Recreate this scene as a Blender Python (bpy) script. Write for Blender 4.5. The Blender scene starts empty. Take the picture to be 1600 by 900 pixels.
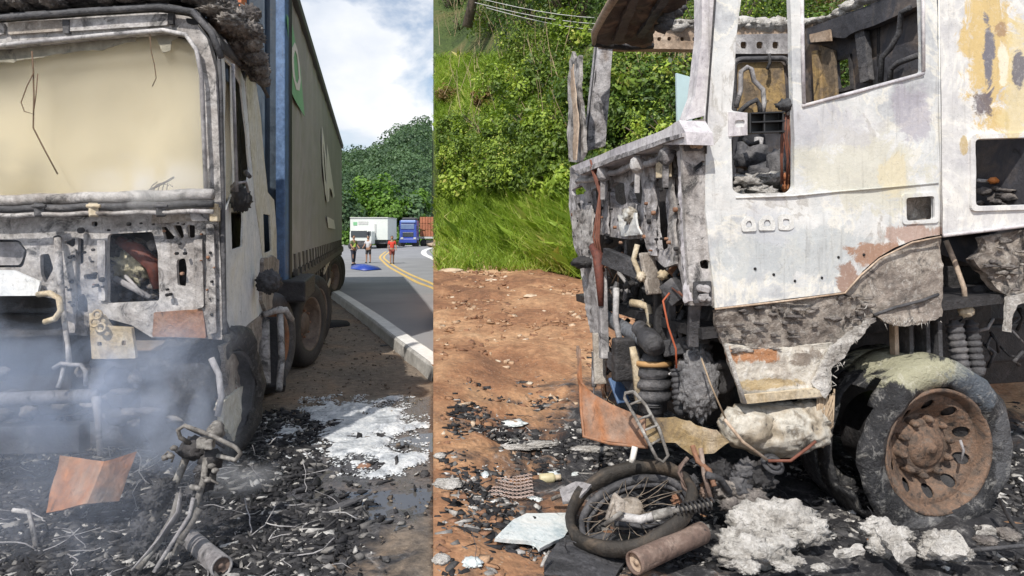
import bpy, bmesh, math, random
import numpy as np
from mathutils import Vector, Matrix, noise
from mathutils.geometry import tessellate_polygon
random.seed(7); rng = np.random.default_rng(7)
SC = bpy.context.scene
COL = SC.collection
# ------------------------------------------------------------------ camera, sky, sun
F, CX, HY, CH = 1100.0, 800.0, 361.0, 1.6
cam = bpy.data.objects.new('camera', bpy.data.cameras.new('camera'))
COL.objects.link(cam); SC.camera = cam
cam.location = (0, 0, CH); cam.rotation_euler = (math.radians(90), 0, 0)
cam.data.sensor_width = 36; cam.data.lens = 36*F/1600
cam.data.shift_y = -(450-HY)/1600; cam.data.clip_end = 2000; cam.data.clip_start = .05
SUN = Vector((-.24, -.68, .80)).normalized()
sl = bpy.data.lights.new('sun', 'SUN'); sl.energy = 3.9; sl.angle = math.radians(.8); sl.color = (1, .94, .85)
so = bpy.data.objects.new('sun', sl); COL.objects.link(so); so.location = (-20, -30, 40)
so.rotation_euler = (-SUN).to_track_quat('-Z', 'Y').to_euler()
W = bpy.data.worlds.new('World'); SC.world = W; W.use_nodes = True
nt = W.node_tree; nd = nt.nodes; lk = nt.links
bg = nd['Background']; bg.inputs['Strength'].default_value = .115
sky = nd.new('ShaderNodeTexSky'); sky.sky_type = 'NISHITA'; sky.sun_disc = False
sky.sun_elevation = math.asin(SUN.z); sky.sun_rotation = math.atan2(SUN.x, SUN.y)
tc = nd.new('ShaderNodeTexCoord'); mp = nd.new('ShaderNodeMapping'); mp.inputs['Scale'].default_value = (1, 1, 1.7)
mp.inputs['Location'].default_value = (.35, .1, .12)
nz = nd.new('ShaderNodeTexNoise'); nz.inputs['Scale'].default_value = 3.1; nz.inputs['Detail'].default_value = 9
nz.inputs['Roughness'].default_value = .55; nz.inputs['Distortion'].default_value = .5
cr = nd.new('ShaderNodeValToRGB'); cr.color_ramp.elements[0].position = .455; cr.color_ramp.elements[1].position = .565
nz2 = nd.new('ShaderNodeTexNoise'); nz2.inputs['Scale'].default_value = 7; nz2.inputs['Detail'].default_value = 6
cr2 = nd.new('ShaderNodeValToRGB'); cr2.color_ramp.elements[0].color = (5.6, 6.1, 6.9, 1); cr2.color_ramp.elements[1].color = (7.9, 8.0, 8.2, 1)
cr2.color_ramp.elements[0].position = .3; cr2.color_ramp.elements[1].position = .6
mx = nd.new('ShaderNodeMixRGB')
lk.new(tc.outputs['Generated'], mp.inputs[0]); lk.new(mp.outputs[0], nz.inputs['Vector']); lk.new(mp.outputs[0], nz2.inputs['Vector'])
lk.new(nz.outputs[0], cr.inputs[0]); lk.new(cr.outputs[0], mx.inputs[0]); lk.new(nz2.outputs[0], cr2.inputs[0])
lk.new(sky.outputs[0], mx.inputs[1]); lk.new(cr2.outputs[0], mx.inputs[2]); lk.new(mx.outputs[0], bg.inputs[0])
vs = SC.view_settings; vs.view_transform = 'Standard'; vs.look = 'None'; vs.exposure = .22; vs.gamma = 1
cy = SC.cycles; cy.max_bounces = 16; cy.diffuse_bounces = 3; cy.volume_bounces = 16; cy.transparent_max_bounces = 8
cy.volume_step_rate = 2.0; cy.volume_max_steps = 96; cy.use_denoising = True
# ------------------------------------------------------------------ helpers
CAM = Vector((0, 0, CH))
def P(px, py, d): return Vector(((px-CX)/F*d, d, CH+(HY-py)/F*d))
def ray(px, py): return Vector(((px-CX)/F, 1, (HY-py)/F))
class Plane:
    def __init__(s, o, n):
        s.o = Vector(o); s.n = Vector(n).normalized(); s.U = Vector((0, 0, 1)).cross(s.n).normalized(); s.V = s.n.cross(s.U)
    def at(s, px, py, off=0):
        r = ray(px, py); t = ((s.o+s.n*off)-CAM).dot(s.n)/r.dot(s.n); return CAM+r*t
    def uv(s, px, py, off=0):
        p = s.at(px, py, off)-s.o; return (p.dot(s.U), p.dot(s.V))
    def pt(s, u, v, off=0): return s.o+s.U*u+s.V*v+s.n*off
def wl(o):
    p = Vector((0, 0, 0))
    while o is not None: p = p+o.location; o = o.parent
    return p
def tag(o, label=None, cat=None, group=None, kind=None):
    for k, v in (('label', label), ('category', cat), ('group', group), ('kind', kind)):
        if v: o[k] = v
    return o
def thing(name, label, cat, loc=(0, 0, 0), group=None):
    o = bpy.data.objects.new(name, None); COL.objects.link(o); o.location = loc; o.empty_display_size = .1
    return tag(o, label, cat, group)
def mesh_obj(name, v, f, mat, parent=None, smooth=False, label=None, loc=None):
    base = wl(parent) if parent else Vector((0, 0, 0))
    me = bpy.data.meshes.new(name)
    if loc is not None:
        loc = Vector(loc); b = loc
    else: b = base
    me.from_pydata([(p[0]-b[0], p[1]-b[1], p[2]-b[2]) for p in v], [], f); me.update()
    if smooth: me.polygons.foreach_set('use_smooth', [True]*len(me.polygons))
    if mat: me.materials.append(mat)
    o = bpy.data.objects.new(name, me); COL.objects.link(o); o.parent = parent
    if loc is not None: o.location = loc-base
    if label: o['label'] = label
    return o
_ico = {}
def ico(sub):
    if sub not in _ico:
        bm = bmesh.new(); bmesh.ops.create_icosphere(bm, subdivisions=sub, radius=1)
        bm.verts.ensure_lookup_table(); _ico[sub] = ([v.co.copy() for v in bm.verts], [[v.index for v in f.verts] for f in bm.faces]); bm.free()
    return _ico[sub]
class MB:
    def __init__(s): s.v = []; s.f = []
    def add(s, v, f):
        n = len(s.v); s.v += [Vector(p) for p in v]; s.f += [[i+n for i in q] for q in f]; return s
    def box(s, c, sz, R=None):
        c = Vector(c); v = []
        for x in (-.5, .5):
            for y in (-.5, .5):
                for z in (-.5, .5):
                    p = Vector((x*sz[0], y*sz[1], z*sz[2])); v.append(c+(R@p if R else p))
        return s.add(v, [(0, 1, 3, 2), (4, 6, 7, 5), (0, 4, 5, 1), (2, 3, 7, 6), (0, 2, 6, 4), (1, 5, 7, 3)])
    def beam(s, a, b, w, h, up=(0, 0, 1)):
        a = Vector(a); b = Vector(b); d = (b-a); L = d.length; d.normalize()
        x = d.cross(Vector(up)); 
        if x.length < 1e-3: x = d.cross(Vector((1, 0, 0)))
        x.normalize(); z = x.cross(d)
        R = Matrix((x, d, z)).transposed(); return s.box((a+b)/2, (w, L, h), R)
    def tube(s, pts, r, n=8, cap=True):
        pts = [Vector(p) for p in pts]; N = len(pts); rs = r if isinstance(r, (list, tuple)) else [r]*N
        ref = None; v = []; f = []
        for i, p in enumerate(pts):
            d = (pts[min(i+1, N-1)]-pts[max(i-1, 0)])
            if d.length < 1e-9: d = Vector((0, 0, 1))
            d.normalize()
            if ref is None: ref = d.orthogonal()
            ref = (ref-d*ref.dot(d)); 
            if ref.length < 1e-6: ref = d.orthogonal()
            ref.normalize(); b = d.cross(ref)
            for k in range(n):
                a = 2*math.pi*k/n; v.append(p+(ref*math.cos(a)+b*math.sin(a))*rs[i])
        for i in range(N-1):
            for k in range(n):
                f.append((i*n+k, i*n+(k+1) % n, (i+1)*n+(k+1) % n, (i+1)*n+k))
        if cap: f.append(tuple(range(n-1, -1, -1))); f.append(tuple((N-1)*n+k for k in range(n)))
        return s.add(v, f)
    def prism(s, poly, vec):
        n = len(poly); vec = Vector(vec); v = [Vector(p) for p in poly]+[Vector(p)+vec for p in poly]
        f = [tuple(range(n)), tuple(range(2*n-1, n-1, -1))]+[(i, (i+n), (i+1) % n+n, (i+1) % n) for i in range(n)]
        return s.add(v, f)
    def blob(s, c, r, amp=.3, sub=3, fr=2.0, seed=None, ridged=True, flat=None):
        c = Vector(c); V, Fc = ico(sub); sd = Vector((random.random()*50, 0, 0)) if seed is None else Vector((seed*7.1, 0, 0)); out = []
        for p in V:
            q = p*fr+sd; nn = noise.noise(q)*.7+noise.noise(q*2.3)*.4+noise.noise(q*5)*.22
            if ridged: nn = abs(nn)*1.6-.35
            k = 1+amp*nn; z = Vector((p.x*r[0]*k, p.y*r[1]*k, p.z*r[2]*k))
            if flat is not None and z.z < flat: z.z = flat
            out.append(c+z)
        return s.add(out, Fc)
    def lathe(s, prof, o, ax, n=32, warp=0, keep=None, close=False, seed=0):
        o = Vector(o); ax = Vector(ax).normalized(); u = Vector((0, 0, 1)).cross(ax)
        if u.length < 1e-3: u = Vector((1, 0, 0))
        u.normalize(); w = ax.cross(u); m = len(prof); v = []; f = []
        for k in range(n):
            a = 2*math.pi*k/n; dr = u*math.cos(a)+w*math.sin(a)
            for (r, h) in prof:
                p = o+dr*r+ax*h
                if warp:
                    q = p*4+Vector((seed, 0, 0)); p += dr*warp*(noise.noise(q)+.6*noise.noise(q*3))+ax*warp*noise.noise(q*2+Vector((9, 9, 9)))
                v.append(p)
        for k in range(n):
            for j in range(m-1+(1 if close else 0)):
                if keep and not keep(2*math.pi*(k+.5)/n, j): continue
                j2 = (j+1) % m
                f.append((k*m+j, ((k+1) % n)*m+j, ((k+1) % n)*m+j2, k*m+j2))
        return s.add(v, f)
    def build(s, name, mat, parent=None, smooth=False, label=None, bevel=0, solid=0, loc=None):
        o = mesh_obj(name, s.v, s.f, mat, parent, smooth, label, loc)
        if solid:
            m = o.modifiers.new('thick', 'SOLIDIFY'); m.thickness = solid
        if bevel:
            m = o.modifiers.new('bevel', 'BEVEL'); m.width = bevel; m.segments = 2; m.limit_method = 'ANGLE'
        return o
def resample(poly, step, jit, seed=0, closed=True):
    out = []; n = len(poly)
    for i in range(n):
        a = Vector(poly[i]); b = Vector(poly[(i+1) % n]); L = (b-a).length; k = max(1, int(L/step))
        for j in range(k):
            p = a.lerp(b, j/k)
            if j or jit: q = p*9+Vector((seed, 0)) if False else Vector((p.x*14+seed, p.y*14, 0)); d = noise.noise(q)+.7*noise.noise(q*3.1); e = noise.noise(q+Vector((5, 5, 5)))+.7*noise.noise(q*3+Vector((3, 1, 5))); p = p+Vector((d, e))*jit
            out.append(p)
    return out
def fillet(pts, r, seg=4):
    out = []; n = len(pts)
    for i in range(n):
        a = Vector(pts[i-1]); b = Vector(pts[i]); c = Vector(pts[(i+1) % n])
        d1 = (a-b); d2 = (c-b); rr = min(r, d1.length*.45, d2.length*.45); p = b+d1.normalized()*rr; q = b+d2.normalized()*rr
        for k in range(seg+1):
            t = k/seg; out.append(tuple((p*(1-t)**2+b*2*t*(1-t)+q*t*t)))
    return out
def sheet(name, parent, pl, outer, holes=(), t=.006, mat=None, off=0, grid=.12, warp=.004, rag=0, curve=None, px=True, rf=0, rh=0, label=None, wf=3.5, smooth=True, loc=None):
    cv = (lambda p: Vector(pl.uv(p[0], p[1], off))) if px else (lambda p: Vector(p))
    if rf: outer = fillet(outer, rf)
    if rh: holes = [fillet(h, rh, 3) for h in holes]
    A = [cv(p) for p in outer]
    if rag: A = resample(A, max(.012, rag*.9), rag, seed=len(name))
    H = [[cv(p) for p in h] for h in holes]
    polys = [[Vector((p.x, p.y, 0)) for p in q] for q in [A]+H]; flat = [p for q in polys for p in q]
    tr = tessellate_polygon(polys)
    bm = bmesh.new(); vs_ = [bm.verts.new(p) for p in flat]
    for q in tr:
        a, b, c = (flat[i] for i in q)
        ar = (b-a).cross(c-a).z
        if abs(ar) < 1e-10: continue
        try: bm.faces.new([vs_[i] for i in (q if ar > 0 else reversed(q))])
        except ValueError: pass
    if grid:
        us = [p.x for p in flat]; ws = [p.y for p in flat]
        for ax, lo, hi in ((0, min(us), max(us)), (1, min(ws), max(ws))):
            x = lo+grid*.63
            while x < hi:
                co = Vector((x, 0, 0)) if ax == 0 else Vector((0, x, 0)); no = Vector((1, 0, 0)) if ax == 0 else Vector((0, 1, 0))
                bmesh.ops.bisect_plane(bm, geom=bm.verts[:]+bm.edges[:]+bm.faces[:], plane_co=co, plane_no=no, dist=1e-5); x += grid
    bm.verts.index_update(); bm.verts.ensure_lookup_table(); V = []
    sd = random.random()*20
    for v in bm.verts:
        u, w = v.co.x, v.co.y; h = off
        if warp: h += warp*(noise.noise(Vector((u*wf+sd, w*wf, 0)))+.5*noise.noise(Vector((u*wf*3+sd, w*wf*3, 4))))
        p = pl.pt(u, w, h)
        if curve: p = curve(u, w, p)
        V.append(p)
    n = len(V); Fc = [[v.index for v in f.verts] for f in bm.faces]
    B = [(e.verts[0].index, e.verts[1].index, e.link_faces[0]) for e in bm.edges if len(e.link_faces) == 1]
    used = set(i for f in Fc for i in f)
    allf = Fc+[[i+n for i in reversed(f)] for f in Fc]
    for a, b, fc in B:
        idx = [v.index for v in fc.verts]; k = idx.index(a)
        if idx[(k+1) % len(idx)] != b: a, b = b, a
        allf.append([b, a, a+n, b+n])
    bm.free()
    o = mesh_obj(name, V+[p-pl.n*t for p in V], allf, mat, parent, False, label, loc)
    if smooth:
        me = o.data; nf = len(Fc); me.polygons.foreach_set('use_smooth', [i < 2*nf for i in range(len(me.polygons))])
        sharp = me.attributes.new('sharp_edge', 'BOOLEAN', 'EDGE') if 'sharp_edge' not in me.attributes else me.attributes['sharp_edge']
        bs = set(); 
        for a, b, fc in B: bs.add((min(a, b), max(a, b))); bs.add((min(a, b)+n, max(a, b)+n))
        ev = np.zeros(len(me.edges)*2, int); me.edges.foreach_get('vertices', ev); ev = ev.reshape(-1, 2)
        sharp.data.foreach_set('value', [((min(a, b), max(a, b)) in bs) for a, b in ev])
    return o
def copy_tree(o, parent=None):
    c = o.copy(); COL.objects.link(c); c.parent = parent
    for ch in list(o.children): copy_tree(ch, c)
    return c
# ------------------------------------------------------------------ materials
def newmat(name):
    m = bpy.data.materials.new(name); m.use_nodes = True; n = m.node_tree.nodes; n.clear()
    out = n.new('ShaderNodeOutputMaterial'); return m, m.node_tree, n, m.node_tree.links, out
def c4(c): return (c[0], c[1], c[2], 1)
def noise_n(n, l, vec, scale, detail=6, rough=.6, dist=0):
    q = n.new('ShaderNodeTexNoise'); q.inputs['Scale'].default_value = scale; q.inputs['Detail'].default_value = detail
    q.inputs['Roughness'].default_value = rough; q.inputs['Distortion'].default_value = dist; l.new(vec, q.inputs['Vector']); return q.outputs[0]
def ramp(n, l, fac, stops, interp='LINEAR'):
    r = n.new('ShaderNodeValToRGB'); e = r.color_ramp.elements; r.color_ramp.interpolation = interp
    e[0].position, e[0].color = stops[0][0], c4(stops[0][1]); e[1].position, e[1].color = stops[-1][0], c4(stops[-1][1])
    for p, c in stops[1:-1]: q = e.new(p); q.color = c4(c)
    l.new(fac, r.inputs[0]); return r.outputs[0]
def mixc(n, l, fac, a, b, mode='MIX'):
    m = n.new('ShaderNodeMixRGB'); m.blend_type = mode
    for s, i in ((fac, 0), (a, 1), (b, 2)):
        if hasattr(s, 'node'): l.new(s, m.inputs[i])
        else: m.inputs[i].default_value = s if i == 0 else c4(s)
    return m.outputs[0]
def mathn(n, l, op, a, b=0, c=None):
    m = n.new('ShaderNodeMath'); m.operation = op; m.use_clamp = False
    for s, i in ((a, 0), (b, 1), (c, 2)):
        if s is None: continue
        if hasattr(s, 'node'): l.new(s, m.inputs[i])
        else: m.inputs[i].default_value = s
    return m.outputs[0]
def maprange(n, l, v, a, b, c=0, d=1):
    m = n.new('ShaderNodeMapRange'); m.interpolation_type = 'SMOOTHSTEP'; l.new(v, m.inputs[0])
    for i, x in enumerate((a, b, c, d)): m.inputs[i+1].default_value = x
    return m.outputs[0]
def burnt(name, stops, scale=2.2, soot=.25, sootc=(.02, .02, .022), speck=.4, rough=.7, metal=0, bump=.35, stains=(), fine=55, streak=.3, chalk=0, bscale=1, scr=0, ov=.8):
    """burnt, oxidised, ash-dusted surface: patches (stops), soot clouds, fine specks, run streaks and stains with a shape of their own"""
    m, t, n, l, out = newmat(name)
    g = n.new('ShaderNodeNewGeometry').outputs['Position']
    b = n.new('ShaderNodeBsdfPrincipled'); l.new(b.outputs[0], out.inputs[0])
    n1 = noise_n(n, l, g, scale, 8, .62, .6); col = ramp(n, l, n1, stops)
    n2 = noise_n(n, l, g, scale*7, 6, .7, .2)
    col = mixc(n, l, ov, col, ramp(n, l, n2, [(.25, (.25, .25, .25)), (.5, (.5, .5, .5)), (.75, (.8, .8, .8))]), 'OVERLAY')
    for (c, r, cc, st) in stains:
        v = n.new('ShaderNodeVectorMath'); v.operation = 'SUBTRACT'; l.new(g, v.inputs[0]); v.inputs[1].default_value = c
        v2 = n.new('ShaderNodeVectorMath'); v2.operation = 'DIVIDE'; l.new(v.outputs[0], v2.inputs[0]); v2.inputs[1].default_value = r
        v3 = n.new('ShaderNodeVectorMath'); v3.operation = 'LENGTH'; l.new(v2.outputs[0], v3.inputs[0])
        d = mathn(n, l, 'ADD', v3.outputs['Value'], mathn(n, l, 'MULTIPLY', mathn(n, l, 'SUBTRACT', noise_n(n, l, g, 5, 10, .78, .8), .5), 3.4))
        col = mixc(n, l, maprange(n, l, d, 1.12, .8, 0, st), col, cc)
    if streak:
        mp_ = n.new('ShaderNodeMapping'); l.new(g, mp_.inputs[0]); mp_.inputs['Scale'].default_value = (22, 22, 1.6)
        s3 = noise_n(n, l, mp_.outputs[0], 1.5, 4, .6, .3)
        col = mixc(n, l, maprange(n, l, s3, .52, .8, 0, streak), col, (.10, .085, .07))
    if soot:
        s4 = noise_n(n, l, g, scale*1.7, 9, .72, 1.2)
        col = mixc(n, l, maprange(n, l, s4, .62-soot*.35, .74-soot*.2, 0, .92), col, sootc)
    n5 = noise_n(n, l, g, fine, 4, .75)
    if scr:
        ms = n.new('ShaderNodeMapping'); l.new(g, ms.inputs[0]); ms.inputs['Scale'].default_value = (4, 4, 55); ms.inputs['Rotation'].default_value = (.1, .5, 0)
        col = mixc(n, l, maprange(n, l, noise_n(n, l, ms.outputs[0], 1.3, 5, .75, .6), .60, .68, 0, scr), col, (.20, .18, .18))
    if speck: col = mixc(n, l, maprange(n, l, n5, .60, .70, 0, speck), col, (.03, .028, .03))
    n6 = noise_n(n, l, g, scale*6, 10, .82, 2.5)
    col = mixc(n, l, maprange(n, l, n6, .56, .64, 0, .55 if soot else .28), col, (.075, .062, .055))
    if chalk: col = mixc(n, l, maprange(n, l, noise_n(n, l, g, fine*.45, 7, .8, .6), .52, .62, 0, chalk), col, (.78, .76, .72))
    l.new(col, b.inputs['Base Color']); b.inputs['Metallic'].default_value = metal
    l.new(maprange(n, l, n2, .3, .7, rough-.15, min(1, rough+.15)), b.inputs['Roughness'])
    h = mathn(n, l, 'ADD', mathn(n, l, 'MULTIPLY', n2, 1.0), mathn(n, l, 'MULTIPLY', n5, .35))
    bp = n.new('ShaderNodeBump'); bp.inputs['Strength'].default_value = bump; bp.inputs['Distance'].default_value = .02*bscale; l.new(h, bp.inputs['Height']); l.new(bp.outputs[0], b.inputs['Normal'])
    return m
def plain(name, col, rough=.6, metal=0, var=.15, scale=8, bump=.1, emit=None, coat=0):
    m, t, n, l, out = newmat(name); g = n.new('ShaderNodeNewGeometry').outputs['Position']
    b = n.new('ShaderNodeBsdfPrincipled'); l.new(b.outputs[0], out.inputs[0])
    q = noise_n(n, l, g, scale, 8, .65); k = 1-var; k2 = 1+var
    c = ramp(n, l, q, [(.3, tuple(x*k for x in col)), (.7, tuple(min(1, x*k2) for x in col))]); l.new(c, b.inputs['Base Color'])
    b.inputs['Roughness'].default_value = rough; b.inputs['Metallic'].default_value = metal; b.inputs['Coat Weight'].default_value = coat
    if bump:
        bp = n.new('ShaderNodeBump'); bp.inputs['Strength'].default_value = bump; bp.inputs['Distance'].default_value = .01; l.new(q, bp.inputs['Height']); l.new(bp.outputs[0], b.inputs['Normal'])
    return m
def leafmat(name, dark, light, dry=None, trans=.35):
    m, t, n, l, out = newmat(name); a = n.new('ShaderNodeAttribute'); a.attribute_name = 'tint'
    st = [(0, dark), (.75, light)]+([(1, dry)] if dry else [(1, light)])
    c = ramp(n, l, a.outputs['Fac'], st)
    d = n.new('ShaderNodeBsdfPrincipled'); d.inputs['Roughness'].default_value = .55; l.new(c, d.inputs['Base Color'])
    tr = n.new('ShaderNodeBsdfTranslucent'); l.new(mixc(n, l, 1, c, (1.0, 1.0, .6), 'MULTIPLY'), tr.inputs[0]); mxs = n.new('ShaderNodeMixShader'); mxs.inputs[0].default_value = trans
    l.new(d.outputs[0], mxs.inputs[1]); l.new(tr.outputs[0], mxs.inputs[2]); l.new(mxs.outputs[0], out.inputs[0]); return m
# ------------------------------------------------------------------ ground of both places
SEAM = (677-CX)/F
def gl(x, y):
    t = min(1, max(0, (y-14)/26)); return -.45*t*t*(3-2*t)
def bank(x):
    b = 17.5-(x+1.96)*1.77; return 9.8+math.log(1+math.exp((b-9.8)*1.2))/1.2 if b < 16.5 else min(17.5, b)
def gr0(x, y):
    t = min(1, max(0, (x-SEAM*y)/.9)); return -.17*t*t*(3-2*t)*min(1, max(0, (9-y)/3))+(-.17)*(1-min(1, max(0, (9-y)/3)))+max(0, y-4.5)*.12
def gr(x, y):
    z = gr0(x, y); b = bank(x)
    if y > b:
        e = y-b; z = -.17+(b-4.5)*.12+e*.95*min(1, .35+e*.25)+.35*noise.noise(Vector((x*.5, y*.5, 3)))*min(1, e)
        if e > 22: z -= (e-22)*.9
    return z
def grid_mesh(name, ys, side, smax, zf, mat, rel, ns, skirt=True, parent=None):
    V = []; Fc = []; m = ns+1
    for y in ys:
        x0 = SEAM*y
        for j in range(m):
            s = smax(y)*(j/ns)**(1.0); x = x0+side*s; z = zf(x, y)+rel(x, y, s); V.append((x, y, z))
    for i in range(len(ys)-1):
        for j in range(ns):
            q = (i*m+j, i*m+j+1, (i+1)*m+j+1, (i+1)*m+j); Fc.append(q if side > 0 else q[::-1])
    if skirt:
        k = len(V)
        for i, y in enumerate(ys): V.append((SEAM*y, y, -2.5))
        for i in range(len(ys)-1):
            q = (i*m, (i+1)*m, k+i+1, k+i); Fc.append(q if side > 0 else q[::-1])
    o = mesh_obj(name, V, Fc, mat, parent, True); return o
def fbm(x, y, f, o=4):
    s = 0; a = 1
    for i in range(o): s += a*noise.noise(Vector((x*f, y*f, i*3.3))); f *= 2.1; a *= .5
    return s
# burn area masks (real extent of charred ground)
def burnL(x, y): return 1-max(0, min(1, (math.hypot((x+2.6)/2.1, (y-4.1)/1.9)-.7)/.5))
def burnR(x, y): return 1-max(0, min(1, (math.hypot((x-2.2)/3.0, (y-4.8)/3.0)-.68)/.4))
def groundmat(name, stops, burn_c, burn_r, scale, wet=None, pebble=.5):
    m, t, n, l, out = newmat(name); g = n.new('ShaderNodeNewGeometry').outputs['Position']
    b = n.new('ShaderNodeBsdfPrincipled'); l.new(b.outputs[0], out.inputs[0])
    n1 = noise_n(n, l, g, scale, 9, .65, .4); col = ramp(n, l, n1, stops)
    n2 = noise_n(n, l, g, scale*14, 6, .75); col = mixc(n, l, .7, col, ramp(n, l, n2, [(.28, (.18, .18, .18)), (.5, (.5, .5, .5)), (.72, (.85, .85, .85))]), 'OVERLAY')
    vo = n.new('ShaderNodeTexVoronoi'); vo.inputs['Scale'].default_value = 26; l.new(g, vo.inputs['Vector'])
    col = mixc(n, l, maprange(n, l, vo.outputs['Distance'], .22, .12, 0, pebble), col, ramp(n, l, noise_n(n, l, g, 9, 3), [(.35, (.16, .12, .09)), (.65, (.55, .46, .36))]))
    v = n.new('ShaderNodeVectorMath'); v.operation = 'SUBTRACT'; l.new(g, v.inputs[0]); v.inputs[1].default_value = burn_c
    v2 = n.new('ShaderNodeVectorMath'); v2.operation = 'DIVIDE'; l.new(v.outputs[0], v2.inputs[0]); v2.inputs[1].default_value = burn_r
    v3 = n.new('ShaderNodeVectorMath'); v3.operation = 'LENGTH'; l.new(v2.outputs[0], v3.inputs[0])
    d = mathn(n, l, 'ADD', v3.outputs['Value'], mathn(n, l, 'MULTIPLY', mathn(n, l, 'SUBTRACT', noise_n(n, l, g, 2.6, 9, .7, .5), .5), 1.7))
    msk = maprange(n, l, d, 1.12, .72)
    ash = ramp(n, l, noise_n(n, l, g, 7, 10, .78, .8), [(.30, (.008, .008, .010)), (.48, (.022, .022, .026)), (.57, (.07, .068, .07)), (.66, (.30, .29, .29)), (.76, (.55, .54, .53))])
    col = mixc(n, l, msk, col, ash)
    rg = None
    if wet:
        v = n.new('ShaderNodeVectorMath'); v.operation = 'SUBTRACT'; l.new(g, v.inputs[0]); v.inputs[1].default_value = wet[0]
        v2 = n.new('ShaderNodeVectorMath'); v2.operation = 'DIVIDE'; l.new(v.outputs[0], v2.inputs[0]); v2.inputs[1].default_value = wet[1]
        v3 = n.new('ShaderNodeVectorMath'); v3.operation = 'LENGTH'; l.new(v2.outputs[0], v3.inputs[0])
        d = mathn(n, l, 'ADD', v3.outputs['Value'], mathn(n, l, 'MULTIPLY', mathn(n, l, 'SUBTRACT', noise_n(n, l, g, 2.2, 8, .6, .5), .5), 1.0))
        wm = maprange(n, l, d, 1.15, .8); col = mixc(n, l, mathn(n, l, 'MULTIPLY', wm, .6), col, (.10, .10, .11)); rg = maprange(n, l, wm, 0, 1, .92, .22)
    l.new(col, b.inputs['Base Color'])
    if rg: l.new(rg, b.inputs['Roughness'])
    else: b.inputs['Roughness'].default_value = .9
    h = mathn(n, l, 'ADD', n2, mathn(n, l, 'MULTIPLY', vo.outputs['Distance'], -.6))
    bp = n.new('ShaderNodeBump'); bp.inputs['Strength'].default_value = .6; bp.inputs['Distance'].default_value = .02; l.new(h, bp.inputs['Height']); l.new(bp.outputs[0], b.inputs['Normal'])
    return m
M_gl = groundmat('gravel_soil', [(.3, (.10, .085, .07)), (.5, (.19, .15, .115)), (.7, (.25, .17, .11))], (-2.5, 3.9, 0), (2.2, 1.9, 3), .9, wet=((-.95, 5.3, 0), (.9, 1.7, 2)), pebble=.35)
M_gr = groundmat('red_dirt', [(.3, (.13, .062, .036)), (.46, (.27, .135, .07)), (.6, (.42, .245, .135)), (.74, (.58, .41, .26))], (2.35, 4.9, 0), (2.55, 2.55, 4), .75, pebble=.45)
def nonuni(a, b, st, k):
    ys = [a]
    while ys[-1] < b: ys.append(ys[-1]+st); st *= k
    return ys
tag(grid_mesh('shoulder_ground', nonuni(-3, 2.6, .5, 1.0)[:-1]+nonuni(2.6, 120, .03, 1.018), -1, lambda y: 6+y*.9, gl, M_gl,
    lambda x, y, s: (.018*fbm(x, y, 2.5, 4) if y < 25 else 0)+(.035*max(0, fbm(x, y, 7, 3))*burnL(x, y) if y < 9 else 0)-.01, 240), kind='structure')
M_hill = groundmat('bank_soil', [(.3, (.02, .035, .01)), (.5, (.05, .08, .018)), (.7, (.12, .10, .04))], (0, -50, 0), (1, 1, 1), .8, pebble=0)
tag(grid_mesh('dirt_ground', nonuni(-3, 2.6, .5, 1.0)[:-1]+nonuni(2.6, 19.5, .03, 1.015), 1, lambda y: 6+y*.9, lambda x, y: min(gr(x, y), -.17+(bank(x)-4.5)*.12) if y > bank(x) else gr(x, y), M_gr,
    lambda x, y, s: .03*fbm(x, y, 1.6, 4)*min(1, s*3)+(.05*max(0, fbm(x, y, 6, 3))*burnR(x, y) if y < 9 else 0)+(.10*abs(fbm(x, y, 1.1, 4)) if y > 6 else .03*abs(fbm(x, y, 1.1, 4))), 240), kind='structure')
# hill as its own sheet, starts at the bank line
V = []; Fc = []; NX, NE = 70, 60
for i in range(NE+1):
    e = i/NE*34-.3
    for j in range(NX+1):
        s = j/NX
        x = SEAM*17.5+s*24
        y = bank(x)+e
        x0 = SEAM*y; xx = x0+s*24 if s < .2 else x
        if s == 0: xx = x0
        V.append((xx, y, gr(xx, y) if e > .0 else gr(xx, bank(xx))-.1))
for i in range(NE):
    for j in range(NX):
        a = i*(NX+1)+j; Fc.append((a, a+1, a+NX+2, a+NX+1))
k = len(V)
for i in range(NE+1): V.append((V[i*(NX+1)][0], V[i*(NX+1)][1], -2))
for i in range(NE): Fc.append((i*(NX+1), (i+1)*(NX+1), k+i+1, k+i))
tag(mesh_obj('hillside', V, Fc, M_hill, None, True), kind='structure')
# ---- road
def asphalt(name, c):
    m, t, n, l, out = newmat(name); g = n.new('ShaderNodeNewGeometry').outputs['Position']
    b = n.new('ShaderNodeBsdfPrincipled'); l.new(b.outputs[0], out.inputs[0])
    n1 = noise_n(n, l, g, .5, 6, .6); n2 = noise_n(n, l, g, 90, 3, .8)
    col = ramp(n, l, n1, [(.3, tuple(x*.85 for x in c)), (.7, tuple(x*1.15 for x in c))]); col = mixc(n, l, .5, col, ramp(n, l, n2, [(.3, (.3, .3, .3)), (.7, (.7, .7, .7))]), 'OVERLAY')
    l.new(col, b.inputs[0]); b.inputs['Roughness'].default_value = .75
    bp = n.new('ShaderNodeBump'); bp.inputs['Strength'].default_value = .3; bp.inputs['Distance'].default_value = .008; l.new(n2, bp.inputs['Height']); l.new(bp.outputs[0], b.inputs['Normal']); return m
M_asph = asphalt('asphalt', (.25, .255, .27))
M_curb = burnt('kerb_concrete', [(.3, (.30, .29, .27)), (.7, (.45, .44, .42))], soot=0, speck=.3, streak=.0, bump=.3)
M_white = burnt('worn_white_paint', [(.3, (.62, .62, .60)), (.7, (.80, .80, .78))], soot=0, speck=.35, streak=0, bump=.15)
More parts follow.
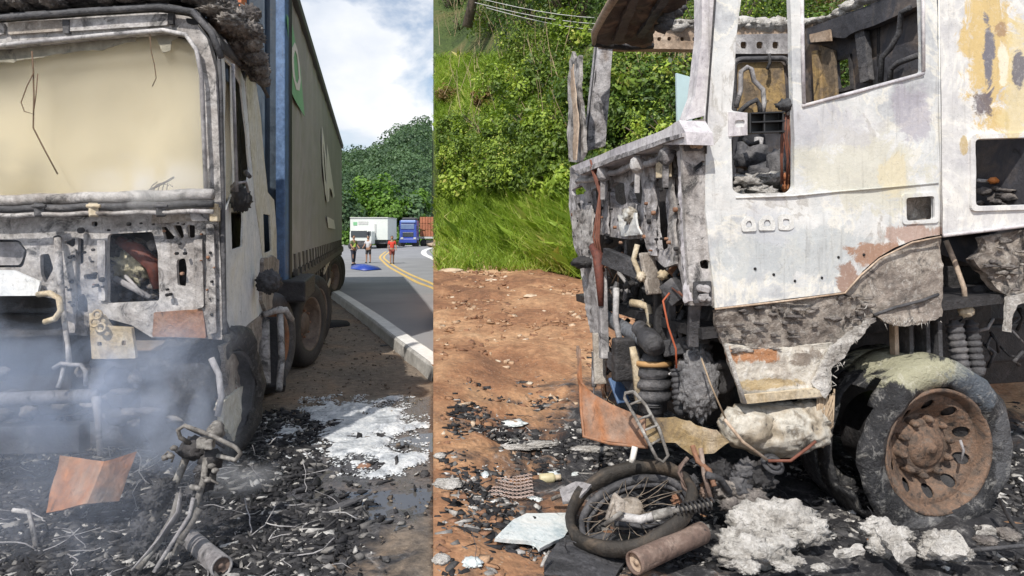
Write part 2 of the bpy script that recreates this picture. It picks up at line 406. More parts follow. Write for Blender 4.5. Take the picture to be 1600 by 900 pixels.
M_yellow = burnt('worn_yellow_paint', [(.3, (.55, .36, .10)), (.7, (.70, .50, .18))], soot=0, speck=.4, streak=0, bump=.15)
kerb = [(2.6, 1.05), (4.5, .25), (6, -.33), (7.5, -.86), (9.5, -1.60), (12, -2.5), (15.4, -3.78), (19, -5.1), (24, -6.7), (32, -9.0), (45, -12.5), (60, -16), (90, -22), (118, -27)]
kerb = [(x, y) for y, x in kerb]
def smooth_line(pts, n=6):
    out = []
    for i in range(len(pts)-1):
        p0 = Vector(pts[max(0, i-1)]); p1 = Vector(pts[i]); p2 = Vector(pts[i+1]); p3 = Vector(pts[min(len(pts)-1, i+2)])
        for k in range(n):
            t = k/n; out.append(.5*((2*p1)+(p2-p0)*t+(2*p0-5*p1+4*p2-p3)*t*t+(3*p1-p0-3*p2+p3)*t**3))
    out.append(Vector(pts[-1])); return out
KL = [p for p in smooth_line(kerb) if p.x < SEAM*p.y-.02]
V = []; Fc = []
for p in KL:
    for (o_, z) in ((0, -.10), (.02, .13), (.04, .15), (.28, .15), (.30, .09)):
        V.append((min(p.x+o_, SEAM*p.y), p.y, gl(p.x, p.y)+z))
for i in range(len(KL)-1):
    for j in range(4): a = i*5+j; Fc.append((a, a+5, a+6, a+1)[::-1])
kb = mesh_obj('kerb', V, Fc, M_curb, None, False); tag(kb, kind='structure')
V2 = []; F2 = []
for i, p in enumerate(KL):
    for o_ in (.06, .26): V2.append((min(p.x+o_, SEAM*p.y), p.y, gl(p.x, p.y)+.155))
for i in range(len(KL)-1): F2.append((2*i, 2*i+1, 2*i+3, 2*i+2))
tag(mesh_obj('kerb_paint', V2, F2, M_white), kind='structure')
V = []; Fc = []; NR = 24
for i, p in enumerate(KL):
    x0 = p.x+.29; x1 = SEAM*p.y
    for j in range(NR+1): V.append((x0+(max(x1, x0)-x0)*j/NR, p.y, gl(0, p.y)+.10))
for i in range(len(KL)-1):
    for j in range(NR): a = i*(NR+1)+j; Fc.append((a, a+1, a+NR+2, a+NR+1))
tag(mesh_obj('road', V, Fc, M_asph, None, True), kind='structure')
def ground_hit(px, py, dz=.105, lim=118):
    r = ray(px, py); y = 2.0
    while y < lim:
        if CH+r.z*y <= gl(0, y)+dz: return Vector((r.x*y, y, 0))
        y += .02
    return Vector((r.x*lim, lim, 0))
def stripe(name, pts, w, mat, dz=.105):
    L = smooth_line([tuple(ground_hit(*p).xy) for p in pts], 8); V = []; Fc = []
    for i, p in enumerate(L):
        d = (L[min(i+1, len(L)-1)]-L[max(i-1, 0)]).normalized(); nn = Vector((-d.y, d.x))
        for s in (-w/2, w/2):
            q = p+nn*s; V.append((min(q.x, SEAM*q.y), q.y, gl(0, q.y)+dz))
    for i in range(len(L)-1): Fc.append((2*i, 2*i+2, 2*i+3, 2*i+1))
    tag(mesh_obj(name, V, Fc, mat), kind='structure')
stripe('centre_line', [(700, 462), (677, 450), (650, 440), (620, 424), (600, 410), (594, 401), (603, 393)], .16, M_yellow)
stripe('centre_line', [(700, 456), (677, 444), (650, 433), (622, 419), (605, 408), (600, 401), (609, 393)], .16, M_yellow, .108)
stripe('edge_line', [(690, 410), (675, 403), (663, 397), (664, 391), (676, 387), (690, 385)], .5, M_white, .107)
stripe('edge_line', [(605, 388), (640, 384), (690, 377)], .5, M_white, .107)
# ---- leaf and blade clouds
def leafcloud(name, cen, nrm, size, tint, mat, parent=None, aspect=.55, seamside=0, loc=None):
    cen = np.asarray(cen, float); n = len(cen)
    if seamside:
        pxs = cen[:, 0]/cen[:, 1]-SEAM; keep = (pxs*seamside) > (size*.8/cen[:, 1] if np.ndim(size) else size*.8/cen[:, 1]); cen = cen[keep]; nrm = nrm[keep]; tint = tint[keep]
        if np.ndim(size): size = size[keep]
        n = len(cen)
    if n == 0: return None
    r = rng.normal(size=(n, 3))*.55+nrm; r /= np.linalg.norm(r, axis=1)[:, None]
    a = np.cross(r, rng.normal(size=(n, 3))); a /= np.linalg.norm(a, axis=1)[:, None]; b = np.cross(r, a)
    s = (size if np.ndim(size) else np.full(n, size))*rng.uniform(.6, 1.35, n); s = s[:, None]
    v = np.stack([cen-a*s*.5, cen+b*s*.5*aspect+r*s*.06, cen+a*s*.5, cen-b*s*.5*aspect+r*s*.06], 1).reshape(-1, 3)
    base = np.array(wl(parent)) if parent else np.zeros(3)
    v -= base; me = bpy.data.meshes.new(name); me.vertices.add(4*n); me.vertices.foreach_set('co', v.ravel())
    me.loops.add(4*n); me.loops.foreach_set('vertex_index', np.arange(4*n)); me.polygons.add(n); me.polygons.foreach_set('loop_start', np.arange(n)*4)
    try: me.polygons.foreach_set('loop_total', np.full(n, 4))
    except Exception: pass
    at = me.attributes.new('tint', 'FLOAT', 'POINT'); at.data.foreach_set('value', np.repeat(np.clip(tint, 0, 1), 4))
    me.update(calc_edges=True); me.materials.append(mat)
    o = bpy.data.objects.new(name, me); COL.objects.link(o); o.parent = parent; return o
def clumps(c, R, nc, nl, cr, squash=.8, solid=.5):
    """leaf centres in clumps spread through a crown; returns centres, normals, tint"""
    cs = []; ns = []; ts = []
    for i in range(nc):
        d = rng.normal(size=3); d /= np.linalg.norm(d); rr = R*(solid+(1-solid)*rng.random()); q = np.array(c)+d*rr*np.array([1, 1, squash])
        k = int(nl*rng.uniform(.6, 1.4)); e = rng.normal(size=(k, 3)); e /= np.linalg.norm(e, axis=1)[:, None]
        rad = cr*rng.uniform(.5, 1.3)*rng.uniform(.55, 1, (k, 1)); cs.append(q+e*rad); ns.append(e*.6+d*.5+np.array([0, 0, .4])); ts.append(np.clip(rng.normal(rng.uniform(.15, .75), .14, k)+e[:, 2]*.06, 0, .98))
    return np.concatenate(cs), np.concatenate(ns), np.concatenate(ts)
L_hill = leafmat('hill_leaf', (.03, .07, .012), (.22, .33, .045), (.42, .40, .10))
L_light = leafmat('bright_leaf', (.11, .20, .02), (.42, .56, .08), (.62, .58, .18))
L_dark = leafmat('dark_leaf', (.016, .040, .010), (.11, .20, .04), (.22, .23, .06))
L_dry = leafmat('dry_leaf', (.10, .06, .02), (.32, .22, .08), (.5, .36, .16))
L_grass = leafmat('grass_blade', (.10, .20, .02), (.40, .56, .08), (.75, .68, .28), .45)
L_haze = leafmat('hazed_forest_leaf', (.035, .075, .042), (.12, .21, .095), None)  # distance haze is put into these paler, greyer leaf greens
L_farb = leafmat('far_tree_leaf', (.04, .12, .015), (.16, .30, .04), None)
M_bark = burnt('bark', [(.3, (.07, .05, .035)), (.7, (.20, .16, .12))], soot=0, bump=.6)
# grass on the bank
def hillhit(px, py):
    r = ray(px, py); y = 9.0
    while y < 45:
        if CH+r.z*y <= gr(r.x*y, y): break
        y += .05
    return Vector((r.x*y, y, gr(r.x*y, y)))
def blades(name, n, regions, mat, hmin, hmax, w, tl, lean=.35, cond=None):
    ps = []
    while len(ps) < n:
        rg_ = random.choice(regions); px = random.uniform(rg_[0], rg_[2]); py = random.uniform(rg_[1], rg_[3])
        ps.append((px, py))
    C = []
    for px, py in ps:
        C.append(hillhit(px, py))
    if cond: C = [p for p, q in zip(C, ps) if cond(*q)]
    C = np.array([tuple(p) for p in C]); n = len(C); C[:, 0] += rng.normal(size=n)*.05
    ok = (C[:, 0]/C[:, 1]) > SEAM+.003; C = C[ok]; n = len(C)
    h = rng.uniform(hmin, hmax, n)[:, None]; ang = rng.uniform(0, 6.28, n); w_ = w*rng.uniform(.6, 1.4, n)[:, None]
    s = np.stack([np.cos(ang), np.sin(ang), np.zeros(n)], 1); L = rng.normal(size=(n, 3))*lean; L[:, 2] = 1; L[:, 1] -= .15; L /= np.linalg.norm(L, axis=1)[:, None]
    droop = rng.normal(size=(n, 3))*.25; droop[:, 2] = -.12
    a = C-s*w_-L*.05; b = C+s*w_-L*.05; m1 = C+L*h*.55-s*w_*.8; m2 = C+L*h*.55+s*w_*.8; tp = C+L*h+droop*h
    pxr = tp[:, 0]/tp[:, 1]; bad = pxr < SEAM+.002; tp[bad, 0] = (SEAM+.003)*tp[bad, 1]
    v = np.stack([a, b, m2, tp, m1], 1).reshape(-1, 3); f = [(5*i, 5*i+1, 5*i+2, 5*i+3, 5*i+4) for i in range(n)]
    me = bpy.data.meshes.new(name); me.from_pydata(v.tolist(), [], f); at = me.attributes.new('tint', 'FLOAT', 'POINT')
    pat = np.array([noise.noise(Vector((p[0]*.9, p[1]*.9, 0))) for p in C])
    at.data.foreach_set('value', np.repeat(np.clip(tl+pat*.35+rng.normal(size=n)*.17, 0, 1), 5)); me.materials.append(mat)
    o = bpy.data.objects.new(name, me); COL.objects.link(o); return tag(o, kind='stuff')
tag(blades('grass', 46000, [(674, 90, 900, 345), (676, 90, 880, 230), (676, 300, 915, 425)], L_grass, .14, .42, .008, .58, .6), 'tall bright green grass covering the roadside bank', 'grass')
tag(blades('grass_fringe', 14000, [(690, 355, 915, 432), (780, 330, 915, 425), (840, 330, 915, 435)], L_grass, .25, .8, .009, .55, .6, lambda x, y: y < 378+(x-690)*.25), 'lush long green grass at the foot of the bank', 'grass')
# bushes on the bank
def bush(name, px, py, R, mat, label, grp, nc=26, nl=55, ls=.085, up=.35, squash=.8):
    b = hillhit(px, py); root = thing(name, label, 'shrub', b, grp)
    c = b+Vector((0, -.1, R*up)); cs, ns, ts = clumps(c, R, nc, nl, R*.34, squash, .45)
    leafcloud('foliage', cs, ns, ls, ts, mat, root, seamside=1)
    mb = MB()
    for k in range(4):
        e = c+Vector((random.uniform(-1, 1), random.uniform(-1, 1), random.uniform(.1, .6)))*R*.7
        if e.x/e.y > SEAM+.01: mb.tube([b, b.lerp(e, .5)+Vector((0, 0, .05)), e], [.03, .02, .008], 5)
    if mb.v: mb.build('stem', M_bark, root, True)
    return root
spec = []
for k in range(34): spec.append((random.uniform(685, 885), random.uniform(215, 305), random.uniform(.45, .8), 'm'))
for k in range(24): spec.append((random.uniform(690, 885), random.uniform(215, 305), random.uniform(.35, .75), 'l'))
for k in range(16): spec.append((random.uniform(790, 905), random.uniform(60, 180), random.uniform(.6, 1.1), random.choice('ml')))
for k in range(16): spec.append((random.uniform(690, 900), random.uniform(-10, 55), random.uniform(.8, 1.3), random.choice('dddm')))
for k in range(34): spec.append((random.uniform(930, 1120), random.uniform(20, 220), random.uniform(.7, 1.2), random.choice('dmdm')))
for k in range(30): spec.append((random.uniform(925, 1120), random.uniform(150, 290), random.uniform(.5, .9), random.choice('dml')))
for k in range(26): spec.append((random.uniform(1110, 1460), random.uniform(-20, 190), random.uniform(.9, 1.5), random.choice('dml')))
for k in range(7): spec.append((random.uniform(845, 900), random.uniform(270, 330), random.uniform(.35, .5), 'b'))
spec += [(700, 158, .4, 'y'), (760, 163, .35, 'y'), (698, 215, .4, 'y'), (1010, 170, .7, 'y'), (1020, 130, .6, 'y'), (1330, 40, .9, 'y'), (1290, 30, .8, 'y'), (1000, 95, .6, 'y')]
KM = {'m': (L_hill, 'mid green leafy shrub growing on the steep bank', 'green shrubs on the bank'), 'l': (L_light, 'pale yellow-green shrub growing on the steep bank', 'pale shrubs on the bank'),
      'd': (L_dark, 'dark green shrub high on the steep bank', 'dark shrubs on the bank'), 'b': (L_light, 'broad-leaved bright shrub at the foot of the bank beside the cab', 'broad-leaved shrubs by the cab'),
      'y': (L_dry, 'brown dried shrub standing among the green growth of the bank', 'dry shrubs on the bank')}
for (px, py, R, k) in spec:
    m, lb, gp = KM[k]; bush('shrub', px, py, R, m, lb, gp, nc=int(16+R*14), nl=int(46*(.8 if k == 'd' else 1)), ls=random.choice([.055, .07, .09, .12]) if k != 'b' else .15)
# dead stalks and dry stems among the green
mb = MB()
for k in range(170):
    reg = random.choice([(690, 110, 885, 240), (680, 20, 880, 110), (985, 90, 1060, 190), (1260, 0, 1440, 60)]); px = random.uniform(reg[0], reg[2]); py = random.uniform(reg[1], reg[3]); b = hillhit(px, py)+Vector((0, -.5, .2)); h = random.uniform(.5, 1.3); t_ = b+Vector((random.uniform(-.4, .4), random.uniform(-.3, .1), h))
    if min(b.x/b.y, t_.x/t_.y) < SEAM+.006: continue
    mb.tube([b, b.lerp(t_, .5)+Vector((random.uniform(-.08, .08), 0, 0)), t_], [.010, .008, .004], 4)
tag(mb.build('dry_stalks', burnt('dry_stalk', [(.3, (.25, .18, .10)), (.7, (.50, .40, .25))], soot=0, bump=.1), None), 'dry brown stalks and creepers standing among the bank shrubs', 'dry stalks', None, 'stuff')
# trees above, with bare branches
def branch(mb, p, d, L, r, depth):
    pts = [p]; q = p.copy()
    for k in range(4):
        d = (d+Vector((random.uniform(-.3, .3), random.uniform(-.3, .3), random.uniform(-.2, .25)))).normalized(); q = q+d*L/4; pts.append(q.copy())
    pts = [p for p in pts if p.x/p.y > SEAM+.004]
    if len(pts) < 2: return
    mb.tube(pts, [r*(1-.18*i) for i in range(len(pts))], 5)
    if depth:
        for k in range(3):
            branch(mb, random.choice(pts[1:]), (d+Vector((random.uniform(-1, 1), random.uniform(-.6, .6), random.uniform(-.4, .8)))).normalized(), L*.6, r*.5, depth-1)
for i, (px, py, h, lb, bare) in enumerate([(735, 75, 3.2, 'leafless grey tree with crooked branches near the top left of the bank', 1), (830, 40, 4.5, 'leafy dark tree on the bank top left of the wires', 0),
        (910, 30, 4.2, 'leafy tree on the bank top above the torn roof edge', 0), (1180, 20, 5.0, 'big dark trunked tree behind the doorless cab roof', 0), (1400, 0, 5, 'tree on the bank behind the rear cab wall', 0), (700, 10, 4, 'tree at the left end of the bank crest', 0)]):
    b = hillhit(px, py); b = b-Vector((0, 1.6 if bare else 0, -.5 if bare else 0)); root = thing('bank_tree', lb, 'tree', b); mb = MB()
    top = b+Vector((.3 if not bare else .5, -.2, h)); mb.tube([b-Vector((0, 0, .3)), b.lerp(top, .4)+Vector((.15, 0, 0)), top], [.16, .12, .07], 8)
    for k in range(7 if not bare else 12):
        s = b.lerp(top, random.uniform(.15, .95)); branch(mb, s, Vector((random.uniform(-1, 1), random.uniform(-.8, .2), random.uniform(-.1, .7))).normalized(), h*.45, .05, 2)
    mb.build('trunk', M_bark, root, True)
    if not bare:
        cs, ns, ts = clumps(top, h*.5, 60, 60, h*.13, .75, .3); leafcloud('crown', cs, ns, .12, ts, random.choice([L_hill, L_dark]), root, seamside=1)
# wires
M_wire = plain('pale_wire', (.55, .55, .55), .5, 0, .05)
for i, (a, b, lb) in enumerate([((742, -4), (950, 14), 'uppermost thin overhead wire crossing the bank top'), ((742, 4), (945, 24), 'middle thin overhead wire crossing the bank top'), ((760, 12), (940, 36), 'lowest thin overhead wire crossing the bank top')]):
    A = P(a[0], a[1], 18); B = P(b[0]+150, b[1]+12, 15.5); mb = MB(); mb.tube([A.lerp(B, t/10)-Vector((0, 0, .25*math.sin(math.pi*t/10))) for t in range(11)], .008, 5)
    tag(mb.build('overhead_wire', M_wire, None, True), lb, 'wire')
# far forest on the left
def farz(x, y):
    return -.4+max(0, y-112)*(.235+.06*math.exp(-((x/y+.14)/.04)**2))*(.85+.25*math.sin(x*.045+2.2)) + 3*noise.noise(Vector((x*.03, y*.03, 0)))
V = []; Fc = []
for i in range(22):
    for j in range(25): x = -150+j*7.3; y = 100+i*6.5; xx = min(x, SEAM*y); V.append((xx, y, farz(xx, y)-.2 if y > 112 else -.42))
for i in range(21):
    for j in range(24): a = i*25+j; Fc.append((a, a+1, a+26, a+25))
tag(mesh_obj('far_hill', V, Fc, M_hill, None, True), kind='structure')
cs = []; ns = []; ts = []
for i in range(620):
    y = random.uniform(116, 205); x = random.uniform(-.30*y, (SEAM+.012)*y); z = farz(x, y); R = random.uniform(2.2, 4.2)
    k = 290; e = rng.normal(size=(k, 3)); e /= np.linalg.norm(e, axis=1)[:, None]; e[:, 2] = np.abs(e[:, 2])*1.0-.1
    lump = 1+.28*np.array([noise.noise(Vector(q)*2.6+Vector((i, 0, 0))) for q in e])[:, None]
    cs.append(np.array([x, y, z+R*.6])+e*R*lump*np.array([1, 1, 1.15])); ns.append(e); ts.append(np.clip(rng.normal(rng.uniform(.1, .8), .15, k), 0, 1))
leafcloud('far_forest', np.concatenate(cs), np.concatenate(ns), .56, np.concatenate(ts), L_haze, seamside=-1, aspect=.8).update_tag()
tag(bpy.data.objects['far_forest'], 'dark green wooded hill rising behind the parked trucks', 'forest', None, 'stuff')
for (px, d, h, R, lb, mt) in [(556, 104, 7.5, 3.6, 'bright green round tree behind the white box truck', L_farb), (584, 108, 10.5, 4.2, 'tallest bright green tree between the two parked trucks', L_farb), (612, 104, 8.5, 3.2, 'bright green tree above the man in red', L_farb),
        (637, 106, 7.2, 3.4, 'darker tree right behind the blue truck cab', L_haze), (662, 108, 8.5, 3.2, 'tree behind the red load near the picture divide', L_farb), (536, 100, 8, 3.2, 'tree rising just past the trailer rear end', L_haze)]:
    b = P(px, 0, d); b.z = -.45; root = thing('roadside_tree', lb, 'tree', b); mb = MB(); mb.tube([b, b+Vector((.3, 0, h*.5)), b+Vector((0, 0, h*.8))], [.3, .22, .1], 7); mb.build('trunk', M_bark, root, True)
    cs, ns, ts = clumps(b+Vector((0, 0, h*.55)), R, 46, 60, 1.3, h*.42/R, .5); leafcloud('crown', cs, ns, .55, ts, mt, root, seamside=-1, aspect=.8)
cs, ns, ts = [], [], []
for i in range(160):
    px = random.uniform(535, 684); d = random.uniform(97, 101); x = (px-CX)/F*d
    k = 60; e = rng.normal(size=(k, 3)); e /= np.linalg.norm(e, axis=1)[:, None]; cs.append(np.array([x, d, .3])+e*np.array([1.3, 1, random.uniform(.9, 1.9)])); ns.append(e); ts.append(np.clip(rng.normal(rng.uniform(.1, .7), .15, k), 0, 1))
tag(leafcloud('verge_bushes', np.concatenate(cs), np.concatenate(ns), .4, np.concatenate(ts), L_farb, seamside=-1, aspect=.8), 'low green thicket along the far road edge', 'thicket', None, 'stuff')
# ------------------------------------------------------------------ LEFT PLACE: burnt truck with trailer
M_ash = burnt('white_ash_metal', [(.3, (.13, .11, .10)), (.45, (.31, .29, .28)), (.6, (.48, .465, .46)), (.75, (.24, .22, .235))], scale=3.6, soot=.42, speck=.6, bump=.5, streak=.5, chalk=.2)
M_ash2 = burnt('grey_burnt_metal', [(.3, (.16, .15, .155)), (.5, (.33, .32, .33)), (.62, (.50, .49, .49)), (.75, (.28, .22, .18))], scale=3, soot=.3, speck=.5, bump=.45)
M_door = burnt('pale_burnt_door_metal', [(.3, (.55, .58, .62)), (.5, (.68, .70, .72)), (.65, (.78, .77, .72)), (.8, (.60, .58, .56))], scale=1.6, soot=.02, speck=.3, bump=.25, streak=.25)
M_cream = burnt('cream_burnt_metal', [(.3, (.46, .42, .30)), (.5, (.62, .60, .52)), (.7, (.56, .57, .56))], scale=2.4, soot=.05, speck=.3, bump=.25)
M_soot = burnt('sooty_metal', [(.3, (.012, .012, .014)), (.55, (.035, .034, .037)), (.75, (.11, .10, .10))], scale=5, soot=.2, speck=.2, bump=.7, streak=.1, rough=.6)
M_soot2 = burnt('grey_sooty_metal', [(.3, (.025, .026, .03)), (.55, (.08, .08, .088)), (.75, (.20, .19, .19))], scale=5, soot=.3, speck=.2, bump=.7, streak=.1, rough=.6)
M_fluff = burnt('charred_insulation', [(.28, (.03, .027, .03)), (.45, (.13, .115, .11)), (.6, (.30, .27, .245)), (.75, (.48, .45, .42))], scale=5, soot=.35, speck=.5, bump=1.0, streak=0, fine=38, chalk=.15)
M_fib = burnt('burnt_fibre_panel', [(.28, (.10, .09, .085)), (.45, (.24, .205, .18)), (.6, (.36, .32, .28)), (.75, (.52, .49, .45))], scale=3, soot=.25, speck=.4, bump=.8, streak=.2, fine=50, chalk=.3)
M_rust = burnt('orange_rust_plate', [(.3, (.17, .07, .035)), (.48, (.30, .13, .06)), (.58, (.27, .17, .12)), (.72, (.19, .165, .15))], scale=2.2, soot=.05, speck=.3, bump=.3, streak=.1)
M_rust2 = burnt('brown_rust', [(.3, (.10, .05, .03)), (.5, (.24, .12, .07)), (.7, (.33, .22, .16))], scale=6, soot=.15, speck=.4, bump=.4, streak=0)
M_ylw = burnt('yellow_burnt_bracket', [(.3, (.28, .20, .10)), (.5, (.50, .42, .30)), (.7, (.58, .53, .44))], scale=6, soot=.1, speck=.4, bump=.3)
M_tyre = burnt('burnt_rubber', [(.3, (.010, .010, .012)), (.55, (.028, .028, .031)), (.72, (.09, .09, .09))], scale=5, soot=.3, speck=.2, bump=.9, streak=0, rough=.55, chalk=.10)
M_tyreok = burnt('dusty_rubber', [(.3, (.018, .018, .02)), (.7, (.05, .047, .045))], scale=5, soot=0, speck=.2, bump=.3, streak=0, rough=.7)
M_blue = burnt('dark_blue_steel', [(.3, (.022, .035, .055)), (.6, (.035, .055, .08)), (.8, (.06, .085, .11))], scale=1.2, soot=.03, speck=.25, bump=.15, streak=.25, rough=.5)
M_blue2 = burnt('mid_blue_steel', [(.3, (.06, .11, .22)), (.7, (.10, .17, .30))], scale=3, soot=.02, speck=.25, bump=.15, streak=.3, rough=.5)
M_curt = burnt('beige_curtain_tarpaulin', [(.3, (.25, .24, .245)), (.6, (.31, .295, .29)), (.8, (.36, .34, .33))], scale=.7, soot=0, speck=0, bump=.12, streak=.12, rough=.55, fine=20)
M_trim = plain('black_trim', (.03, .032, .04), .5)
M_print = plain('white_print', (.70, .68, .64), .6, 0, .05); M_green = plain('green_print', (.17, .42, .22), .5, 0, .12, 2)
M_chassis = burnt('dusty_chassis', [(.3, (.05, .045, .04)), (.6, (.11, .10, .085)), (.8, (.22, .19, .15))], scale=4, soot=.1, speck=.3, bump=.4, streak=.1)
M_hole = plain('dark_void', (.012, .012, .014), .9, 0, .1)
FL = Plane((-2, 4.4, 1.5), (0, -1, 0))
C0 = P(335, 361, 4.4)
SDIR = Vector((-.203, 1, 0)).normalized(); SL = Plane(C0, Vector((SDIR.y, -SDIR.x, 0)))
LT = thing('burnt_truck', 'burnt-out white truck cab still smoking, empty windscreen opening, coupled to a grey curtain trailer', 'truck', (-2.9, 5.2, 0))
def shL(name, outer, holes=(), **k):
    k.setdefault('mat', M_ash); return sheet(name, k.pop('parent', LT), k.pop('pl', FL), outer, holes, **k)
# windscreen surround, with panels above it
shL('windscreen_frame', [(-270, 90), (-235, 50), (0, 36), (150, 25), (250, 19), (298, 26), (324, 60), (337, 110), (346, 330), (-272, 350)],
    [[(-236, 110), (-216, 82), (0, 74), (160, 58), (255, 50), (288, 56), (304, 78), (311, 120), (318, 300), (100, 306), (-236, 322)]], t=.06, grid=.1, warp=.006, rf=6)
mb = MB(); mb.tube([P(x, y, 4.35) for x, y in [(-236, 325), (-236, 110), (-216, 84), (0, 71), (160, 55), (255, 47), (290, 54), (307, 78), (315, 120), (322, 302)]], .014, 8); mb.build('windscreen_rim', M_ash2, LT, True)
mb = MB(); mb.tube([P(x, y, 4.34) for x, y in [(-240, 46), (0, 28), (150, 17), (250, 11), (300, 18), (330, 50), (346, 90)]], .02, 8); mb.build('roof_gutter', M_soot2, LT, True)
for i, (x0, x1) in enumerate([(-225, -110), (-105, 6), (12, 98), (107, 262)]):
    ya = 45-(x0+100)*.055; yb = 45-(x1+100)*.055
    shL('header_panel', [(x0, ya-4), (x1, yb-4), (x1, yb+14), (x0, ya+15)], t=.02, off=.022, rf=3, mat=M_ash if i % 2 else M_fib, grid=.1)
shL('header_clip', [(97, 30), (108, 30), (107, 52), (98, 52)], t=.03, off=.03, mat=M_soot2); shL('header_clip', [(262, 20), (270, 20), (270, 37), (263, 37)], t=.03, off=.03, mat=M_soot)
shL('header_hole', [(290, 28), (312, 30), (313, 36), (304, 39), (292, 36)], t=.01, off=.006, rf=3, mat=M_hole, grid=0)
# roof
rp = [P(x, y, 4.45) for x, y in [(-262, 60), (-235, 36), (0, 22), (150, 12), (250, 6), (305, 14), (335, 45), (350, 75)]]
mb = MB(); n_ = len(rp)
for k in range(7):
    t = k/6; off = SDIR*(2.1*t)+Vector((0, 0, .10*math.sin(t*2)))
    for p in rp: mb.v.append(p+off+Vector((0, 0, .03*noise.noise(p*4+off*3))))
for k in range(6):
    for j in range(n_-1): a = k*n_+j; mb.f.append([a, a+1, a+n_+1, a+n_])
mb.build('roof', M_soot2, LT, True, solid=.03)
fl = MB()
for i in range(58):
    t = i/57; x = -230+t*600; y = (36-(x+230)*.055) if x < 300 else (8+(x-300)*.75)
    p = P(x, y-14 if x < 300 else y-18, 4.5+random.uniform(-.05, .15)); fl.blob(p, (random.uniform(.05, .11), .12, random.uniform(.02, .05)), .6, 4, 4)
for (x, y, d, r) in [(385, 55, 5.0, .13), (392, 80, 5.1, .12), (398, 100, 5.2, .10), (375, 35, 4.9, .14), (360, 25, 4.8, .13), (404, 118, 5.3, .08), (345, 10, 4.8, .14), (330, -5, 4.8, .16), (300, -20, 4.8, .16)]:
    [fl.blob(P(x, y, d)+Vector((random.uniform(-1, 1), random.uniform(-1, 1), random.uniform(-1, 1)))*r*.6, (r*.55, r*.5, r*.45), .55, 4, 4) for _k in range(9)]
fl.build('charred_roof_lining', M_fluff, LT, True)
mb = MB(); mb.beam(P(372, -40, 6.0), P(372, 22, 6.0), .12, .1); mb.build('orange_duct', plain('orange_paint', (.45, .15, .06), .6), LT)
# hanging remnants of windscreen
M_film = burnt('burnt_glass_film', [(.3, (.20, .19, .15)), (.7, (.34, .32, .26))], soot=.1, speck=.3, bump=.3)
shL('glass_remnant', [(-230, 84), (0, 72), (160, 58), (214, 56), (212, 64), (190, 68), (160, 78), (120, 80), (60, 90), (24, 94), (20, 97), (-90, 100), (-200, 108)], t=.004, off=-.055, rag=.008, mat=M_film, grid=.08)
shL('glass_remnant', [(242, 55), (280, 55), (275, 62), (268, 64), (266, 78), (256, 82), (250, 76), (246, 66)], t=.004, off=-.055, rag=.008, mat=M_film, grid=.05)
def wire(name, pts, d, r, mat, par=LT, n=5):
    mb = MB(); mb.tube([P(x, y, d+(0 if len(q_) < 3 else q_[2])) for q_ in pts for x, y in [q_[:2]]], r, n); return mb.build(name, mat, par, True)
M_wirer = plain('burnt_wire', (.13, .08, .05), .7)
wire('hanging_wire', [(50, 80), (52, 110), (53, 150), (52, 200), (70, 235), (90, 272)], 4.36, .0045, M_wirer)
wire('hanging_wire', [(53, 113), (42, 135), (33, 160), (38, 174), (52, 178), (56, 150), (59, 115)], 4.35, .0035, M_wirer)
wire('hanging_wire', [(234, 50), (236, 80), (241, 100), (244, 122), (238, 135)], 4.36, .003, M_wirer)
wire('burnt_wiper_stub', [(232, 298, -.02), (250, 289, -.05), (262, 283, -.06), (272, 277, -.05)], 4.36, .007, M_soot)
for i in range(5): wire('burnt_wire_tuft', [(232+i*7, 300), (238+i*6, 290-i), (246+i*6, 284+i*2)], 4.33, .003, M_soot)
# cowl under the windscreen
for (y0, y1, r, m, d, nm) in [(322, 303, .035, M_ash, 4.32, 'cowl_rail'), (334, 318, .022, M_soot2, 4.30, 'wiper_linkage'), (342, 330, .014, M_ash, 4.26, 'wiper_linkage')]:
    mb = MB(); mb.tube([P(-262+(x+262), y0+(x+262)/595*(y1-y0)+.9*math.sin(x*.08), d) for x in range(-262, 334, 17)], r, 8); mb.build(nm, m, LT, True)
for x in (-90, 60, 145, 250):
    mb = MB(); mb.beam(P(x, 318, 4.27), P(x+2, 338, 4.25), .05, .03); mb.tube([P(x-10, 322, 4.24), P(x+12, 322, 4.24)], .012, 6); mb.build('wiper_pivot', M_ylw if x == 145 else M_soot2, LT, bevel=.004)
# front panel
shL('front_panel', [(-272, 345), (-100, 343), (150, 338), (250, 330), (340, 322), (344, 400), (348, 520), (346, 531), (300, 528), (238, 527), (205, 508), (160, 495), (142, 498), (134, 525), (105, 522), (98, 470), (60, 462), (20, 462), (0, 464), (-272, 470)],
    [fillet([(167, 366), (238, 362), (247, 395), (249, 470), (168, 474)], 5), fillet([(122, 372), (131, 374), (131, 411), (122, 414)], 3), fillet([(130, 429), (152, 427), (150, 437), (132, 437)], 4), fillet([(116, 467), (131, 458), (137, 470), (136, 489), (117, 485)], 3),
     [(253, 355), (259, 354), (273, 370), (270, 374), (257, 374)], fillet([(270, 352), (284, 352), (288, 370), (281, 374)], 3), fillet([(293, 351), (304, 352), (305, 371), (294, 372)], 3), fillet([(275, 406), (288, 403), (292, 420), (291, 448), (277, 446)], 4),
     fillet([(143, 346), (152, 346), (152, 354), (143, 354)], 3), fillet([(62, 398), (76, 396), (84, 420), (70, 444), (64, 430)], 4), fillet([(-250, 370), (30, 375), (42, 392), (36, 418), (-250, 420)], 6), fillet([(100, 378), (118, 372), (117, 384), (102, 392)], 2)],
    t=.03, grid=.07, warp=.012, wf=6)
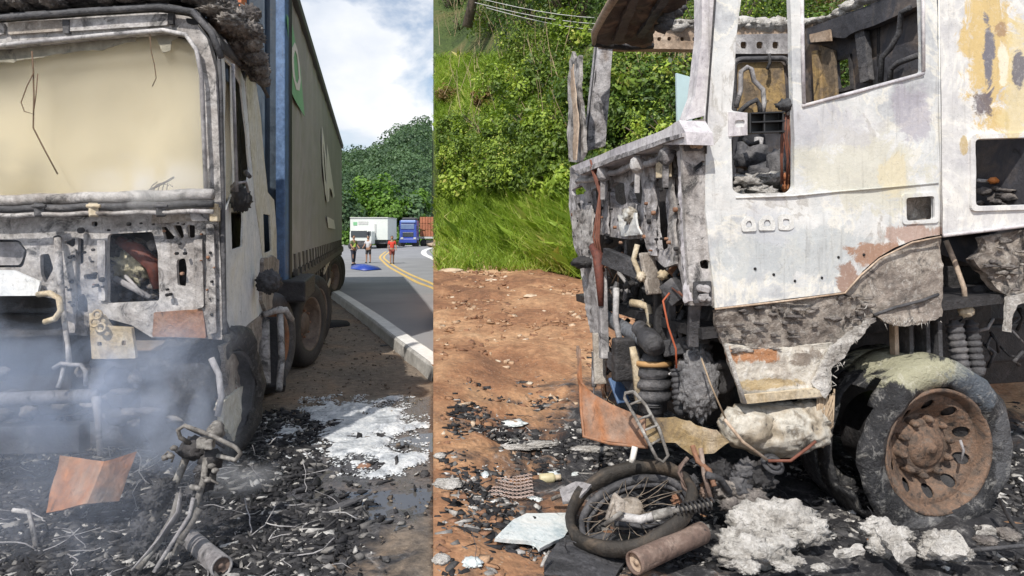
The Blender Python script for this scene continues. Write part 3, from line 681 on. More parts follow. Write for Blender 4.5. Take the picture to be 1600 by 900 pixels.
for (nm, o_, m_, of) in [('vertical_rib', [(100, 380), (118, 390), (118, 520), (100, 520)], M_ash, .03), ('vertical_rib', [(303, 375), (316, 373), (318, 480), (306, 482)], M_ash, .025), ('vertical_rib', [(322, 350), (334, 350), (338, 520), (325, 522)], M_ash, .035),
    ('vertical_rib', [(152, 375), (164, 375), (164, 470), (153, 470)], M_ash2, .025), ('lower_shelf', [(240, 488), (316, 483), (323, 528), (238, 526)], M_rust2, .012), ('stamped_panel', [(239, 328), (292, 326), (300, 345), (236, 350)], M_fib, .02),
    ('gusset', [(295, 325), (325, 345), (300, 345)], M_ash2, .04), ('left_lamp_frame', [(-250, 424), (20, 422), (62, 440), (58, 462), (-250, 464)], M_door, .05), ('left_lamp_bowl', [(-250, 380), (28, 378), (40, 392), (30, 414), (-250, 418)], M_blue2 if 0 else M_ash2, -.06)]:
    shL(nm, o_, t=.02, off=of, mat=m_, grid=.06, warp=.012, rf=3, wf=8)
for i in range(34):
    x = random.choice([random.uniform(100, 164), random.uniform(252, 336), random.uniform(100, 336)]); y = random.uniform(345, 365) if 167 < x < 250 else random.uniform(345, 515)
    if x > 236 and y > 500 or x < 236 and y > 490: continue
    mb = MB(); r = random.uniform(.004, .011); mb.lathe([(0, .003), (r*.6, .003), (r, 0), (r, -.02)], P(x, y, 4.352), (0, -1, 0), 8); mb.build('bolt_hole', random.choice([M_hole, M_soot, M_rust2]), LT, True)
for (x, y, r) in [(275, 396, .01), (288, 396, .01), (158, 437, .016), (150, 446, .01), (125, 360, .02), (88, 373, .022), (300, 315, .018), (265, 460, .01), (328, 395, .008), (330, 440, .008), (200, 350, .012), (112, 400, .01), (110, 440, .012)]:
    mb = MB(); mb.lathe([(0, .004), (r*.6, .004), (r, 0), (r, -.02)], P(x, y, 4.35), (0, -1, 0), 10); mb.build('bolt_hole', M_hole if r < .018 else M_soot, LT, True)
# clutter seen through the openings
M_red = burnt('rust_red_paint', [(.3, (.08, .025, .02)), (.7, (.20, .06, .04))], scale=5, soot=.2, speck=.3)
mb = MB()
for i in range(40): mb.blob(P(random.uniform(172, 246), random.uniform(372, 470), random.uniform(4.55, 4.7)), (random.uniform(.015, .05), .04, random.uniform(.01, .035)), .8, 2, 2.5)
mb.build('charred_wiring', M_fluff, LT, True)
mb = MB(); mb.tube([P(185, 375, 4.56), P(215, 392, 4.54), (P(240, 415, 4.54)), P(246, 450, 4.56)], [.03, .05, .05, .03], 8); mb.build('red_bracket', M_red, LT, True)
mb = MB(); mb.tube([P(180, 435, 4.5), P(235, 465, 4.5)], .02, 6); mb.tube([P(195, 430, 4.52), P(225, 462, 4.48)], .012, 6); mb.build('steering_link', M_ash2, LT, True)
mb = MB(); mb.blob(P(205, 415, 4.56), (.11, .05, .10), .7, 4, 3); mb.build('melted_lump', burnt('cream_melt', [(.3, (.30, .26, .17)), (.7, (.62, .58, .42))], scale=8, soot=.4, bump=.8), LT, True)
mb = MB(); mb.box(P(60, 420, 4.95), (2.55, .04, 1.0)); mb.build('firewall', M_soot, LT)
# rusty hanging bracket with rings, hook, rods
shL('hanging_bracket', [(139, 489), (160, 492), (172, 510), (205, 512), (212, 560), (143, 561)], [fillet([(152, 534), (159, 534), (159, 541), (152, 541)], 2, 3), fillet([(190, 532), (197, 532), (197, 540), (190, 540)], 2, 3)], t=.03, off=.09, mat=M_ylw, grid=.06, rf=2)
for (x, y) in [(152, 492), (148, 504), (158, 512)]:
    mb = MB(); mb.lathe([(.016, 0), (.026, .01), (.034, 0), (.026, -.02)], P(x, y, 4.27), (0, -1, .1), 14, close=True); mb.build('bracket_ring', M_ylw, LT, True)
def rod(nm, pts, r, m, par=LT, n=8):
    mb = MB(); mb.tube([P(*p) for p in pts], r, n); return mb.build(nm, m, par, True)
rod('tow_hook', [(60, 460, 4.3), (78, 458, 4.22), (92, 466, 4.2), (95, 485, 4.2), (86, 498, 4.2), (70, 503, 4.22)], .018, M_ylw)
rod('support_rod', [(90, 372, 4.32), (92, 420, 4.28), (98, 480, 4.28), (106, 540, 4.25), (108, 570, 4.24)], [.02, .024, .018, .014, .018], M_ash)
rod('latch_hook', [(84, 575, 4.24), (96, 568, 4.22), (110, 570, 4.2), (126, 570, 4.22), (134, 580, 4.22), (134, 602, 4.24)], .013, M_ash2)
rod('latch_hook', [(100, 570, 4.24), (96, 590, 4.22), (90, 606, 4.2)], .012, M_ash2)
rod('front_cross_tube', [(-260, 626, 4.4), (-100, 628, 4.3), (0, 624, 4.25), (152, 618, 4.3)], .042, M_ash2, n=12)
rod('drop_rod', [(150, 620, 4.25), (154, 660, 4.2), (156, 712, 4.15)], [.028, .02, .016], M_ash)
rod('drop_rod', [(103, 505, 4.5), (104, 560, 4.5)], .02, M_soot2)
mb = MB(); mb.beam(P(-260, 690, 4.3), P(133, 682, 4.3), .12, .17); mb.build('front_bumper_beam', M_soot2, LT, bevel=.01)
mb = MB(); mb.box(P(-60, 560, 5.1), (1.9, .5, .7)); mb.build('radiator', M_soot, LT, bevel=.02)
mb = MB(); mb.box(P(200, 620, 5.0), (.35, .4, .6)); mb.build('chassis_end', M_soot2, LT, bevel=.03)
for i, (x, y) in enumerate([(185, 590), (190, 620), (188, 650), (235, 590), (232, 600)]):
    mb = MB(); mb.blob(P(x, y, 4.7), (.09, .08, .07), .35, 3, 2); mb.build('spring_pack', M_soot2, LT, True)
mb = MB()
for i in range(60): mb.blob(P(random.uniform(-220, 320), random.uniform(640, 665) if i % 2 else random.uniform(580, 640), random.uniform(4.35, 4.9)), (random.uniform(.02, .09), .05, random.uniform(.015, .05)), .7, 2, 2.3)
o = mb.build('underbody_debris', M_fluff, LT, True); o['kind'] = 'stuff'
# corner post + door + sleeper
def shS(name, outer, holes=(), **k): k.setdefault('pl', SL); return shL(name, outer, holes, **k)
rod('door_pillar', [(341, 60, 4.42), (345, 150, 4.44), (348, 320, 4.42), (350, 500, 4.42), (354, 522, 4.42)], [.012, .015, .016, .018, .03], M_soot2)
shS('door', [(344, 62), (352, 62), (368, 88), (384, 130), (394, 230), (402, 330), (411, 400), (412, 487), (364, 527), (355, 500), (349, 320)],
    [[(351, 92), (362, 104), (366, 300), (353, 330)], fillet([(364, 105), (377, 133), (386, 215), (390, 264), (386, 292), (369, 300)], 2), fillet([(362, 305), (381, 300), (379, 385), (362, 390)], 2)], t=.014, grid=.08, warp=.006, mat=M_door)
shS('door_inner_panel', [(358, 100), (384, 110), (398, 400), (362, 420)], t=.01, off=-.16, mat=M_soot2, grid=.1)
rod('window_bar', [(364, 100, 4.55), (367, 200, 4.57), (370, 300, 4.58)], .012, M_ash2)
shS('sleeper_side', [(384, 128), (390, 103), (398, 112), (408, 190), (418, 300), (428, 312), (436, 402), (434, 445), (431, 468), (412, 480), (411, 400), (400, 320)], [fillet([(412, 334), (422, 336), (424, 392), (413, 396)], 2)], t=.015, off=.006, grid=.1, mat=M_cream)
shS('rear_sill', [(412, 405), (428, 400), (437, 408), (434, 470), (418, 490), (410, 470)], t=.05, off=.03, rag=.01, mat=M_fib)
mb = MB(); mb.blob(P(377, 312, 4.9), (.07, .07, .085), .35, 4, 3.4); mb.blob(P(370, 295, 4.9), (.04, .06, .05), .4, 3, 2.4); mb.build('burnt_mirror', M_soot, LT, True)
rod('mirror_arm', [(362, 296, 4.6), (372, 286, 4.6), (384, 284, 4.7), (388, 300, 4.8)], .009, M_ash2)
rod('mirror_stub', [(383, 268, 4.75), (390, 276, 4.7)], .015, M_soot)
mb = MB(); mb.blob(P(420, 440, 5.9), (.10, .1, .10), .35, 4, 3.4); mb.build('melted_lamp', M_soot2, LT, True)
mb = MB(); mb.box(P(336, 335, 4.36), (.05, .05, .09)); mb.box(P(336, 322, 4.34), (.03, .05, .03)); mb.build('door_hinge', M_ylw, LT, bevel=.006)
shS('step_panel', [(350, 540), (364, 529), (411, 490), (412, 560), (405, 605), (372, 652), (352, 655), (342, 640), (356, 600)], t=.03, grid=.06, warp=.02, wf=7, rag=.006, mat=M_fib, off=.01)
shS('wheel_arch', [(345, 632), (400, 585), (410, 600), (385, 640), (366, 690), (350, 668)], t=.03, grid=.06, warp=.02, wf=7, rag=.008, mat=M_cream, off=.03)
shS('side_fairing', [(408, 492), (414, 486), (416, 600), (409, 612)], t=.03, grid=.06, warp=.008, mat=M_ash, off=.02)
rod('lower_wheel_arch_lip', [(330, 560, 4.4), (342, 585, 4.38), (346, 620, 4.36), (340, 650, 4.35)], .02, M_ash2)
# wheels of the cab: x is the outer face
def truck_wheel(name, par, xo, y, zc, R, mat_t, mat_r, ax=Vector((1, -.10, 0)), w=.3, nuts=10, warp=.0):
    ax = ax.normalized(); c = Vector((xo, y, zc)); t_ = MB()
    t_.lathe([(R*.62, -.01), (R*.70, .015), (R*.88, .02), (R*.97, -.01), (R, -.05), (R, -w+.05), (R*.96, -w), (R*.6, -w)], c, ax, 40, warp=warp); ty = t_.build('tyre' if name is None else name, mat_t, par, True)
    r_ = MB(); r_.lathe([(0, -.07), (R*.24, -.07), (R*.27, -.12), (R*.45, -.16), (R*.56, -.13), (R*.60, -.02), (R*.64, .0), (R*.64, -.03), (R*.58, -.2)], c, ax, 32); rm = r_.build('rim', mat_r, ty, True)
    u = Vector((0, 0, 1)).cross(ax).normalized(); v = ax.cross(u)
    for k in range(nuts):
        a = 2*math.pi*k/nuts; nb = MB(); nb.lathe([(0, .03), (.014, .03), (.016, 0)], c+ax*(-.10)+(u*math.cos(a)+v*math.sin(a))*R*.31, ax, 6); nb.build('wheel_nut', M_rust2, rm)
    return ty
truck_wheel('wheel', LT, -1.93, 4.92, .46, .47, M_tyre, M_soot2, warp=.04, w=.42, nuts=8)
truck_wheel('wheel', LT, -2.33, 6.95, .50, .50, M_soot2, M_rust, w=.45, nuts=8)
for (px_, y_) in ((430, 520), (445, 505)):
    pass
mb = MB(); mb.box((-3.2, 8.0, 1.05), (.9, 6.5, .25), Matrix.Rotation(math.radians(11.5), 3, 'Z')); mb.build('chassis_rail', M_soot, LT)
mb = MB(); mb.tube([P(412, 500, 6.3), P(414, 600, 6.0)], .05, 8); mb.tube([P(437, 480, 6.4), P(440, 560, 6.2), P(436, 610, 6.0)], .03, 8); mb.build('fairing_bracket', M_ash, LT, True)
rod('fairing_bracket', [(412, 492, 6.2), (428, 486, 6.3), (446, 484, 6.4), (456, 500, 6.5)], .03, M_ash)
mb = MB(); mb.beam(P(426, 500, 6.6), P(428, 610, 6.3), .2, .2); mb.build('battery_box', M_soot, LT, bevel=.02)
# smoke inside the cab seen through the windscreen opening
def smoke(name, c, sz, dens, col, sc, label, thr=.42, seedv=0, box=False, aniso=0, contrast=.16, absb=None):
    m, t, n, l, out = newmat(name+'_vol'); tcn = n.new('ShaderNodeTexCoord').outputs['Object']
    pv = n.new('ShaderNodeVolumePrincipled'); pv.inputs['Color'].default_value = c4(col); pv.inputs['Anisotropy'].default_value = aniso
    if absb: pv.inputs['Absorption Color'].default_value = c4(absb)
    if not box:
        ln = n.new('ShaderNodeVectorMath'); ln.operation = 'DIVIDE'; l.new(tcn, ln.inputs[0]); ln.inputs[1].default_value = sz
        l2 = n.new('ShaderNodeVectorMath'); l2.operation = 'LENGTH'; l.new(ln.outputs[0], l2.inputs[0]); fall = maprange(n, l, l2.outputs['Value'], 1.0, .25)
        mpn = n.new('ShaderNodeMapping'); l.new(tcn, mpn.inputs[0]); mpn.inputs['Location'].default_value = (seedv, 0, 0)
        q = maprange(n, l, noise_n(n, l, mpn.outputs[0], sc, 4, .6, 1.0), thr-contrast*.5, thr+contrast); l.new(mathn(n, l, 'MULTIPLY', mathn(n, l, 'MULTIPLY', q, fall), dens), pv.inputs['Density'])
    else:
        l.new(maprange(n, l, noise_n(n, l, tcn, 1.1, 3, .5, .6), .35, .65, dens*.5, dens*1.6), pv.inputs['Density'])
        l.new(ramp(n, l, noise_n(n, l, tcn, .9, 3, .5, 1.0), [(.38, tuple(x*.965 for x in col)), (.60, tuple(min(.99, x*1.012) for x in col))]), pv.inputs['Color'])
    l.new(pv.outputs[0], out.inputs['Volume'])
    mb = MB()
    if box: mb.prism(box, SDIR*1.6)
    else:
        V_, F_ = ico(3); mb.add([Vector(c)+Vector((p.x*sz[0]*1.03, p.y*sz[1]*1.03, p.z*sz[2]*1.03)) for p in V_], F_)
    o = mb.build(name, m, None, loc=c); return tag(o, label, 'smoke', None, 'stuff')
wb = [P(x, y, 4.47) for x, y in reversed([(-230, 322), (-230, 82), (0, 74), (160, 60), (255, 52), (296, 62), (310, 90), (316, 300)])]
M_int = burnt('cream_smoke_stained_lining', [(.3, (.62, .56, .42)), (.7, (.72, .68, .55))], scale=1, soot=0, speck=0, streak=0, bump=.1)
smoke('cab_smoke', P(40, 190, 5), (1, 1, 1), 5.5, (.960, .930, .835), 1, 'thick cream-coloured smoke filling the empty windscreen opening', box=wb)
mb = MB(); a_ = SDIR*1.75; mb.add([P(-240, 335, 4.5)+a_, P(318, 335, 4.5)+a_, P(318, 40, 4.5)+a_, P(-240, 40, 4.5)+a_], [(0, 1, 2, 3)]); mb.build('rear_cab_wall', M_int, LT, solid=.02)
mb = MB(); mb.add([P(-266, 520, 4.6), P(-266, 340, 4.45), P(-262, 60, 4.5), P(-262, 60, 4.5)+a_, P(-266, 520, 4.5)+a_], [(0, 1, 2, 3, 4)]); mb.build('far_side_wall', M_ash2, LT, solid=.03)
mb = MB(); mb.add([P(-240, 325, 4.5), P(318, 318, 4.5), P(318, 318, 4.5)+a_, P(-240, 325, 4.5)+a_], [(0, 1, 2, 3)]); mb.build('cab_floor', M_int, LT, solid=.03)
smoke('front_smoke', P(60, 560, 4.0), (1.35, .45, .9), 1.7, (.62, .73, .93), 2.0, 'bluish smoke curling out under the burnt cab front', thr=.50, seedv=3.1, contrast=.12)
smoke('front_smoke', P(235, 640, 3.95), (.62, .35, .62), 2.4, (.70, .78, .93), 2.6, 'dense grey-blue smoke puff between the cab front and the wrecked motorcycle handlebar', thr=.50, seedv=9.2, contrast=.12)
smoke('window_smoke', P(225, 285, 4.25), (.50, .12, .22), 6.5, (.95, .955, .96), 3.2, 'pale smoke curling over the right end of the windscreen sill', thr=.46, seedv=2.2)
smoke('window_smoke', P(-20, 270, 4.3), (.5, .1, .28), 4.5, (.40, .40, .37), 3.0, 'grey smoke at the lower left of the windscreen opening', thr=.46, seedv=6.2)
smoke('ground_smoke', P(60, 800, 3.2), (1.05, .35, .42), .7, (.66, .74, .9), 2.4, 'thin bluish smoke drifting low over the debris at the lower left', thr=.46, seedv=5.2)
smoke('ground_smoke', P(370, 745, 3.95), (.30, .2, .12), 2.2, (.85, .88, .93), 4, 'small wisp of smoke at the foot of the burnt front tyre', thr=.45, seedv=1.2)
# ------------------------------------------------------------------ trailer
TO = Vector((-2.63, 8.6, 0)); TS = Plane(TO, SL.n)
def tp(y, z, off=0): 
    return Vector((TO.x-.203*(y-TO.y), y, z))+SL.n*off
TR = thing('semi_trailer', 'long grey-beige curtain-sided semi-trailer with blue front wall behind the burnt cab', 'trailer', tp(8.2, 0))
y0, y1, zb, zt = 7.45, 22.6, 1.12, 4.28
yc = y0+.12
def tpatch(name, quad, mat, off, t=.01, par=TR, grid=.5, warp=.0, **k): return sheet(name, par, TS, [((tp(y, z)-TS.o).dot(TS.U), z) for (y, z) in quad], t=t, mat=mat, off=off, px=False, grid=grid, warp=warp, **k)
mb = MB(); L = -SL.n*2.5
mb.add([tp(y0, zb-.1), tp(y0, zt), tp(y0, zt)+L, tp(y0, zb-.1)+L], [(0, 1, 2, 3)]); mb.build('front_wall', M_blue, TR, solid=.05)
for k in range(1, 12):
    mb = MB(); p = L*(k/12)-SDIR*.045; mb.beam(tp(y0, zb)+p, tp(y0, zt-.1)+p, .05, .03); mb.build('front_wall_rib', M_blue, TR, bevel=.006)
mb = MB(); mb.beam(tp(y0-.03, zb-.1, -.03), tp(y0-.03, zt+.02, -.03), .13, .10); mb.build('corner_post', M_blue2, TR, bevel=.012)
mb = MB(); mb.beam(tp(y0+.08, zb-.1, .01), tp(y0+.08, zt+.02, .01), .09, .08); mb.build('corner_seal', M_trim, TR, bevel=.012)
# curtain: gently wavy tarpaulin
n1, n2 = 120, 14; V = []; Fc = []
for i in range(n1+1):
    y = yc+(y1-yc)*i/n1
    for j in range(n2+1):
        z = zb+(zt-zb)*j/n2; w_ = .012*math.sin(i*.8)+.010*noise.noise(Vector((y*1.2, z*.6, 0))); V.append(tp(y, z, w_*(1-j/n2*.6)))
for i in range(n1):
    for j in range(n2): a = i*(n2+1)+j; Fc.append((a, a+n2+1, a+n2+2, a+1))
mesh_obj('side_curtain', V, Fc, M_curt, TR, True)
for nm, z, h, m in (('roof_rail', zt+.03, .12, M_trim), ('side_rail', zb-.10, .14, M_chassis)):
    mb = MB(); mb.beam(tp(y0, z, .02), tp(y1+.05, z, .02), .08, h); mb.build(nm, m, TR, bevel=.01)
mb = MB(); mb.add([tp(y0, zt+.02), tp(y1, zt+.02), tp(y1, zt+.02)+L, tp(y0, zt+.02)+L], [(0, 1, 2, 3)]); mb.build('trailer_roof', M_curt, TR, solid=.03)
mb = MB(); mb.add([tp(y0, zb-.05), tp(y1, zb-.05), tp(y1, zb-.05)+L, tp(y0, zb-.05)+L], [(0, 1, 2, 3)]); mb.build('trailer_floor', M_chassis, TR, solid=.08)
mb = MB(); mb.add([tp(y1, zb), tp(y1, zt), tp(y1, zt)+L, tp(y1, zb)+L], [(0, 1, 2, 3)]); mb.build('rear_door', M_chassis, TR, solid=.05)
mb = MB(); mb.add([tp(y0, zb)+L, tp(y1, zb)+L, tp(y1, zt)+L, tp(y0, zt)+L], [(0, 1, 2, 3)]); mb.build('far_curtain', M_curt, TR, solid=.02)
base = None
for k in range(26):
    y = yc+.5+k*.53
    mb = MB(); a = tp(y, zb+.22, .03); mb.beam(a, tp(y, zb-.24, .05), .05, .012, up=(1, 0, 0)); mb.box(tp(y, zb+.0, .05), (.05, .07, .09)); mb.build('curtain_strap', M_chassis, TR)
# flat print on the curtain
def prt(pts, mat, off=.028, nm='curtain_print', h=()): sheet(nm, TR, TS, pts, h, t=.003, off=off, mat=mat, grid=0, smooth=False)
prt([(448, 22), (457, 40), (470, 110), (476, 182), (462, 158), (456, 145), (452, 80)], M_green)
prt([(461, 66), (465, 78), (468, 100), (470, 125), (468, 142), (463, 140), (458, 118), (456, 92), (457, 74)], M_print, .033, h=[[(461, 78), (464, 86), (466, 104), (467, 122), (465, 131), (462, 126), (460, 108), (459, 90)]])
prt([(503.5, 198), (506, 214), (510, 245), (513, 300), (511, 316), (508, 300), (505, 262), (503, 225)], M_print, h=[[(505, 222), (507, 240), (509, 270), (510, 288), (508, 280), (506, 250)]])
prt([(511, 225), (514, 245), (518, 272), (523, 306), (521, 310), (518, 297), (515, 293), (514, 314), (512, 316), (511, 290)], M_print, .036)
prt([(511, 338), (522, 344), (524, 358), (513, 356)], M_print)
# running gear: axles, landing legs, boxes
M_rustr = burnt('dusty_rim', [(.3, (.10, .07, .055)), (.7, (.22, .17, .13))], scale=4, soot=.1)
for i, y in enumerate((8.35, 9.6)): truck_wheel('wheel', TR, tp(y, 0).x+.20, y, .50, .50, M_tyreok, M_rustr, w=.3, nuts=8)
for y in (17.2, 18.5, 19.8): truck_wheel('wheel', TR, tp(y, 0).x+.05, y, gl(0, y)+.50, .50, M_tyreok, M_rustr, w=.3, nuts=8)
mb = MB(); mb.beam(tp(y0-.3, .98, -.02), tp(y0+1.0, .98, -.02), .5, .22); mb.build('front_skirt', M_soot, TR, bevel=.02)
for (y, m) in ((11.2, M_chassis), (12.3, M_chassis), (13.2, M_soot2)):
    mb = MB(); mb.beam(tp(y, .95, -.12), tp(y, .32, -.12), .14, .14); mb.box(tp(y, .3, -.12), (.25, .25, .04)); mb.build('landing_leg', m, TR, bevel=.01)
for y, z in ((13.4, .92), (13.6, .45)):
    mb = MB(); mb.beam(tp(y-.3, z-.08, .04), tp(y+1.6, z+.08, .04), .03, .10); mb.build('side_guard', plain('pale_guard', (.55, .48, .36), .6), TR, bevel=.005)
for y in (14.2, 15.4): 
    mb = MB(); mb.beam(tp(y, .95, 0), tp(y, .25, 0), .10, .06); mb.build('guard_post', M_chassis, TR)
mb = MB(); mb.box(tp(12.0, .62, -.35), (.5, 1.2, .5)); mb.build('tool_box', M_soot2, TR, bevel=.03)
mb = MB(); mb.box(tp(16, .8, -1.2), (.9, 13, .2), Matrix.Rotation(math.radians(11.5), 3, 'Z')); mb.build('chassis_beam', M_soot, TR)
# dark round pit lid by the wheels
q = ground_hit(513, 508, 0); mb = MB(); mb.lathe([(0, .03), (.33, .03), (.36, .0), (.36, -.05)], (q.x, q.y, .02), (0, 0, 1), 24); tag(mb.build('drain_cover', M_hole, None, True), 'round black flat cover lying on the shoulder beside the trailer wheels', 'cover')
# ------------------------------------------------------------------ far vehicles
M_vw = plain('white_box_paint', (.62, .66, .64), .5, 0, .05, 1); M_vb = plain('blue_cab_paint', (.035, .07, .36), .35, 0, .15, 1, coat=.3); M_gls = plain('dark_glass', (.05, .06, .07), .15, 0, .1); M_chr = plain('light_grey_trim', (.45, .46, .46), .4)
def simple_wheels(par, pts, r=.5):
    for p in pts:
        mb = MB(); mb.lathe([(0, .02), (r*.5, .02), (r*.55, 0), (r*.9, 0), (r, -.04), (r, -.26), (0, -.26)], p, (0, -1, 0) if abs(p[2]) > 90 else (1, 0, 0), 20); mb.build('wheel', M_tyreok, par, True)
BT = thing('box_truck', 'small white box truck parked on the road beyond the trailer', 'truck', P(575, 388, 78)); d = 78
def bx(par, nm, x0, y0_, x1, y1_, d0, dd, m, bv=.05, lean=0):
    a = P(x0, y1_, d0); b = P(x1, y0_, d0); mb = MB(); mb.box(((a.x+b.x)/2, d0+dd/2, (a.z+b.z)/2), (b.x-a.x, dd, b.z-a.z)); return mb.build(nm, m, par, bevel=bv)
bx(BT, 'cargo_box', 547, 341, 606, 375, 78.6, 6, M_vw); bx(BT, 'cab', 546, 361, 581, 382, 76.6, 1.9, M_vw, .15); bx(BT, 'windscreen', 548, 360, 573, 370.5, 76.5, .12, M_gls, .03)
bx(BT, 'side_window', 574.5, 361, 579, 368, 76.52, .12, M_gls, .02); bx(BT, 'grille', 547, 376, 572, 383, 76.5, .12, M_soot2, .03); bx(BT, 'bumper', 544, 381, 576, 387, 76.3, .3, M_trim, .04); bx(BT, 'box_door_seam', 585, 350, 587.5, 370, 78.5, .12, M_chr, .02)
bx(BT, 'chassis', 578, 376, 604, 381, 78.9, 5, M_soot2, .03); bx(BT, 'mirror', 572.5, 362, 575, 368, 76.2, .2, M_trim, .03)
bx(BT, 'box_print', 552, 347, 558, 352, 78.55, .06, M_green, .0); bx(BT, 'box_print', 560, 346, 575, 351, 78.55, .06, M_chr, .0); bx(BT, 'roof_edge', 546.5, 339.5, 606.5, 341, 78.5, 6.1, M_chr, .02)
for (x, dd) in ((550, 76.9), (574, 76.9), (594, 80), (600, 83)):
    mb = MB(); mb.lathe([(0, .0), (.25, .02), (.3, 0), (.42, 0), (.45, -.05), (.45, -.3), (0, -.3)], P(x, 361+(1.6+.45-.45)*0+ (1.6+.0)/dd*F, dd), (0, -1, 0) if x < 590 else (.3, -1, 0), 20); mb.build('wheel', M_tyreok, BT, True)
BL = thing('blue_truck', 'blue truck cab with brick-red load behind, parked by the trees', 'truck', P(640, 380, 88)); d = 88
bx(BL, 'cab', 624, 344, 651, 379, d, 2.2, M_vb, .18); bx(BL, 'visor', 626, 344, 649, 348, d-.2, .4, plain('pale_blue', (.22, .32, .62), .4), .05); bx(BL, 'windscreen', 626, 350, 647, 358, d-.08, .14, plain('blue_glass', (.14, .20, .34), .15), .03)
bx(BL, 'grille', 629, 363, 646, 370, d-.06, .12, M_gls, .03); bx(BL, 'bumper', 624, 373, 651, 379.5, d-.25, .4, M_vb, .06); bx(BL, 'roof_fairing', 628, 340, 650, 344, d+.3, 1.6, M_trim, .08)
for x in (626, 646): bx(BL, 'headlight', x, 371, x+4, 374, d-.3, .1, M_chr, .02)
for x in (622.5, 651): bx(BL, 'mirror', x, 352, x+1.6, 360, d-.1, .2, M_trim, .03)
bx(BL, 'trailer_bed', 650, 370, 690, 373, d+3, 3, M_chr, .03)
M_br = plain('brick_red_load', (.34, .13, .07), .8, 0, .35, 1.5)
for i in range(8):
    for j in range(3): bx(BL, 'brick_pallet', 656+i*4.3, 339+j*10.3, 660+i*4.3, 349+j*10.3, d+3+random.uniform(0, .2), 2.6, M_br, .04)
for (x, dd) in ((627, 88.3), (649, 88.3), (662, 91.2), (668, 91.2), (678, 91.2)):
    mb = MB(); mb.lathe([(0, 0), (.25, .02), (.3, 0), (.45, 0), (.5, -.05), (.5, -.3), (0, -.3)], P(x, 361+1.5/dd*F+.8, dd), (0, -1, 0), 20); mb.build('wheel', M_tyreok, BL, True)
# blue tarpaulin on the road
ps = [ground_hit(x, y, .12) for x, y in [(549, 413), (556, 416), (575, 414), (590, 417), (596, 421), (570, 423), (548, 420)]]
mb = MB(); V_ = [Vector((p.x, p.y, gl(0, p.y)+.12)) for p in ps]; cc = sum(V_, Vector())/len(V_); cc.z += .15; mb.add(V_+[cc], [(i, (i+1) % 7, 7) for i in range(7)]); tag(mb.build('tarpaulin', plain('blue_tarp', (.015, .05, .32), .4), None, True, solid=.02), 'crumpled blue tarpaulin lying on the road by the people', 'tarpaulin')
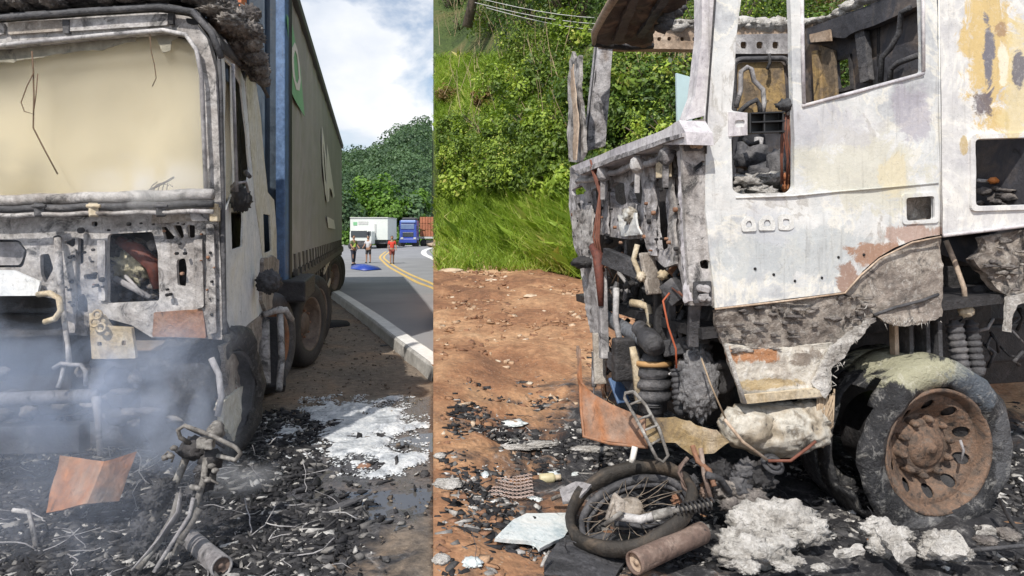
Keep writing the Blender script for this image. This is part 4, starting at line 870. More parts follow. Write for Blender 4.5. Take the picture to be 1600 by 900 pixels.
# ------------------------------------------------------------------ people
M_skin = plain('skin', (.32, .18, .12), .6, 0, .08); M_hair = plain('dark_hair', (.02, .015, .012), .7)
def person(label, px, d, H, shirt, trousers, yaw, stride, armpose, vest=None, short=True):
    x = (px-CX)/F*d; z0 = gl(0, d)+.1; root = thing('person', label, 'person', (x, d, z0)); R = Matrix.Rotation(yaw, 3, 'Z'); s = H/1.72
    def T(p): return Vector((x, d, z0))+R@(Vector(p)*s)
    def skin(name, joints, edges, mat, rootv=0, sub=2):
        me = bpy.data.meshes.new(name); base = root.location; me.from_pydata([tuple(T(j[:3])-base) for j in joints], edges, [])
        o = bpy.data.objects.new(name, me); COL.objects.link(o); o.parent = root; m = o.modifiers.new('skin', 'SKIN'); m.use_smooth_shade = True; sb = o.modifiers.new('sub', 'SUBSURF'); sb.levels = sub; sb.render_levels = sub
        for i, j in enumerate(joints): sv = me.skin_vertices[0].data[i]; r = j[3] if len(j) < 5 else None; sv.radius = ((j[3]*s, (j[4] if len(j) > 4 else j[3])*s)); sv.use_root = (i == rootv)
        me.materials.append(mat); return o
    a = stride
    J = [(0, 0, .93, .13, .10), (0, 0, 1.15, .12, .09), (0, 0, 1.38, .15, .10), (0, -.01, 1.48, .055), (0, -.02, 1.56, .06),
         (-.18, 0, 1.40, .055), (-.24, armpose[0], 1.14, .042), (-.25+armpose[2], armpose[0]*2-.12, .92+armpose[3], .03), (-.24+armpose[2], armpose[0]*2-.16, .84+armpose[3], .03),
         (.18, 0, 1.40, .055), (.24, armpose[1], 1.14, .042), (.25-armpose[2], armpose[1]*2-.12, .92+armpose[3], .03), (.24-armpose[2], armpose[1]*2-.16, .84+armpose[3], .03),
         (-.09, 0, .86, .09), (-.10, -a, .48, .062), (-.10, -a*.8, .09, .042), (-.10, -a*.8-.13, .035, .035), (.09, 0, .86, .09), (.10, a, .48, .062), (.10, a*1.4, .09, .042), (.10, a*1.4-.13, .035, .035)]
    E = [(0, 1), (1, 2), (2, 3), (3, 4), (2, 5), (5, 6), (6, 7), (7, 8), (2, 9), (9, 10), (10, 11), (11, 12), (0, 13), (13, 14), (14, 15), (15, 16), (0, 17), (17, 18), (18, 19), (19, 20)]
    skin('body', J, E, M_skin)
    h = MB(); h.blob(T((0, -.02, 1.64)), (.078*s, .095*s, .12*s), .0, 3); h.blob(T((0, -.115, 1.63)), (.012, .02, .02), 0, 1)
    for q in (-1, 1): h.blob(T((q*.08, -.01, 1.63)), (.012, .02, .03), 0, 1)
    h.build('head', M_skin, root, True)
    e = MB()
    for q in (-1, 1): e.blob(T((q*.03, -.108, 1.65)), (.012, .008, .008), 0, 1)
    e.blob(T((0, -.105, 1.585)), (.025, .008, .006), 0, 1); e.build('face_features', M_hair, root, True)
    hh = MB(); hh.blob(T((0, .012, 1.685)), (.088*s, .10*s, .095*s), .08, 3); hh.build('hair', M_hair, root, True)
    k = 1.22
    skin('shirt', [(0, 0, .92, .15*1.1, .125), (0, 0, 1.15, .15, .12), (0, 0, 1.38, .175, .12), (-.18, 0, 1.40, .075), (-.225, armpose[0]*.6, 1.22, .068), (.18, 0, 1.40, .075), (.225, armpose[1]*.6, 1.22, .068)], [(0, 1), (1, 2), (2, 3), (3, 4), (2, 5), (5, 6)], shirt)
    zl = .52 if short else .12; kk = (.86-zl)/.38 if short else 1
    skin('trousers', [(0, 0, .93, .155, .125), (-.09, 0, .84, .105), (-.10, -a*(1 if short else .9), zl, .085 if short else .06), (.09, 0, .84, .105), (.10, a*(1 if short else 1.3), zl, .085 if short else .06)], [(0, 1), (1, 2), (0, 3), (3, 4)], trousers)
    if vest: skin('vest', [(0, 0, .98, .165, .135), (0, 0, 1.15, .16, .13), (0, 0, 1.38, .17, .13)], [(0, 1), (1, 2)], vest)
    sh = MB()
    for q, f in ((-.10, -a*.8-.07), (.10, a*1.4-.07)): sh.blob(T((q, f, .04)), (.055, .14, .045), .0, 2)
    sh.build('shoes', M_trim, root, True)
person('person in a red t-shirt and dark red shorts standing on the yellow line', 612.5, 42, 1.62, plain('red_shirt', (.60, .055, .035), .8), plain('maroon_shorts', (.22, .05, .04), .8), .3, .10, (.03, -.03, 0, 0))
person('person in a pale grey shirt and black shorts before the white box truck', 575.5, 43, 1.62, plain('pale_shirt', (.50, .50, .53), .8), plain('black_shorts', (.03, .03, .035), .8), -.4, .06, (-.08, -.06, .03, .1))
person('person in a yellow-green vest and dark trousers half beside the trailer end', 552.5, 41, 1.66, plain('olive_shirt', (.10, .13, .05), .8), plain('dark_trousers', (.025, .03, .05), .8), .9, .05, (-.06, -.06, .03, .1), plain('yellow_vest', (.45, .60, .10), .7), False)
# ------------------------------------------------------------------ RIGHT PLACE: burnt cab seen from its side
S0 = Vector((1.03, 3.9, 0)); RS = Plane(S0, (.229, -.973, 0)); RF = Plane(S0, (-.973, -.229, 0))
FAR = Plane(RS.pt(0, 0, -2.3), RS.n); REAR = Plane(RF.pt(0, 0, -2.3), RF.n)
RT = thing('burnt_truck', 'burnt-out white truck cab seen from its side, standing on bare wheel hubs among white ash', 'truck', RS.pt(1.2, 0, -1.1)+Vector((0, 0, -.17)))
def pw(px, py, pl=RS, off=0): return pl.at(px, py, off)
rust_st = lambda px, py, r, c, s, pl=RS: (tuple(pw(px, py, pl)), (r[0], .6, r[1]), c, s)
M_rdoor = burnt('pale_blue_grey_door_metal', [(.28, (.36, .37, .40)), (.42, (.50, .52, .54)), (.455, (.70, .69, .64)), (.48, (.58, .60, .61)), (.58, (.66, .665, .66)), (.60, (.46, .45, .43)), (.635, (.58, .58, .585)), (.8, (.38, .37, .40))], scale=2.0, soot=.0, scr=.15, ov=.45, speck=.3, bump=.25, streak=.3, fine=90, chalk=.2,
    stains=[rust_st(1350, 265, (.42, .24), (.58, .57, .49), .8), rust_st(1300, 200, (.3, .12), (.50, .50, .54), .6), rust_st(1250, 395, (.55, .16), (.44, .475, .495), .7), rust_st(1370, 398, (.20, .07), (.34, .19, .12), .9), rust_st(1430, 365, (.22, .05), (.40, .27, .22), .85), rust_st(1325, 435, (.06, .12), (.28, .16, .11), .85),
            rust_st(1200, 350, (.2, .1), (.50, .52, .57), .5), rust_st(1430, 180, (.12, .2), (.38, .36, .42), .7), rust_st(1395, 270, (.1, .14), (.66, .58, .38), .6)])
M_rsleep = burnt('ochre_stained_cab_metal', [(.3, (.46, .46, .49)), (.46, (.64, .64, .64)), (.49, (.76, .75, .72)), (.53, (.62, .62, .62)), (.75, (.42, .42, .46))], scale=2.2, soot=.0, scr=.15, ov=.5, speck=.3, bump=.22, streak=.2, fine=70, chalk=.2,
    stains=[rust_st(1545, 80, (.19, .48), (.62, .46, .20), .95), rust_st(1590, 130, (.12, .4), (.66, .55, .30), .8), rust_st(1545, 90, (.045, .24), (.13, .14, .20), .9), rust_st(1535, 160, (.08, .09), (.14, .12, .14), .92), rust_st(1592, 105, (.05, .13), (.13, .13, .17), .9), rust_st(1565, 45, (.05, .05), (.28, .17, .12), .7), rust_st(1568, 100, (.04, .14), (.78, .74, .62), .8), rust_st(1507, 228, (.03, .06), (.45, .33, .13), .8)])
M_rpil = burnt('lilac_white_pillar_metal', [(.3, (.36, .34, .37)), (.5, (.54, .52, .55)), (.7, (.64, .62, .62))], scale=2.6, soot=.05, speck=.35, bump=.3, streak=.5, fine=60)
M_rfront = burnt('dirty_front_panel_metal', [(.28, (.12, .10, .09)), (.42, (.30, .285, .29)), (.58, (.50, .49, .51)), (.75, (.26, .21, .18))], scale=4.6, soot=.42, speck=.5, bump=.45, streak=.4)
M_rtan = burnt('tan_burnt_steel', [(.3, (.22, .15, .10)), (.5, (.42, .32, .24)), (.7, (.52, .44, .36))], scale=4, soot=.15, speck=.4, bump=.3)
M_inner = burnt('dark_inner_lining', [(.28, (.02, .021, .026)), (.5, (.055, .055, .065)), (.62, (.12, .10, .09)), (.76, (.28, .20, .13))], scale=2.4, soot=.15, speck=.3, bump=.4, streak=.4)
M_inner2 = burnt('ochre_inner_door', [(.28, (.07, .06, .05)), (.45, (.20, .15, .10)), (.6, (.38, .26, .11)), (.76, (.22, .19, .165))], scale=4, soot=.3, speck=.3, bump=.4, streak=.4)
M_underw = burnt('dark_roof_lining', [(.3, (.045, .035, .035)), (.6, (.11, .085, .08)), (.8, (.22, .16, .12))], scale=3, soot=.2, speck=.3, bump=.4)
M_alum = burnt('melted_aluminium', [(.3, (.13, .105, .075)), (.42, (.36, .31, .24)), (.52, (.50, .48, .43)), (.58, (.22, .19, .15)), (.66, (.56, .57, .56)), (.74, (.22, .25, .30)), (.85, (.15, .13, .11))], scale=4, soot=.3, speck=.3, bump=.35, streak=0, rough=.5, fine=30, ov=.5)
M_wash = burnt('white_ash_fibre', [(.25, (.16, .145, .13)), (.4, (.38, .36, .335)), (.55, (.60, .58, .555)), (.75, (.70, .68, .66))], scale=7, soot=.18, speck=.35, bump=1.2, streak=0, fine=30, chalk=.4, rough=.9)
M_cable = plain('burnt_red_cable', (.15, .055, .035), .7, 0, .3, 20); M_cable2 = plain('tan_cable', (.34, .26, .18), .7, 0, .3, 20); M_black = plain('black_plastic', (.02, .02, .022), .5, 0, .2)
def shR(name, outer, holes=(), **k):
    k.setdefault('mat', M_rdoor); return sheet(name, k.pop('parent', RT), k.pop('pl', RS), outer, holes, **k)
def rodR(nm, pts, r, m, pl=None, n=8, par=RT):
    mb = MB(); mb.tube([pl.at(p[0], p[1], p[2] if len(p) > 2 else 0) if pl else P(*p) for p in pts], r, n); return mb.build(nm, m, par, True)
# door
door = shR('door', [(1127, -70), (1463, -70), (1466, 150), (1470, 367), (1448, 370), (1425, 376), (1398, 387), (1373, 402), (1348, 424), (1332, 446), (1318, 456), (1230, 467), (1117, 481), (1111, 410), (1103, 330), (1102, 180)],
    [fillet([(1166, -50), (1233, -50), (1240, 170), (1242, 292), (1234, 301), (1154, 303), (1144, 297), (1143, 213), (1168, 211), (1168, 176), (1143, 173), (1150, 60)], 5), fillet([(1251, -50), (1440, -50), (1442, 112), (1255, 163)], 4), fillet([(1415, 308), (1461, 305), (1462, 343), (1416, 346)], 5)],
    t=.035, grid=.07, warp=.012, wf=3)
for nm, pts, r in [('door_crease', [(1150, 309), (1240, 306), (1300, 300), (1466, 286)], .006), ('window_sill', [(1253, 166), (1345, 142), (1443, 115)], .011), ('window_rim', [(1252, -60), (1254, 60), (1256, 162)], .011), ('window_rim', [(1442, -60), (1443, 112)], .011), ('door_edge', [(1467, -60), (1468, 150), (1471, 366)], .006), ('arch_edge', [(1470, 370), (1425, 379), (1375, 404), (1345, 430), (1320, 458), (1230, 470), (1117, 483)], .006)]:
    mb = MB(); mb.tube([pw(x, y, RS, .006) for x, y in pts], r, 6); mb.build(nm, M_rpil if 'rim' in nm or 'sill' in nm else M_rtan if nm == 'arch_edge' else M_rdoor, door, True)
shR('recess_frame', [(1410, 303), (1466, 300), (1467, 348), (1411, 351)], [fillet([(1416, 309), (1460, 306), (1461, 342), (1417, 345)], 5)], t=.012, off=.010, grid=0, warp=0, rf=6, parent=door)
shR('recess_back', [(1412, 303), (1465, 302), (1466, 348), (1413, 350)], t=.01, off=-.10, mat=M_fib, grid=.03, warp=.02, wf=14, parent=door)
for (x, y) in [(1209, 429), (1242, 439), (1284, 434), (1310, 402), (1180, 420), (1350, 398)]:
    mb = MB(); mb.lathe([(0, .006), (.006, .006), (.009, 0), (.009, -.01)], pw(x, y), RS.n, 8); mb.build('bolt_hole', M_hole, door, True)
M_ghost = burnt('pale_blistered_paint', [(.3, (.56, .57, .57)), (.7, (.70, .70, .68))], scale=8, soot=0, speck=.25, bump=.3, streak=0)
for pts in ([(1160, 362), (1158, 348), (1166, 338), (1176, 338), (1182, 352), (1182, 361)], [(1186, 360), (1186, 346), (1194, 336), (1206, 337), (1212, 350), (1211, 360)], [(1217, 359), (1216, 338), (1224, 334), (1240, 336), (1241, 356), (1234, 360)]):
    cx_ = sum(p[0] for p in pts)/6; cy_ = sum(p[1] for p in pts)/6
    shR('blistered_sticker_mark', pts, [fillet([(cx_+(x-cx_)*.42, cy_+(y-cy_)*.42) for x, y in pts], 2, 2)], t=.004, off=.0055, mat=M_ghost, grid=0, warp=0, rf=3, rag=.0, parent=door)
# sleeper side
shR('sleeper_side', [(1468, -70), (1760, -70), (1760, 345), (1600, 352), (1500, 363), (1473, 366)], [fillet([(1524, 218), (1720, 212), (1720, 316), (1525, 322)], 8)], t=.04, grid=.1, warp=.008, off=-.004, mat=M_rsleep)
shR('sleeper_window_frame', [(1517, 210), (1728, 203), (1728, 324), (1518, 330)], [fillet([(1524, 217), (1721, 211), (1721, 317), (1525, 323)], 8)], t=.02, off=.012, grid=0, warp=0, mat=M_rsleep, rf=9)
rodR('lower_edge', [(1474, 368, .01), (1600, 353, .01), (1760, 344, .01)], .012, M_rpil, RS)
shR('vertical_seam', [(1466, -60), (1468, -60), (1473, 366), (1471, 366)], t=.004, off=.004, mat=M_hole, grid=0, warp=0)
# A pillar and corner panel
shR('windscreen_pillar', [(1098, -70), (1132, -70), (1117, 40), (1104, 180), (1072, 188), (1086, 150), (1096, 60)], t=.09, off=-.012, grid=.07, warp=.008, mat=M_rpil)
rodR('pillar_groove', [(1121, -60, .008), (1113, 60, .008), (1104, 180, .008), (1103, 240, .006)], .006, M_soot, RS)
shR('corner_panel', [(1064, 190), (1103, 186), (1108, 330), (1115, 478), (1079, 477), (1070, 330)], [fillet([(1081, 263), (1098, 250), (1103, 256), (1086, 270)], 3), fillet([(1093, 408), (1104, 405), (1111, 410), (1111, 421), (1095, 419)], 3)], t=.03, off=-.012, grid=.06, warp=.008, mat=M_ash)
for (x0, y0, x1, y1) in [(1070, 196, 1100, 236), (1084, 440, 1112, 474)]:
    shR('hinge_recess', [(x0, y0), (x1, y0-1), (x1, y1-1), (x0, y1)], t=.01, off=.003, mat=M_soot2, grid=0, warp=0, rf=3)
    mb = MB()
    for (fx, fy, r) in ((.3, .3, .022), (.62, .35, .026), (.4, .75, .022), (.72, .8, .018)): mb.lathe([(0, .035), (r*.6, .035), (r, .02), (r, -.01)], pw(x0+(x1-x0)*fx, y0+(y1-y0)*fy), RS.n, 12)
    a = pw(x0+8, y0+10, RS, .02); b = pw(x1-6, y0+14, RS, .02); mb.beam(a, b, .04, .03); mb.beam(pw(x0+10, y1-10, RS, .02), pw(x1-6, y1-12, RS, .02), .03, .03); mb.build('hinge', M_rtan if y0 < 300 else M_ash2, RT, bevel=.003)
# mirror bracket and switch unit in the door window
shR('mirror_bracket', [(1139, 175), (1168, 176), (1168, 211), (1139, 213)], [fillet([(1148, 188), (1164, 187), (1164, 198), (1149, 199)], 4, 3)], t=.02, off=.008, mat=M_rpil, grid=0, warp=0)
mb = MB(); a = pw(1170, 178, RS, .02); b = pw(1221, 208, RS, .02)
for y in (178, 192, 208): mb.beam(pw(1170, y, RS, 0), pw(1222, y-2, RS, 0), .06, .008)
for x in (1170, 1192, 1221): mb.beam(pw(x, 177, RS, 0), pw(x, 209, RS, 0), .05, .008)
mb.add([pw(1170, 177, RS, -.03), pw(1222, 175, RS, -.03), pw(1222, 208, RS, -.03), pw(1170, 210, RS, -.03)], [(0, 1, 2, 3)]); mb.build('switch_frame', M_black, RT)
# front face
RFs = lambda nm, o_, h=(), **k: shR(nm, o_, h, pl=RF, **k)
RFs('front_panel', [(889, 262), (900, 258), (1040, 214), (1066, 192), (1074, 245), (1081, 477), (1070, 477), (1064, 425), (1056, 412), (1040, 418), (1012, 398), (1006, 372), (980, 374), (950, 369), (930, 364), (928, 398), (905, 403), (896, 380), (889, 320)],
    [fillet([(951, 292), (962, 284), (976, 286), (979, 318), (966, 322), (957, 316)], 3), fillet([(984, 288), (1000, 276), (1004, 300), (1000, 322), (988, 316)], 3), fillet([(1022, 280), (1041, 276), (1043, 388), (1030, 394), (1024, 360)], 4), fillet([(1005, 336), (1012, 336), (1012, 345), (1005, 345)], 2, 2), fillet([(1050, 322), (1055, 322), (1057, 368), (1052, 370)], 2, 2),
     fillet([(925, 296), (934, 292), (941, 320), (939, 372-12), (929, 358)], 3), fillet([(893, 296), (910, 290), (916, 302), (895, 306)], 3), fillet([(901, 318), (908, 316), (910, 340), (903, 342)], 2)],
    t=.035, grid=.07, warp=.014, wf=6, mat=M_rfront)
for nm, o_, of, m in [('panel_rib', [(1006, 250), (1020, 246), (1023, 400), (1010, 396)], .03, M_rfront), ('panel_rib', [(1043, 240), (1050, 238), (1056, 412), (1046, 416)], .035, M_ash), ('panel_rib', [(1058, 236), (1068, 233), (1078, 470), (1070, 474)], .045, M_rpil), ('panel_rib', [(936, 270), (946, 268), (950, 366), (942, 364)], .03, M_rfront), ('panel_rib', [(912, 300), (922, 297), (926, 396), (917, 400)], .03, M_ash2),
    ('yellow_plate', [(1024, 252), (1046, 250), (1047, 276), (1026, 278)], .07, M_ylw), ('blue_white_plate', [(966, 336), (992, 332), (1000, 366), (970, 370)], .05, M_rdoor), ('side_flap', [(892, 330), (924, 326), (928, 400), (905, 404), (897, 380)], .05, M_ash), ('side_flap', [(905, 404), (926, 400), (932, 470), (938, 520), (922, 520), (914, 470)], .04, M_ash2)]:
    RFs(nm, o_, t=.015, off=of, mat=m, grid=.05, warp=.016, wf=9, rag=.004)
for k in range(46):
    x = random.uniform(892, 1070); y = random.uniform(262, 400); r = random.uniform(.005, .016); mb = MB(); mb.lathe([(0, .003), (r*.6, .003), (r, 0), (r, -.02)], pw(x, y, RF, .05), RF.n, 8); mb.build('bolt_hole', random.choice([M_hole, M_hole, M_soot, M_rust2]), RT, True)
def railpt(f, z, o): 
    a = pw(897, 262, RF, o); b = pw(1064, 203, RF, o); p = a.lerp(b, f); p.z += z; return p
RFs('cowl_rail', [(892, 260), (960, 232), (1036, 203), (1062, 188), (1073, 206), (1074, 226), (1036, 226), (960, 252), (905, 274)], t=.16, off=.12, mat=M_rpil, grid=.07, warp=.012)
RFs('cowl_rail_fold', [(897, 268), (960, 244), (1036, 217), (1066, 208), (1066, 214), (1036, 224), (960, 251), (905, 273)], t=.02, off=.14, mat=M_rfront, grid=.07, warp=.01)
mb = MB(); mb.tube([railpt(i/22, -.13+.01*math.sin(i), .06) for i in range(1, 22)], .022, 8); mb.build('wiper_linkage', M_ash2, RT, True)
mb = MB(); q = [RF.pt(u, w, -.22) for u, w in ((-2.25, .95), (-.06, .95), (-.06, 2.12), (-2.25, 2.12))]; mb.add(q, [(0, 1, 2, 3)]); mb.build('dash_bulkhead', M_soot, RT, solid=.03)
for f in (.35, .68, .9): 
    mb = MB(); p = railpt(f, -.12, .10); mb.blob(p, (.05, .05, .06), .4, 2); mb.beam(p+Vector((0, 0, .06)), p+Vector((0, .02, -.18)), .03, .03); mb.build('wiper_pivot', M_ash2, RT)
# far pillar, torn upper panel, roof front
shR('far_pillar', [(916, 236), (946, 228), (958, 70), (934, 68)], pl=FAR, t=.10, off=.02, mat=M_rfront, grid=.08, warp=.012, rf=2)
rodR('far_pillar_edge', [(916, 238), (925, 160), (935, 66)], .02, M_soot, FAR)
RFs('torn_front_strip', [(888, 252), (887, 160), (889, 95), (893, 80), (896, 92), (904, 86), (906, 150), (914, 238), (905, 252), (899, 254)], t=.03, off=.05, mat=M_ash, grid=.05, warp=.02, rag=.004)
RFs('torn_front_strip', [(897, 250), (893, 170), (892, 110), (896, 100), (900, 180), (903, 250)], t=.01, off=.11, mat=M_rtan, grid=.05, warp=.02)
V = [P(929, 66, 5.7), P(938, 36, 5.2), P(972, -18, 4.5), (P(1010, -70, 4.2)), P(1110, -60, 4.6), P(1050, 40, 5.6), P(1022, 56, 5.9)]
A3, B3, C3 = P(929, 62, 5.7), P(1005, -62, 4.3), P(1060, 30, 5.5); vn = (B3-A3).cross(C3-A3).normalized()
if vn.dot(CAM-A3) < 0: vn = -vn
VP_ = Plane(A3, vn)
M_visor = burnt('brown_black_visor', [(.3, (.03, .024, .024)), (.5, (.085, .06, .05)), (.62, (.20, .13, .09)), (.75, (.06, .05, .05))], scale=4, soot=.35, speck=.4, bump=.5, streak=.3)
shR('roof_visor', [(930, 66), (931, 50), (945, 24), (972, -20), (1000, -62), (1110, -66), (1086, -16), (1072, 4), (1052, 16), (1046, 38), (1026, 46), (1018, 70), (980, 72)], pl=VP_, t=.04, grid=.07, warp=.03, wf=5, rag=.022, mat=M_visor)
shR('visor_rib', [(958, 62), (1002, -40), (1016, -44), (974, 64)], pl=VP_, t=.03, off=.03, grid=.1, warp=.02, rag=.008, mat=M_underw)
shR('visor_rib', [(994, 60), (1060, -44), (1072, -40), (1006, 60)], pl=VP_, t=.03, off=.03, grid=.1, warp=.02, rag=.008, mat=M_soot2)
mb = MB(); mb.tube([VP_.at(x, y, .0) for x, y in [(928, 68), (929, 50), (944, 22), (971, -22), (998, -64)]], [.018, .028, .03, .035, .035], 8); mb.build('visor_edge', M_rtan, RT, True)
mb = MB(); mb.tube([VP_.at(x, y, -.01) for x, y in [(928, 68), (980, 74), (1020, 71)]], .03, 8); mb.build('visor_rear_edge', M_soot, RT, True)
mb = MB()
for i in range(9): mb.blob(P(1040-random.uniform(-6, 14)+i*3, 44-i*6, 5.3), (.06, .06, .04), .6, 2)
mb.build('charred_visor_edge', M_soot2, RT, True)
# far side of the cab
shR('far_roof_rail', [(937, 48), (1000, 47), (1100, 42), (1256, 40), (1256, 86), (1140, 84), (1090, 77), (935, 75)], [fillet([(x-5, 65), (x+5, 65), (x+5, 76), (x-5, 76)], 4, 3) for x in (1162, 1187, 1212)]+[fillet([(x-3, 58), (x+3, 58), (x+3, 64), (x-3, 64)], 2, 2) for x in (1030, 1045, 1066, 1085)], pl=FAR, t=.12, off=.03, mat=M_rtan, grid=.1, warp=.015)
shR('rail_stamping', [(1144, 54), (1250, 52), (1250, 84), (1144, 84)], [fillet([(x-5, 65), (x+5, 65), (x+5, 76), (x-5, 76)], 4, 3) for x in (1162, 1187, 1212)], pl=FAR, t=.02, off=.05, mat=M_ash2, grid=.1, warp=.005)
mb = MB()
for i in range(46): mb.blob(FAR.at(1036+i*4.8, 40+random.uniform(-6, 3), .0), (random.uniform(.05, .13), .08, random.uniform(.02, .06)), .8, 2, 2.5)
for i in range(30): mb.blob(REAR.at(1256+i*7, 40-i*2.1+random.uniform(-4, 2)+(-.6*i if i > 9 else 0), -.02), (random.uniform(.04, .09), .06, random.uniform(.02, .04)), .8, 2, 2.5)
mb.build('roof_edge_ash', M_wash, RT, True)['kind'] = 'stuff'
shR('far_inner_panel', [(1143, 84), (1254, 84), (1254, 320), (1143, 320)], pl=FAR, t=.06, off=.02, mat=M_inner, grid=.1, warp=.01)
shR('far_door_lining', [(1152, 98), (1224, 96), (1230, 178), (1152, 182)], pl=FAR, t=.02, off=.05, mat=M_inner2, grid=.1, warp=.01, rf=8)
mb = MB(); mb.tube([FAR.at(x, y, .08) for x, y in fillet([(1147, 190), (1147, 93), (1232, 91), (1236, 190)], 12)[:]][:-5], .025, 8); mb.build('lining_rim', M_soot2, RT, True)
rodR('grab_bar', [(1150, 168), (1157, 142), (1158, 112), (1168, 105), (1174, 108), (1178, 126), (1192, 140), (1194, 160), (1192, 176)], .022, M_chassis if 0 else M_ash2, Plane(FAR.pt(0, 0, .3), RS.n))
rodR('grab_bar', [(1155, 175), (1170, 162), (1182, 156), (1187, 165), (1188, 176)], .022, M_soot2, Plane(FAR.pt(0, 0, .4), RS.n))
rodR('lever', [(1202, 84), (1203, 98), (1199, 108)], .016, M_soot, Plane(FAR.pt(0, 0, .15), RS.n))
shR('far_post', [(1236, 84), (1256, 84), (1256, 320), (1240, 320)], pl=FAR, t=.12, off=.06, mat=M_rtan, grid=.1, warp=.008)
rodR('seat_frame', [(1186, 215, -1.2), (1184, 235, -1.2), (1178, 258, -1.1), (1170, 262, -1.0)], .035, M_ash2, RS); rodR('seat_frame', [(1160, 222, -1.3), (1158, 270, -1.3)], .04, M_soot2, RS)
rodR('steering_arm', [(1163, 218, -.8), (1172, 226, -.7), (1185, 222, -.7)], .015, M_soot, RS)
mb = MB(); mb.blob(pw(1178, 248, RS, -.9), (.14, .1, .10), .5, 3, 2); mb.blob(pw(1200, 270, RS, -.8), (.16, .1, .08), .6, 3, 2); mb.blob(pw(1225, 265, RS, -.7), (.12, .1, .16), .6, 3, 2); mb.build('burnt_seat_remains', M_soot2, RT, True)
mb = MB()
for i in range(14): mb.blob(pw(random.uniform(1146, 1205), random.uniform(278, 306), RS, random.uniform(-.5, -.12)), (random.uniform(.04, .09), .07, random.uniform(.02, .04)), .9, 3, 3)
mb.build('ash_heap', M_wash, RT, True)
mb = MB(); mb.blob(pw(1232, 288, RS, -.15), (.035, .05, .06), .5, 3, 2); mb.blob(pw(1228, 276, RS, -.15), (.02, .03, .03), .5, 2, 2); mb.build('orange_melted_connector', burnt('orange_melt', [(.3, (.28, .08, .03)), (.7, (.60, .26, .12))], scale=9, soot=.2), RT, True)
mb = MB()
for i in range(11):
    x = 1222+random.uniform(0, 18); mb.tube([pw(x+random.uniform(-4, 4), 172+random.uniform(-6, 20), RS, -.06), pw(x+random.uniform(-4, 4), 215, RS, -.05), pw(x+random.uniform(-4, 4), 250, RS, -.06), pw(x+random.uniform(-4, 2), 288, RS, -.1)], .0045, 5)
mb.build('wiring_loom', M_cable, RT, True)
mb = MB(); mb.blob(pw(1226, 165, RS, -.05), (.05, .04, .035), .7, 3, 2.5); mb.build('burnt_connector', M_soot2, RT, True)
# rear inner wall
rwt = [(1255, 42), (1300, 28), (1360, 8), (1430, -22), (1500, -60), (1604, -110)]
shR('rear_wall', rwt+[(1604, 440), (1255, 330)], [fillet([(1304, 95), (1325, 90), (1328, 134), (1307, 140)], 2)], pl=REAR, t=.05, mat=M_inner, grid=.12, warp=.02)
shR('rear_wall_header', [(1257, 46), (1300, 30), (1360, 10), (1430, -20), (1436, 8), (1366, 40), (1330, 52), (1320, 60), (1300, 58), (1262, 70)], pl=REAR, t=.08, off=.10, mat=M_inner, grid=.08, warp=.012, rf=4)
shR('rust_patch_panel', [(1264, 54), (1296, 46), (1298, 64), (1266, 66)], pl=REAR, t=.02, off=.13, mat=M_rtan, grid=.06, warp=.012)
shR('rear_wall_rib', [(1335, 52), (1350, 46), (1358, 125), (1344, 130)], pl=REAR, t=.05, off=.08, mat=M_soot2, grid=.08, warp=.008, rf=3); shR('rear_wall_rib', [(1268, 80), (1278, 78), (1282, 160), (1272, 162)], pl=REAR, t=.05, off=.08, mat=M_inner2, grid=.08, warp=.008, rf=3)
shR('rear_wall_rib', [(1280, 70), (1302, 78), (1306, 150), (1284, 158)], pl=REAR, t=.03, off=.05, mat=M_inner2, grid=.08, warp=.008, rf=3)
rodR('rear_grab_bar', [(1422, 12), (1408, 20), (1405, 50), (1392, 75), (1378, 90), (1376, 128)], .022, M_soot2, Plane(REAR.pt(0, 0, .2), RF.n)); rodR('rear_grab_bar', [(1390, 128), (1392, 108), (1404, 98), (1436, 86)], .022, M_soot2, Plane(REAR.pt(0, 0, .2), RF.n))
shR('rear_window_frame', [(1300, 90), (1328, 84), (1332, 139), (1304, 146)], [fillet([(1304, 95), (1325, 90), (1328, 134), (1307, 140)], 2)], pl=REAR, t=.02, off=.02, mat=M_soot, grid=0, warp=0)
ub = RS.uv(1758, 200)[0]; mb = MB(); mb.add([RS.pt(ub, z, -.02-w) for z, w in ((1.3, 0), (1.3, 2.2), (3.4, 2.2), (3.4, 0))], [(0, 1, 2, 3)]); mb.build('back_wall', M_rsleep, RT, solid=.04)
# cab floor and inner sleeper
mb = MB(); q = [RS.pt(.05, 1.05, -.05), RS.pt(2.75, 1.25, -.05), RS.pt(2.75, 1.25, -2.28), RS.pt(.05, 1.05, -2.28)]; mb.add(q, [(0, 1, 2, 3)]); mb.build('cab_floor', M_soot, RT, solid=.06)
mb = MB(); q = [RS.pt(2.0, 1.0, -.25), RS.pt(3.2, 1.0, -.25), RS.pt(3.2, 2.3, -2.2), RS.pt(2.0, 2.3, -2.2)]; mb.add([RS.pt(2.3, 1.3, -1.3), RS.pt(4.2, 1.3, -1.3), RS.pt(4.2, 3.3, -1.3), RS.pt(2.3, 3.3, -1.3)], [(0, 1, 2, 3)]); mb.build('bunk_partition', M_soot, RT, solid=.03)
mb = MB(); mb.box(RS.pt(2.95, 1.62, -.65), (1.4, 1.0, .05)); mb.build('bunk_shelf', M_soot, RT)
mb = MB()
for i in range(30): mb.blob(pw(random.uniform(1528, 1600), random.uniform(285, 322), RS, random.uniform(-.5, -.12)), (random.uniform(.02, .07), .04, random.uniform(.01, .035)), .9, 2, 3)
mb.build('bunk_char', M_fluff, RT, True)
